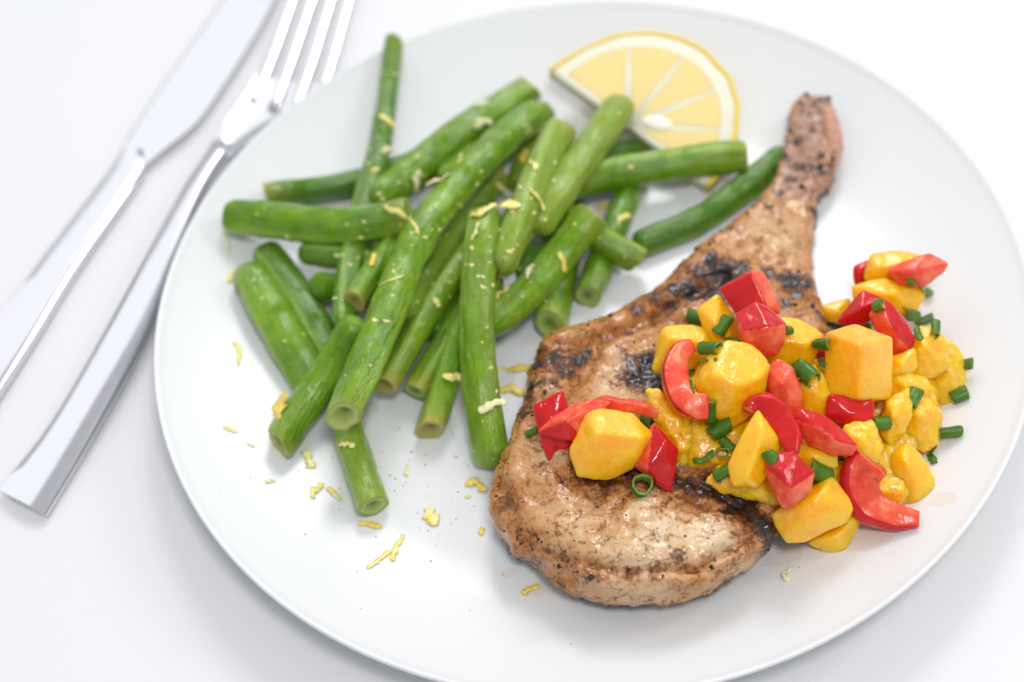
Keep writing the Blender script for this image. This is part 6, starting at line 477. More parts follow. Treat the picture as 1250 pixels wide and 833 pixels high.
def mat_mango():
    t = NT('mango_flesh'); rnd = t.n('ShaderNodeObjectInfo').outputs['Random']
    n1 = t.noise(110, 4); mp = t.n('ShaderNodeMapping', {'Vector': t.coord(), 'Scale': (1, 1, .22), 'Rotation': (.5, .3, 0)}).outputs[0]
    fib = t.noise(900, 4, .65, mp)
    c = t.ramp(n1, [(.3, (.98, .36, .001)), (.5, (.985, .48, .002)), (.72, (.99, .57, .005))])
    c = t.mix(t.math('MULTIPLY', rnd, .6), c, (.985, .56, .008))
    c = t.mix(t.math('MULTIPLY', t.step(fib, .48, .70), .3), c, (.97, .66, .07)); c = t.mix(t.math('MULTIPLY', t.step(fib, .44, .28), .18), c, (.92, .32, .002))
    r = t.n('ShaderNodeMapRange', {'Value': t.noise(260, 4), 'From Min': .35, 'From Max': .65, 'To Min': .12, 'To Max': .42}).outputs[0]
    nb = t.bump(fib, .00035, .8, t.bump(t.noise(330, 4, .65), .0004, .6))
    t.p(Base_Color=c, Roughness=r, Normal=nb, Specular_IOR_Level=.3, Coat_Weight=1.0, Coat_Roughness=.05, Coat_Normal=t.bump(t.noise(480, 3, .55), .00045, .8, t.bump(fib, .0001, .6)))
    sss(t, .8, (1, .45, .05), .008); return t.m
def mat_pepper(name, skin):
    t = NT(name); n1 = t.noise(150, 4); n2 = t.noise(700, 4)
    rnd = t.n('ShaderNodeObjectInfo').outputs['Random']
    if skin:
        c = t.ramp(n1, [(.3, (.50, .006, .008)), (.7, (.72, .018, .016))]); c = t.mix(t.math('MULTIPLY', rnd, .5), c, (.42, .005, .012))
        nb = t.bump(t.noise(260, 3), .00035, .35); r = .14
        t.p(Coat_Weight=.55, Coat_Roughness=.04, Specular_IOR_Level=.15, Coat_Normal=t.bump(t.noise(420, 3, .6), .0006, .5))
    else:
        c = t.ramp(n1, [(.32, (.66, .035, .018)), (.5, (.78, .09, .04)), (.68, (.86, .22, .10))]); c = t.mix(t.math('MULTIPLY', t.step(n2, .55, .75), .5), c, (.84, .26, .14))
        nb = t.bump(n2, .0004, .6, t.bump(t.noise(260, 3), .0006, .5)); r = .26
        t.p(Coat_Weight=.55, Coat_Roughness=.06, Specular_IOR_Level=.2, Coat_Normal=t.bump(t.noise(520, 3, .55), .00035, .8))
    t.p(Base_Color=c, Roughness=r, Normal=nb); sss(t, .3, (1, .15, .08), .003); return t.m
def mat_chive(inner=False):
    t = NT('chive_inside' if inner else 'chive_green'); n1 = t.noise(260, 3); n2 = t.noise(1400, 3)
    rnd = t.n('ShaderNodeObjectInfo').outputs['Random']
    c = t.ramp(n1, [(.3, (.026, .090, .005)), (.7, (.075, .19, .012))]) if not inner else t.ramp(n1, [(.3, (.13, .27, .04)), (.7, (.26, .42, .10))])
    c = t.mix(t.math('MULTIPLY', rnd, .4), c, (.11, .23, .016))
    t.p(Base_Color=c, Roughness=.3, Specular_IOR_Level=.35, Normal=t.bump(n2, .00012, .6)); sss(t, .12, (.4, 1, .2), .001); return t.m
def mat_zest():
    t = NT('lemon_zest'); n1 = t.noise(500, 3); rnd = t.n('ShaderNodeObjectInfo').outputs['Random']
    c = t.ramp(n1, [(.3, (.82, .64, .10)), (.55, (.86, .76, .28)), (.75, (.88, .84, .55))])
    t.p(Base_Color=c, Roughness=.35, Normal=t.bump(t.noise(1800, 3), .0002, .6)); sss(t, .35, (1, .7, .2), .0015); return t.m
def mat_zest_pale():
    t = NT('zest_pith'); n1 = t.noise(600, 3)
    c = t.ramp(n1, [(.3, (.78, .72, .30)), (.7, (.82, .80, .56))])
    t.p(Base_Color=c, Roughness=.35, Normal=t.bump(t.noise(1800, 3), .0002, .6)); sss(t, .35, (1, .8, .3), .0015); return t.m
def mat_zest_amber():
    t = NT('zest_amber'); n1 = t.noise(500, 3)
    c = t.ramp(n1, [(.3, (.80, .52, .04)), (.7, (.86, .70, .18))])
    t.p(Base_Color=c, Roughness=.3); sss(t, .35, (1, .6, .15), .0015); return t.m
def simple(name, c, rough, spec=.5, ns=300, var=.15, bump=.0002, ss=0):
    t = NT(name); n = t.noise(ns, 4)
    t.p(Base_Color=t.mix(n, tuple(x*(1-var) for x in c), tuple(min(1, x*(1+var)) for x in c)), Roughness=rough, Specular_IOR_Level=spec, Normal=t.bump(n, bump, .5))
    if ss: sss(t, ss, (1, .6, .3), .003)
    return t.m
def mat_meat():
    t = NT('grilled_pork')
    ch, br, pa, bo = (t.attr(k) for k in ('char', 'brown', 'pale', 'bone'))
    big = t.noise(60, 4, .55); mid = t.noise(260, 6, .68, dist=.6); fin = t.noise(900, 5, .68); tiny = t.noise(2600, 3, .6)
    mp = t.n('ShaderNodeMapping', {'Vector': t.coord(), 'Rotation': (0, 0, .9), 'Scale': (1, .28, 1)}).outputs[0]
    grain = t.noise(520, 5, .62, mp, .8)
    c = t.mix(grain, (.46, .205, .065), (.66, .385, .175))
    c = t.mix(t.math('MULTIPLY', pa, t.math('ADD', t.step(big, .3, .6), .2), True), c, t.mix(grain, (.63, .425, .235), (.84, .69, .48)))
    # thin golden spice film, everywhere a little
    gold = t.math('SUBTRACT', t.math('ADD', t.math('MULTIPLY', br, .8), t.math('ADD', t.math('MULTIPLY', t.math('SUBTRACT', mid, .5), 1.7), t.math('MULTIPLY', t.math('SUBTRACT', fin, .5), .5))), t.math('MULTIPLY', pa, .38))
    c = t.mix(t.math('MULTIPLY', t.step(gold, -.05, .42), .8), c, (.44, .165, .028))
    # browned crust
    bm_ = t.math('ADD', t.math('SUBTRACT', br, t.math('MULTIPLY', pa, .25)), t.math('ADD', t.math('MULTIPLY', t.math('SUBTRACT', mid, .5), 2.0), t.math('MULTIPLY', t.math('SUBTRACT', fin, .5), .6)))
    c = t.mix(t.math('MULTIPLY', t.step(bm_, .45, .95), .9), c, t.mix(fin, (.12, .026, .004), (.27, .078, .011)))
    # rusty freckles and dark grains
    c = t.mix(t.math('MULTIPLY', t.step(tiny, .62, .72), .4), c, (.32, .075, .015))
    v = t.n('ShaderNodeTexVoronoi', {'Vector': t.coord(), 'Scale': 420}).outputs['Distance']
    c = t.mix(t.math('MULTIPLY', t.step(v, .16, .08), t.step(t.noise(90, 3), .50, .66)), c, (.06, .022, .010))
    # crust on the bone end: mauve
    c = t.mix(t.math('MULTIPLY', bo, .8), c, t.mix(fin, (.20, .085, .06), (.60, .41, .34)))
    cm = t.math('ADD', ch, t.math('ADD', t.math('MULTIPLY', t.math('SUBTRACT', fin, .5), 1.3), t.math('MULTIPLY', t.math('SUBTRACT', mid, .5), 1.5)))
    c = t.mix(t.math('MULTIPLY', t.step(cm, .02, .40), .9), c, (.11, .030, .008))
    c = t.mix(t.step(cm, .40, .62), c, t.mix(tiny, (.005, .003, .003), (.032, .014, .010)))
    cs = t.step(cm, .25, .55)
    r = t.n('ShaderNodeMapRange', {'Value': fin, 'From Min': .3, 'From Max': .7, 'To Min': .22, 'To Max': .5}).outputs[0]
    nb = t.bump(mid, .0009, .7); nb = t.bump(grain, .0004, .7, nb); nb = t.bump(fin, .0003, .8, nb); nb = t.bump(tiny, .00012, .7, nb)
    t.p(Base_Color=c, Roughness=r, Normal=nb, Specular_IOR_Level=.25, Coat_Weight=t.math('MAXIMUM', t.math('MULTIPLY', t.step(t.noise(110, 3), .36, .58), .9), t.math('MULTIPLY', cs, .9)), Coat_Roughness=.08,
        Coat_Normal=t.bump(t.noise(560, 3, .55), .00034, .8))
    sss(t, .2, (1, .45, .25), .003); return t.m

TABLE, CHINA, STEEL, BEAN, BEANCUT = mat_table(), mat_china(), mat_steel(), mat_bean(), mat_bean_cut()
MANGO, PSKIN, PFLESH, CHIVE, CHIVEIN = mat_mango(), mat_pepper('pepper_skin', True), mat_pepper('pepper_flesh', False), mat_chive(), mat_chive(True)
ZEST = {'y': mat_zest(), 'p': mat_zest_pale(), 'o': mat_zest_amber()}
MEAT = mat_meat()
BONE = simple('rib_bone', (.52, .27, .19), .4, .35, 420, .5, .0012, .2)
PEPPERCORN = simple('black_pepper', (.022, .016, .014), .45, .4, 900, .4)
PEEL = simple('lemon_peel', (.80, .60, .10), .35, .5, 900, .06, .0004, .3)
PITH = simple('lemon_pith', (.76, .74, .60), .6, .3, 500, .04, .0003, .4)
def mat_lemon():
    t = NT('lemon_pulp'); g = t.noise(420, 4, .6)
    mp = t.n('ShaderNodeVectorMath', {0: t.coord()}, operation='NORMALIZE').outputs[0]
    st = t.math('MULTIPLY_ADD', g, .45, 0); st = t.math('ADD', st, t.math('MULTIPLY', t.noise(16, 5, .7, mp), .6))
    c = t.ramp(st, [(.38, (.64, .32, .03)), (.52, (.74, .45, .09)), (.68, (.82, .64, .28))])
    t.p(Base_Color=c, Roughness=.45, Specular_IOR_Level=.2, Normal=t.bump(st, .0006, .5, t.bump(g, .0003, .4))); sss(t, .5, (1, .7, .3), .005); return t.m
LEMON = mat_lemon()
SEED = simple('lemon_seed', (.86, .82, .70), .35, .5, 400, .04)
JUICE = simple('pan_juice', (.62, .44, .16), .12, .5, 200, .2)

# ---------------------------------------------------------------- setting: table
R0 = .088
def zplate(x, y):
    t = np.clip((np.hypot(x, y)-R0)/(.135-R0), 0, 1.2); return .0055+.0145*t**1.7
n = 24
tv = [(x, y, 0) for y in np.linspace(-1.2, 1.6, n) for x in np.linspace(-1.5, 1.5, n)]
tf = [(j*n+i, j*n+i+1, (j+1)*n+i+1, (j+1)*n+i) for j in range(n-1) for i in range(n-1)]
tag(put('table_top', mesh('table_top', tv, tf, False), TABLE), 'plain matt white table top under the plate and cutlery', 'table', kind='structure')

# ---------------------------------------------------------------- plate
def plate():
    prof = [(0, .0055)]
    for r in np.linspace(.02, R0, 6): prof.append((r, .0055))
    for r in np.linspace(R0+.002, .1335, 22): prof.append((r, float(zplate(r, 0))))
    prof += [(.1346, .0202), (.1352, .0201), (.1355, .0195), (.1352, .0188), (.1345, .0182)]
    for r in np.linspace(.132, .094, 14):
        prof.append((r, float(zplate(r, 0))-.0040*(1-.35*max(0, (r-.115)/.02))))
    prof += [(.0915, .0016), (.0905, .0005), (.0890, .0004), (.0880, .0008), (.0875, .0020), (.05, .0022), (0, .0022)]
    S = 192; V = []; Fc = []
    for r, z in prof[1:-1]:
        a = np.linspace(0, 2*np.pi, S, endpoint=False); V += list(zip(r*np.cos(a), r*np.sin(a), np.full(S, z)))
    m = len(prof)-2
    for i in range(m-1):
        for j in range(S):
            Fc.append((i*S+j, i*S+(j+1) % S, (i+1)*S+(j+1) % S, (i+1)*S+j)[::-1])
    V += [(0, 0, prof[0][1]), (0, 0, prof[-1][1])]
    for j in range(S):
        Fc.append((len(V)-2, j, (j+1) % S)); Fc.append((len(V)-1, (m-1)*S+(j+1) % S, (m-1)*S+j))
    o = put('dinner_plate', mesh('dinner_plate', V, Fc), CHINA)
    tag(o, 'large round glossy white china dinner plate carrying the meal', 'plate')
plate()

# ---------------------------------------------------------------- cutlery
def loft(name, secs, mat, parent):
    secs = [np.asarray(s, float) for s in secs]; n = len(secs[0]); V = np.vstack(secs); Fc = []
    for i in range(len(secs)-1):
        for j in range(n): Fc.append((i*n+j, (i+1)*n+j, (i+1)*n+(j+1) % n, i*n+(j+1) % n))
    Fc += [tuple(range(n)), tuple(range(len(V)-n, len(V)))[::-1]]
    me = mesh(name, V, Fc); 
    bm = bmesh.new(); bm.from_mesh(me); bmesh.ops.recalc_face_normals(bm, faces=bm.faces[:]); bm.to_mesh(me); bm.free()
    o = put(name, me, mat, parent); me.set_sharp_from_angle(angle=math.radians(75 if name == 'handle' else 28)); return o
def sections(L, m):
    """resample three-point sections lengthwise"""
    A = np.array(L, float).reshape(len(L), -1); B, _ = spline(A, m); return B.reshape(m, -1, 3)
def handle_profile(l, r, t, low):
    """l left edge, r ridge, t right edge -> closed rounded profile"""
    dn = np.array([0, 0, 1.]); up_ = r+(r-(l+t)/2)*np.array([.3, .3, .55])
    out = [l-dn*low*.5, l-dn*low*.15]
    for q in np.linspace(0, 1, 12): out.append(l*(1-q)**2+up_*2*q*(1-q)*1.0+t*q*q)
    lb, tb = l-dn*low, t-dn*low
    return out+[t-dn*low*.3, t-dn*low*.7, tb*.85+lb*.15-dn*.0005, (lb+tb)/2-dn*.0008, lb*.85+tb*.15-dn*.0005]
kh = sections(D['knife_handle'], 24)
k = empty('table_knife', (-.17, .0, 0))
tag(k, 'polished steel table knife lying farthest from the plate', 'knife')
loft('handle', [handle_profile(*s, .0022) for s in kh], STEEL, k)
kb = sections(D['knife_blade'], 40)
def blade_prof(s):
    l, r = s; dn = np.array([0, 0, .0006])
    return [l-dn*1.6, l-dn*.5+(r-l)*.01, l+(r-l)*.05, l*.6+r*.4+dn*.2, l*.2+r*.8, r, r-dn*.5, l*.5+r*.5-dn*1.6]
loft('blade', [blade_prof(s) for s in kb], STEEL, k)
f = empty('dinner_fork', (-.15, .0, 0))
tag(f, 'polished steel dinner fork lying between knife and plate, head partly under the rim', 'fork')
fh = sections(D['fork_handle'], 30)
loft('handle', [handle_profile(*s, .0016) for s in fh], STEEL, f)
hd = sections(D['fork_head'], 14)
def head_prof(s):
    l, r = s; out = []
    for t in np.linspace(0, 1, 9): out.append(l*(1-t)+r*t-np.array([0, 0, .0018*math.sin(math.pi*t)]))
    for t in np.linspace(1, 0, 9): out.append(l*(1-t)+r*t-np.array([0, 0, .0018*math.sin(math.pi*t)+.0016]))
    return out
fork_head = loft('head', [head_prof(s) for s in hd], STEEL, f)
for t in D['tines']:
    pts, L = spline(t, 20); rr = np.linspace(.0022, .0014, 20)
    a = np.linspace(0, 2*np.pi, 12, endpoint=False)
    V, Fc, _ = sweep(pts, np.stack([rr, rr*.62], -1), np.stack([np.sign(np.cos(a))*abs(np.cos(a))**.7, np.sign(np.sin(a))*abs(np.sin(a))**.7], -1), up=(0, 0, 1))
    Fc += [tuple(range(12)), tuple(range(len(V)-12, len(V)))[::-1]]
    put('tine', mesh('tine', V, Fc), STEEL, fork_head)

# ---------------------------------------------------------------- green beans
def bean(i, lab, ends, r, P):
    pts, L = spline(P, 44); m = 44; ns = 28
    rs = random.Random(100+i)
    e = empty('green_bean', (pts[:, 0].mean(), pts[:, 1].mean(), pts[:, 2].min()-r))
    tag(e, lab, 'green bean', 'cooked green beans piled on the plate')
    s = np.linspace(0, 1, m)*L
    prof = np.zeros((m, ns, 2)); th = np.linspace(0, 2*np.pi, ns, endpoint=False)
    twist = rs.uniform(0, 6.28); tw = rs.uniform(-25, 25)
    flat = rs.uniform(.05, .13); sd = rs.uniform(0, 50)
    tone = TONE[i]; taper = (rs.uniform(-.10, .02), rs.uniform(-.12, .02)); slant = (rs.uniform(-.5, .5), rs.uniform(-.5, .5)); ph = rs.uniform(0, 6.28)
    wr = (.07, .05, .09, .06, .04)[i % 5] if i != 26 else .12
    tipv = np.zeros((m, ns)); stripe = np.zeros((m, ns))
    for q in range(m):
        bulge = 1 + .06*mnoise.noise((s[q]*55, sd, 0)) + .035*mnoise.noise((s[q]*150, sd, 2))
        phi = th + twist + tw*s[q]
        bulge += taper[0]*math.exp(-s[q]/.012)+taper[1]*math.exp(-(L-s[q])/.012)
        rad = bulge*(1+flat*np.cos(2*phi))
        seam = np.exp(-((np.angle(np.exp(1j*(phi-.6))))/.22)**2)
        groove = np.exp(-((np.angle(np.exp(1j*(phi-1.15))))/.28)**2)+np.exp(-((np.angle(np.exp(1j*(phi-.05))))/.28)**2)
        rad = rad + .055*seam - .05*groove
        rad += wr*np.array([mnoise.noise((s[q]*110, math.cos(x)*1.6+sd, math.sin(x)*1.6)) for x in th])
        rad += wr*.5*np.array([mnoise.noise((s[q]*500, math.cos(x)*2.6+sd, math.sin(x)*2.6)) for x in th])
        rad += .045*np.array([mnoise.noise((s[q]*45, math.cos(x)*4.5+sd, math.sin(x)*4.5)) for x in phi])
        for k_, dist in ((0, s[q]), (1, L-s[q])):
            if ends[k_] == 'c':
                rad *= 1-.04*math.exp(-dist/.0006)
            else:
                x = min(1, dist/(r*1.0)); rad *= max(.02, math.sqrt(max(0, 1-(1-x)**2)))**.8
        prof[q, :, 0] = np.cos(th)*rad; prof[q, :, 1] = np.sin(th)*rad
        d = 9
        if ends[0] == 'c': d = min(d, s[q])
        if ends[1] == 'c': d = min(d, L-s[q])
        tipv[q] = math.exp(-d/.0035)*rs.choice([1])*TIP[i % len(TIP)]
        stripe[q] = seam
    # pull the rings towards the ends so that caps are well resolved
    V, Fc, fr = sweep(pts, np.full((m, 2), r), prof)
    V = V.reshape(m, ns, 3)
    for k_ in (0, 1):
        if ends[k_] == 'c':
            for q in range(6):
                V[q if k_ == 0 else m-1-q] += np.outer(np.cos(th+ph)*slant[k_]*r*(1-q/6.), fr[0 if k_ == 0 else m-1][2])
    V = V.reshape(-1, 3)
    tip = tipv.ravel(); stp = stripe.ravel(); V = list(V); extra_t = []
    cuts = []
    for k_, ring in ((0, 0), (1, m-1)):
        idx = [ring*ns+j for j in range(ns)]
        if ends[k_] == 'c': cuts.append((k_, ring, np.array([V[j] for j in idx])))
        else:
            c = np.mean([V[j] for j in idx], axis=0); V.append(c); extra_t.append(0)
            for j in range(ns):
                a, b = idx[j], idx[(j+1) % ns]
                Fc.append((len(V)-1, b, a) if k_ == 0 else (len(V)-1, a, b))
    me = mesh('pod', V, [q[::-1] if False else q for q in Fc])
    attr(me, 'tip', np.r_[tip, extra_t]); attr(me, 'stripe', np.r_[stp, np.zeros(len(extra_t))]); attr(me, 'tone', np.full(len(V), tone)); ex_ = np.zeros(len(extra_t))
    PH = np.stack([th+tw*q_ for q_ in s]).ravel()
    attr(me, 'ca', np.r_[np.cos(PH), ex_]); attr(me, 'sa', np.r_[np.sin(PH), ex_]); attr(me, 'along', np.r_[np.repeat(s*160, ns), ex_]+sd)
    put('pod', me, BEAN, e)
    for k_, ring, rg in cuts:
        c = rg.mean(0); T = fr[ring][2]*(1 if k_ else -1)   # outward
        hollow = rs.uniform(.05, .5)
        V2 = []; rad = []
        tilt = unit(np.array([rs.uniform(-1, 1), rs.uniform(-1, 1), rs.uniform(-1, 1)]))
        for sc_, dp in ((1.0, .0), (.95, .05), (.80, .02), (.62, -.04), (.45, -.4*hollow), (.25, -.8*hollow), (.02, -.9*hollow)):
            for j, p in enumerate(rg):
                w = mnoise.noise((j*.9, sc_*4, sd))
                V2.append(c+(p-c)*sc_+T*r*(dp+.05*w*(sc_ < .99))); rad.append(sc_)
        F2 = []
        for q in range(6):
            for j in range(ns):
                a, b = q*ns+j, q*ns+(j+1) % ns
                F2.append((a, a+ns, b+ns, b) if k_ else (a, b, b+ns, a+ns))
        F2.append(tuple(range(6*ns, 7*ns))[::-1] if k_ else tuple(range(6*ns, 7*ns)))
        m2 = mesh('cut_end', V2, F2, False); attr(m2, 'rad', rad)
        put('cut_end', m2, BEANCUT, e)
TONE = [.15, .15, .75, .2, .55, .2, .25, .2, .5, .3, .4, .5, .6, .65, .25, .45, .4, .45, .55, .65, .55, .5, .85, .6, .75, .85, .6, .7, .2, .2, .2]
TIP = [.2, .3, .25, 0, 0, 0, .2, .9, .6, .25, .9, 1.0, .7, .4, .5, .3, .45, .3, .3, .9, .4, .6, .4, .3, .9, .8, .3, .2]
for i, (lab, ends, r, P) in enumerate(D['beans']): bean(i, lab, ends, r, P)

# ---------------------------------------------------------------- pork chop
def poly_dist(X, Y, poly):
    """signed distance to a closed polygon, negative inside"""
    P = np.asarray(poly)[:, :2]; d = np.full(X.shape, 1e9); inside = np.zeros(X.shape, bool)
    for i in range(len(P)):
        a, b = P[i], P[(i+1) % len(P)]; e = b-a
        wx, wy = X-a[0], Y-a[1]; t = np.clip((wx*e[0]+wy*e[1])/(e@e), 0, 1)
        d = np.minimum(d, np.hypot(wx-t*e[0], wy-t*e[1]))
        c = ((a[1] > Y) != (b[1] > Y)) & (X < (b[0]-a[0])*(Y-a[1])/((b[1]-a[1]) or 1e-12)+a[0]); inside ^= c
    return np.where(inside, -d, d)
def line_dist(X, Y, line):
    d = np.full(X.shape, 1e9); P = np.asarray(line)
    for a, b in zip(P[:-1], P[1:]):
        e = b-a; wx, wy = X-a[0], Y-a[1]; t = np.clip((wx*e[0]+wy*e[1])/(e@e), 0, 1); d = np.minimum(d, np.hypot(wx-t*e[0], wy-t*e[1]))
    return d
def thick(X, Y, ctrl):
    w = 0; s = 0
    for x, y, t in ctrl:
        k_ = 1/((X-x)**2+(Y-y)**2+4e-5)**1.6; w = w+k_; s = s+k_*t
    return s/w
def spots(X, Y, L):
    o = np.zeros(X.shape)
    for x, y, r, w in L: o = np.maximum(o, w*np.exp(-((X-x)**2+(Y-y)**2)/(r*r)))
    return o
def chop():
    ol = np.array(D['chop_outline']); ring, _ = spline(np.vstack([ol, ol[:1]])[:, :2], 160); ring = ring[:-1]
    h = .0008
    lo = np.r_[ring.min(0)-.004, .004]; hi = np.r_[ring.max(0)+.004, .036]
    n = np.ceil((hi-lo)/h).astype(int)+1
    x = lo[0]+h*np.arange(n[0]); y = lo[1]+h*np.arange(n[1]); z = lo[2]+h*np.arange(n[2])
    X, Y = np.meshgrid(x, y, indexing='ij')
    d2 = poly_dist(X, Y, ring); T = thick(X, Y, D['chop_thick']); zb = zplate(X, Y)-.0003
    # lumpy outline and lumpy top
    lump = np.array([mnoise.fractal((a*70, b*70, 3.1), 1.0, 2.0, 3) for a, b in zip(X.ravel().tolist(), Y.ravel().tolist())]).reshape(X.shape)
    d2 = d2+lump*.0006*(1+1.5*np.clip(1.3-line_dist(X, Y, D['bone_px'])/.012, 0, 1))
    T = T + lump*.0011
    top = np.zeros(X.shape)
    for line, dep, wid in D['chop_crease']:
        top = np.maximum(top, dep*np.exp(-(line_dist(X, Y, line)/wid)**2))
    T = T-top*1.5
    hh = T/2; zc = zb+hh
    bnx = np.clip(1.3-line_dist(X, Y, D['bone_px'])/.012, 0, 1)
    rr = np.minimum(hh*(.92-.5*bnx), .0085)
    Z = z[None, None, :]
    qz = np.abs(Z-zc[..., None])-hh[..., None]+rr[..., None]
    # side wall leans in under the belly
    lean = np.where(Z < zc[..., None], (zc[..., None]-Z)*.12, 0)
    q1 = (d2+rr)[..., None]+lean
    Fv = np.hypot(np.maximum(q1, 0), np.maximum(qz, 0))+np.minimum(np.maximum(q1, qz), 0)-rr[..., None]
    V, Q = surface_nets(Fv, lo, h)
    V = relax(V, Q, 3)
    x, y, zz = V.T
    ch = spots(x, y, D['char']); br = 1.2*spots(x, y, D['brown']); pa = spots(x, y, D['pale'])
    edge = poly_dist(x, y, ring); zrel = (zz-zplate(x, y))
    bn = np.clip(1.2-line_dist(x, y, D['bone_px'])/.011, 0, 1)
    # browned fat rim, scorched lower edge
    cre = np.zeros(len(x))
    for line, dep, wid in D['chop_crease']: cre = np.maximum(cre, dep/.0022*np.exp(-(line_dist(x, y, line)/(wid*.9))**2))
    br = np.maximum(br, .75*cre); ch = np.maximum(ch, .12*cre)
    rim = np.exp(-((edge+.002)/.0025)**2)
    br = np.maximum(br, .45*rim)
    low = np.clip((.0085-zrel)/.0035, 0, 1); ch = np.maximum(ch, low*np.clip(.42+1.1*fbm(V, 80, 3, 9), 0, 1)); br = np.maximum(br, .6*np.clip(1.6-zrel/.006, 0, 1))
    N = vnormals(V, Q)
    f1 = fbm(V, 160, 4, 2.0); f2 = fbm(V, 500, 3, 5.0); f3 = fbm(V, 1100, 2, 8)
    amp = f1*.0009 + f2*.00032*(1+ch*2.2+bn*1.6) + ch*np.maximum(0, f3)*.0010
    V = V+N*amp[:, None]
    e = empty('pork_chop', (ring[:, 0].mean(), ring[:, 1].mean(), .0055))
    tag(e, 'grilled bone-in pork chop with charred spots and its rib bone pointing up right', 'pork chop')
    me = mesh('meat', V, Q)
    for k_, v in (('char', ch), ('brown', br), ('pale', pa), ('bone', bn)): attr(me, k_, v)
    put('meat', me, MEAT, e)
    # rib bone showing along the right side of the tip
    pts, L = spline(D['bone_line'], 40); a = np.linspace(0, 2*np.pi, 20, endpoint=False)
    rad = np.interp(np.linspace(0, 1, 40), [0, .05, .2, .5, .8, 1], [.0012, .0022, .0030, .0030, .0024, .0012])
    V2, F2, _ = sweep(pts, np.stack([rad, rad*.95], -1), np.stack([np.cos(a), np.sin(a)], -1), up=(0, 0, 1))
    V2 = V2 + .0004*np.array([mnoise.noise_vector(p*300) for p in map(Vector, V2)])
    F2 += [tuple(range(20)), tuple(range(len(V2)-20, len(V2)))[::-1]]
    put('rib_bone', mesh('rib_bone', V2, F2), BONE, e)
    # cracked peppercorn stuck to the surface
    up = N[:, 2] > .25
    cand = np.where(up)[0]
    wgt = (.16+1.6*bn+.5*br+.5*rim)[cand]; wgt = wgt*np.clip(fbm(V[cand], 60, 2, 4)+.45, 0.02, 1); wgt /= wgt.sum()
    pick = rng.choice(cand, 340, replace=False, p=wgt)
    PV = []; PF = []
    ico = np.array([(0, 0, 1), (.89, 0, .45), (.28, .85, .45), (-.72, .53, .45), (-.72, -.53, .45), (.28, -.85, .45), (.72, .53, -.45), (-.28, .85, -.45), (-.89, 0, -.45), (-.28, -.85, -.45), (.72, -.53, -.45), (0, 0, -1)])
    icf = [(0,1,2),(0,2,3),(0,3,4),(0,4,5),(0,5,1),(1,6,2),(2,7,3),(3,8,4),(4,9,5),(5,10,1),(6,7,2),(7,8,3),(8,9,4),(9,10,5),(10,6,1),(11,7,6),(11,8,7),(11,9,8),(11,10,9),(11,6,10)]
    for p in pick:
        s = rng.uniform(.00018, .0005) if rng.random() > .12 else rng.uniform(.0006, .0011)
        b = len(PV)
        for v in ico*rng.uniform(.6, 1.25, (12, 1))*s*rng.uniform(.7, 1.2, 3): PV.append(V[p]+v+N[p]*s*.15)
        PF += [tuple(b+i for i in t) for t in icf]
    o = put('cracked_pepper', mesh('cracked_pepper', PV, PF), PEPPERCORN, e, smooth=False); o['kind'] = 'stuff'
chop()

# ---------------------------------------------------------------- mango, pepper
for i, (lab, na, P) in enumerate(D['mango']):
    V, Q, _ = soft_hull(P, .00055, .00026 if na < .45 else .0003, na*(.0004 if na < .45 else .0009), 420, i*3.7, relax_it=1)
    if na >= .25: V = V+vnormals(V, Q)*(fbm(V, 140, 2, i)*(.0005 if na < .45 else na*.0012))[:, None]
    c = V.mean(0); o = put('mango_piece', mesh('mango_piece', V-c, Q), MANGO); o.location = tuple(c)
    tag(o, lab, 'mango', 'diced mango in the salsa')
def pulp():
    ol = np.array(D['pulp']); ring, _ = spline(np.vstack([ol, ol[:1]])[:, :2], 90); ring = ring[:-1]
    h = .001; lo = np.r_[ring.min(0)-.005, .004]; hi = np.r_[ring.max(0)+.005, .040]; n = np.ceil((hi-lo)/h).astype(int)+1
    x = lo[0]+h*np.arange(n[0]); y = lo[1]+h*np.arange(n[1]); z = lo[2]+h*np.arange(n[2])
    X, Y = np.meshgrid(x, y, indexing='ij'); d2 = poly_dist(X, Y, ring)
    ol = np.array(D['chop_outline'])[:, :2]
    on = np.clip(-poly_dist(X, Y, ol)/.012+.35, 0, 1)
    top = .0190*(1-on)+.0300*on
    lump = np.array([mnoise.fractal((a*95, b*95, 7.7), 1.0, 2.0, 3) for a, b in zip(X.ravel().tolist(), Y.ravel().tolist())]).reshape(X.shape)
    top = top+lump*.0035; d2 = d2+lump*.002+.003
    hh = (top-.0052)/2; zc = .0052+hh; rr = np.minimum(hh*.9, .006)
    qz = np.abs(z[None, None]-zc[..., None])-hh[..., None]+rr[..., None]; q1 = (d2+rr)[..., None]+0*qz
    Fv = np.hypot(np.maximum(q1, 0), np.maximum(qz, 0))+np.minimum(np.maximum(q1, qz), 0)-rr[..., None]
    V, Q = surface_nets(Fv, lo, h); V = relax(V, Q, 2); V = V+vnormals(V, Q)*(fbm(V, 320, 3, 1)*.0008)[:, None]
    c = V.mean(0); o = put('mango_pulp', mesh('mango_pulp', V-c, Q), MANGO); o.location = tuple(c)
    tag(o, 'soft crushed mango pulp filling the gaps beneath the diced salsa', 'mango pulp')
pulp()
for i, (lab, sk, P) in enumerate(D['pepper']):
    V, Q, mt = soft_hull(P, .0005, .00014, .00015, 280, i*5.1+40, skin=sk)
    V = V+vnormals(V, Q)*(fbm(V, 120, 2, i+9)*.0004)[:, None]
    c = V.mean(0); me = mesh('red_pepper_piece', V-c, Q); o = put('red_pepper_piece', me, [PFLESH, PSKIN]); o.location = tuple(c)
    me.polygons.foreach_set('material_index', mt.astype(np.int32)); me.update()
    tag(o, lab, 'red pepper', 'diced red pepper in the salsa')
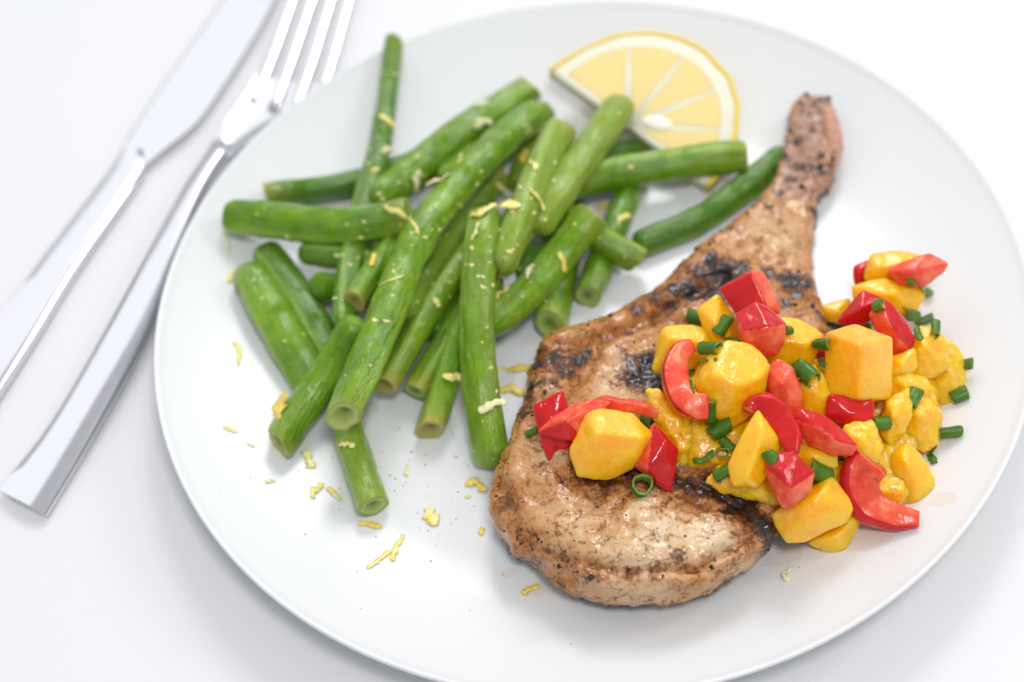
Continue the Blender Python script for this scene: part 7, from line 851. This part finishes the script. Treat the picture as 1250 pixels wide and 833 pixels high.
STRIPSKIN = [lambda t: math.cos(t) > .6, lambda t: math.cos(t) > .75, lambda t: t < 3.3, lambda t: math.cos(t) > .55]
for i, (lab, P, w, th, roll) in enumerate(D['strip']):
    pts, L = spline(P, 40); W_ = np.interp(np.linspace(0, 1, 40), np.linspace(0, 1, len(w)), w)
    a = np.linspace(0, 2*np.pi, 28, endpoint=False); ex = (.45, .45, .5, .6)[i]
    pr = np.stack([np.sign(np.cos(a))*np.abs(np.cos(a))**ex, np.sign(np.sin(a))*np.abs(np.sin(a))**ex], -1)
    q = math.radians(roll); view = -np.array(D['cam']['fwd']); 
    T0 = unit(pts[-1]-pts[0]); upv = np.array(Matrix.Rotation(q, 3, Vector(T0)) @ Vector(view))
    V, Fc, fr = sweep(pts, np.stack([W_, np.full(40, th/2)], -1), pr, up=upv)
    cc = np.repeat(pts, 28, axis=0)
    V = V + .0005*np.array([mnoise.noise_vector(Vector(p*170)+Vector((i*9, 0, 0))) for p in V]) + .00015*np.array([mnoise.noise_vector(Vector(p*600)) for p in V])
    Fc += [tuple(range(28)), tuple(range(len(V)-28, len(V)))[::-1]]
    mt = []
    for q_ in range(39):
        for j in range(28):
            am = (a[j]+a[(j+1) % 28]+(2*np.pi if j == 27 else 0))/2
            mt.append(1 if STRIPSKIN[i](am % (2*np.pi)) else 0)
    mt += [0, 0]
    c = V.mean(0); me = mesh('red_pepper_strip', V-c, [q_[::-1] for q_ in Fc] if False else Fc); o = put('red_pepper_strip', me, [PFLESH, PSKIN]); o.location = tuple(c)
    me.polygons.foreach_set('material_index', np.array(mt, np.int32)); me.update()
    tag(o, lab, 'red pepper', 'curved red pepper strips in the salsa')

# ---------------------------------------------------------------- juice on the plate
def juice_mat():
    t = NT('meat_juice'); t.p(Base_Color=(.85, .42, .03, 1), Roughness=.2, Alpha=.08, Specular_IOR_Level=.4); return t.m
JU = juice_mat()
JL = ['salsa juice glistening under the curled red pepper', 'amber meat juice at the lower right edge of the chop', 'small amber drip at the lower left of the chop', 'thin oil patch between the upright bean and chop', 'faint amber stain right of the bone tip', 'tiny juice drop left of the chop', 'thin salsa juice film at the lower right of heap']
for i, (x, y, a, b) in enumerate(D['juice']):
    m = 36; V = [(x, y, float(zplate(x, y))+.00035)]; Fc = []
    for k_ in (.55, .9, 1.0):
        for j in range(m):
            t = 2*math.pi*j/m; w = (1+.35*mnoise.noise((math.cos(t)*1.2+i*4, math.sin(t)*1.2, 0))+.12*mnoise.noise((math.cos(t)*4+i*4, math.sin(t)*4, 3)))*k_
            px_, py_ = x+a*w*math.cos(t), y+b*w*math.sin(t)
            V.append((px_, py_, float(zplate(px_, py_))+{.55: .00034, .9: .00028, 1.0: .00008}[k_]))
    for j in range(m):
        Fc.append((0, 1+j, 1+(j+1) % m))
        for q in (0, 1): Fc.append((1+q*m+j, 1+(q+1)*m+j, 1+(q+1)*m+(j+1) % m, 1+q*m+(j+1) % m))
    tag(put('juice_puddle', mesh('juice_puddle', V, Fc, False), JU), JL[i], 'juice', 'juices on the plate')
# ---------------------------------------------------------------- lemon half slice
def lemon():
    Lm = D['lemon']; ex, ey, nn = (Vector(Lm[k_]) for k_ in ('ex', 'ey', 'n')); R = Lm['r']
    M = Matrix.Translation(Vector(Lm['c'])) @ Matrix((ex, ey, nn)).transposed().to_4x4()
    e = bpy.data.objects.new('lemon_slice', None); col.objects.link(e); e.matrix_world = M; e.scale = (1, 1.15, 1)
    tag(e, 'half slice of lemon with one seed standing behind the green beans', 'lemon')
    th = .0062
    def ringseg(name, r0, r1, z0, z1, mat, m=64):
        V = []; Fc = []
        for t in np.linspace(0, math.pi, m):
            w = 1+.03*mnoise.noise((t*4, r1*90, 0))
            for r, z in ((r0, z0), (r0, z1), ((r0+r1)/2, z1+.0001), (r1*.985, z1), (r1, z1-.0006), (r1, z0+.0006), (r1*.985, z0)):
                V.append((r*w*math.cos(t), r*w*math.sin(t), z))
        n = 7
        for i in range(m-1):
            for j in range(n): Fc.append((i*n+j, i*n+(j+1) % n, (i+1)*n+(j+1) % n, (i+1)*n+j))
        Fc += [tuple(range(n))[::-1], tuple(range(len(V)-n, len(V)))]
        o = put(name, mesh(name, V, Fc), mat); o.parent = e; return o
    ringseg('peel', R*.955, R, -th/2, th/2, PEEL)
    ringseg('pith', R*.02, R*.9545, -th/2+.0004, th/2-.00008, PITH)
    cuts = [3, 34, 63, 97, 134, 177]
    for a0, a1 in zip(cuts[:-1], cuts[1:]):
        a0, a1 = math.radians(a0+.25), math.radians(a1-.25)
        out = []
        for t in np.linspace(a0, a1, 14): out.append((R*.835*math.cos(t), R*.835*math.sin(t)))
        mid = (a0+a1)/2; out.append((R*.09*math.cos(mid), R*.09*math.sin(mid)))
        P = np.array(out); lo = P.min(0)-.002; hi = P.max(0)+.002; h = .0005
        nn_ = np.ceil((hi-lo)/h).astype(int)+1; zs = np.arange(-.0042, .0043, h)
        X, Y = np.meshgrid(lo[0]+h*np.arange(nn_[0]), lo[1]+h*np.arange(nn_[1]), indexing='ij')
        d2 = poly_dist(X, Y, P)-.0002; hh = th/2+.0001; rr = .0006
        qz = np.abs(zs)[None, None]-hh+rr; q1 = (d2+rr)[..., None]+0*qz
        Fv = np.hypot(np.maximum(q1, 0), np.maximum(qz, 0))+np.minimum(np.maximum(q1, qz), 0)-rr
        V, Q = surface_nets(Fv, np.r_[lo, -.0042], h)
        o = put('segment', mesh('segment', V, Q), LEMON); o.parent = e
    V = []; Fc = []; m = 16
    a = np.linspace(0, 2*np.pi, m, endpoint=False)
    rs_ = [(-.0058, .0002), (-.0045, .0017), (-.002, .0026), (.001, .0027), (.0035, .0020), (.005, .0004)]
    for x, r in rs_:
        for t in a: V.append((x, r*math.cos(t), r*.6*math.sin(t)))
    for i in range(len(rs_)-1):
        for j in range(m): Fc.append((i*m+j, (i+1)*m+j, (i+1)*m+(j+1) % m, i*m+(j+1) % m))
    o = put('seed', mesh('seed', V, Fc), SEED); o.parent = e
    o.location = (.0068, .0062, .0028); o.rotation_euler = (0, 0, math.radians(22))
lemon()

# ---------------------------------------------------------------- chives
def chive(i, lab, p0, p1, r, style):
    p0, p1 = np.array(p0), np.array(p1); rs = random.Random(i+500)
    ax = p1-p0; L = np.linalg.norm(ax); T = ax/L
    if style == 'r':                       # short ring seen end-on: axis follows the surface normal
        T = unit(np.array(D2['chive_n'][i])+.3*unit(ax)); c = (p0+p1)/2; L = .0028; p0, p1 = c-T*L/2, c+T*L/2
    m = 12; ns = 18; a = np.linspace(0, 2*np.pi, ns, endpoint=False)
    bend = unit(np.cross(T, (rs.uniform(-1, 1), rs.uniform(-1, 1), rs.uniform(-1, 1))))*L*rs.uniform(-.06, .06)
    t = np.linspace(0, 1, m); pts = p0+np.outer(t, p1-p0)+np.outer(np.sin(np.pi*t), bend)
    if style == 'l':
        pr = np.stack([np.cos(a), np.sin(a)*.30], -1); rr = r*np.array([.5+.5*abs(mnoise.noise((x*5, i*3.3, 0)))+.35*math.sin(math.pi*x) for x in t])
        V, Fc, _ = sweep(pts, np.stack([rr, rr], -1), pr)
        V = V + .0006*np.array([mnoise.noise_vector(Vector(p*320)) for p in V])
        Fc += [tuple(range(ns)), tuple(range(len(V)-ns, len(V)))[::-1]]
        c = V.mean(0); o = put('chive_piece', mesh('chive_piece', V-c, Fc), CHIVE); o.location = tuple(c)
        tag(o, lab, 'chive', 'chopped chives on the salsa'); return
    sq = rs.uniform(.72, .95); sl = rs.uniform(-.5, .5); wob = rs.uniform(0, 9)
    rad = 1+.05*np.cos(7*a+wob)+.06*np.cos(3*a+wob*2)
    def tube(k_):
        pr = np.stack([np.cos(a)*rad*k_, np.sin(a)*rad*sq*k_], -1)
        V, Fc, fr = sweep(pts, np.full((m, 2), r), pr)
        V = V.reshape(m, ns, 3)
        V[0] += np.outer(np.cos(a)*sl*r*.7, -T); V[-1] += np.outer(np.cos(a+.8)*sl*r*.7, T)
        return V
    A, B = tube(1.0), tube(.82)
    if style == 't':                       # partly blocked inside
        pass
    V = np.vstack([A.reshape(-1, 3), B.reshape(-1, 3)]); Fc = []; mt = []
    o2 = m*ns
    for q in range(m-1):
        for j in range(ns):
            a_, b_ = q*ns+j, q*ns+(j+1) % ns
            Fc.append((a_, b_, b_+ns, a_+ns)); mt.append(0)
            Fc.append((o2+a_, o2+a_+ns, o2+b_+ns, o2+b_)); mt.append(1)
    for j in range(ns):
        j2 = (j+1) % ns; e_ = (m-1)*ns
        Fc.append((j, o2+j, o2+j2, j2)); mt.append(1)
        Fc.append((e_+j, e_+j2, o2+e_+j2, o2+e_+j)); mt.append(1)
    V = V + .00018*np.array([mnoise.noise_vector(Vector(p*420)) for p in V])
    c = V.mean(0); me = mesh('chive_piece', V-c, Fc); o = put('chive_piece', me, [CHIVE, CHIVEIN]); o.location = tuple(c)
    me.polygons.foreach_set('material_index', np.array(mt, np.int32)); me.update()
    tag(o, lab, 'chive', 'chopped chives on the salsa')
for i, (lab, p0, p1, r, st) in enumerate(D2['chive']): chive(i, lab, p0, p1, r, st)

# ---------------------------------------------------------------- lemon zest
def zest(i, lab, P, nrm, w, curl, tone):
    pts, L = spline(P, 18); m = 18; ns = 10; rs = random.Random(i+900); N = unit(nrm)
    t = np.linspace(0, 1, m)
    side = unit(np.cross(pts[-1]-pts[0], N))
    pts = pts + np.outer(np.sin(t*math.pi*rs.uniform(1, 2.2)+rs.uniform(0, 3)), side)*curl*w*.6 + np.outer(np.abs(np.sin(t*math.pi*1.5)), N)*curl*w*.35
    a = np.linspace(0, 2*np.pi, ns, endpoint=False)
    prof = np.zeros((m, ns, 2))
    flat = .28 if tone != 'o' else .2
    for q in range(m):
        wn = .55+.45*math.sin(math.pi*min(1, max(0, t[q]*.94+.03)))**.5
        for j in range(ns):
            k_ = 1.15*wn*(1+1.1*mnoise.noise((t[q]*4.2, math.cos(a[j])*1.1+i*2.7, 0))+.6*mnoise.noise((t[q]*11, math.cos(a[j])*2+i*2.7, 4)))
            prof[q, j] = (math.cos(a[j])*max(.12, k_), math.sin(a[j])*flat*(1+.5*mnoise.noise((t[q]*7, a[j], i*1.7))))
    hw = w*.33
    V, Fc, _ = sweep(pts, np.stack([np.full(m, hw), np.full(m, min(hw, .0013))], -1), prof, up=N)
    Fc += [tuple(range(ns)), tuple(range(len(V)-ns, len(V)))[::-1]]
    c = V.mean(0); o = put('lemon_zest_shred', mesh('lemon_zest_shred', V-c, Fc), ZEST[tone]); o.location = tuple(c)
    tag(o, lab, 'lemon zest', 'grated lemon zest on beans and plate')
for i, (lab, P, nrm, w, curl, tone) in enumerate(D2['zest']): zest(i, lab, P, nrm, w, curl, tone)

# ---------------------------------------------------------------- zest crumbs and pepper dust stuck to the beans
for nm, key, mt, lab, cat in (('zest_crumbs', 'crumbs', ZEST['y'], 'tiny pale crumbs of lemon zest sprinkled over the green beans', 'zest crumbs'), ('pepper_dust', 'dust', PEPPERCORN, 'fine dark pepper grains stuck to the green beans', 'pepper')):
    PV = []; PF = []
    for x, y, z, nx, ny, nz, s in D2[key]:
        c = np.array((x, y, z)); N = unit((nx, ny, nz)); a = unit(np.cross(N, (.3, .2, .9))); b2 = np.cross(N, a); b = len(PV)
        ang = rng.uniform(0, 6.28); el = rng.uniform(.5, 1.9)
        for j in range(6):
            t = ang+j*math.pi/3; k_ = s*rng.uniform(.55, 1.2); PV.append(c+(a*math.cos(t)*el+b2*math.sin(t))*k_+N*s*.1)
        PV.append(c+N*s*rng.uniform(.35, .7)); PV.append(c-N*s*.2)
        for j in range(6): PF.append((b+j, b+(j+1) % 6, b+6)); PF.append((b+(j+1) % 6, b+j, b+7))
    tag(put(nm, mesh(nm, PV, PF), mt, smooth=False), lab, cat, kind='stuff')

# ---------------------------------------------------------------- ground pepper on the plate
PV = []; PF = []
for x, y, s in D2['specks']:
    b = len(PV); z = float(zplate(x, y))
    for v in ((1, 0, 0), (0, 1, 0), (-1, 0, 0), (0, -1, 0), (0, 0, 1), (0, 0, -.3)): PV.append((x+v[0]*s*rng.uniform(.6, 1.2), y+v[1]*s*rng.uniform(.6, 1.2), z+s*.25+v[2]*s*.7))
    PF += [(b, b+1, b+4), (b+1, b+2, b+4), (b+2, b+3, b+4), (b+3, b, b+4), (b+1, b, b+5), (b+2, b+1, b+5), (b+3, b+2, b+5), (b, b+3, b+5)]
tag(put('ground_pepper', mesh('ground_pepper', PV, PF), PEPPERCORN, smooth=False), 'fine dark pepper grains sprinkled on the bare plate', 'pepper', kind='stuff')
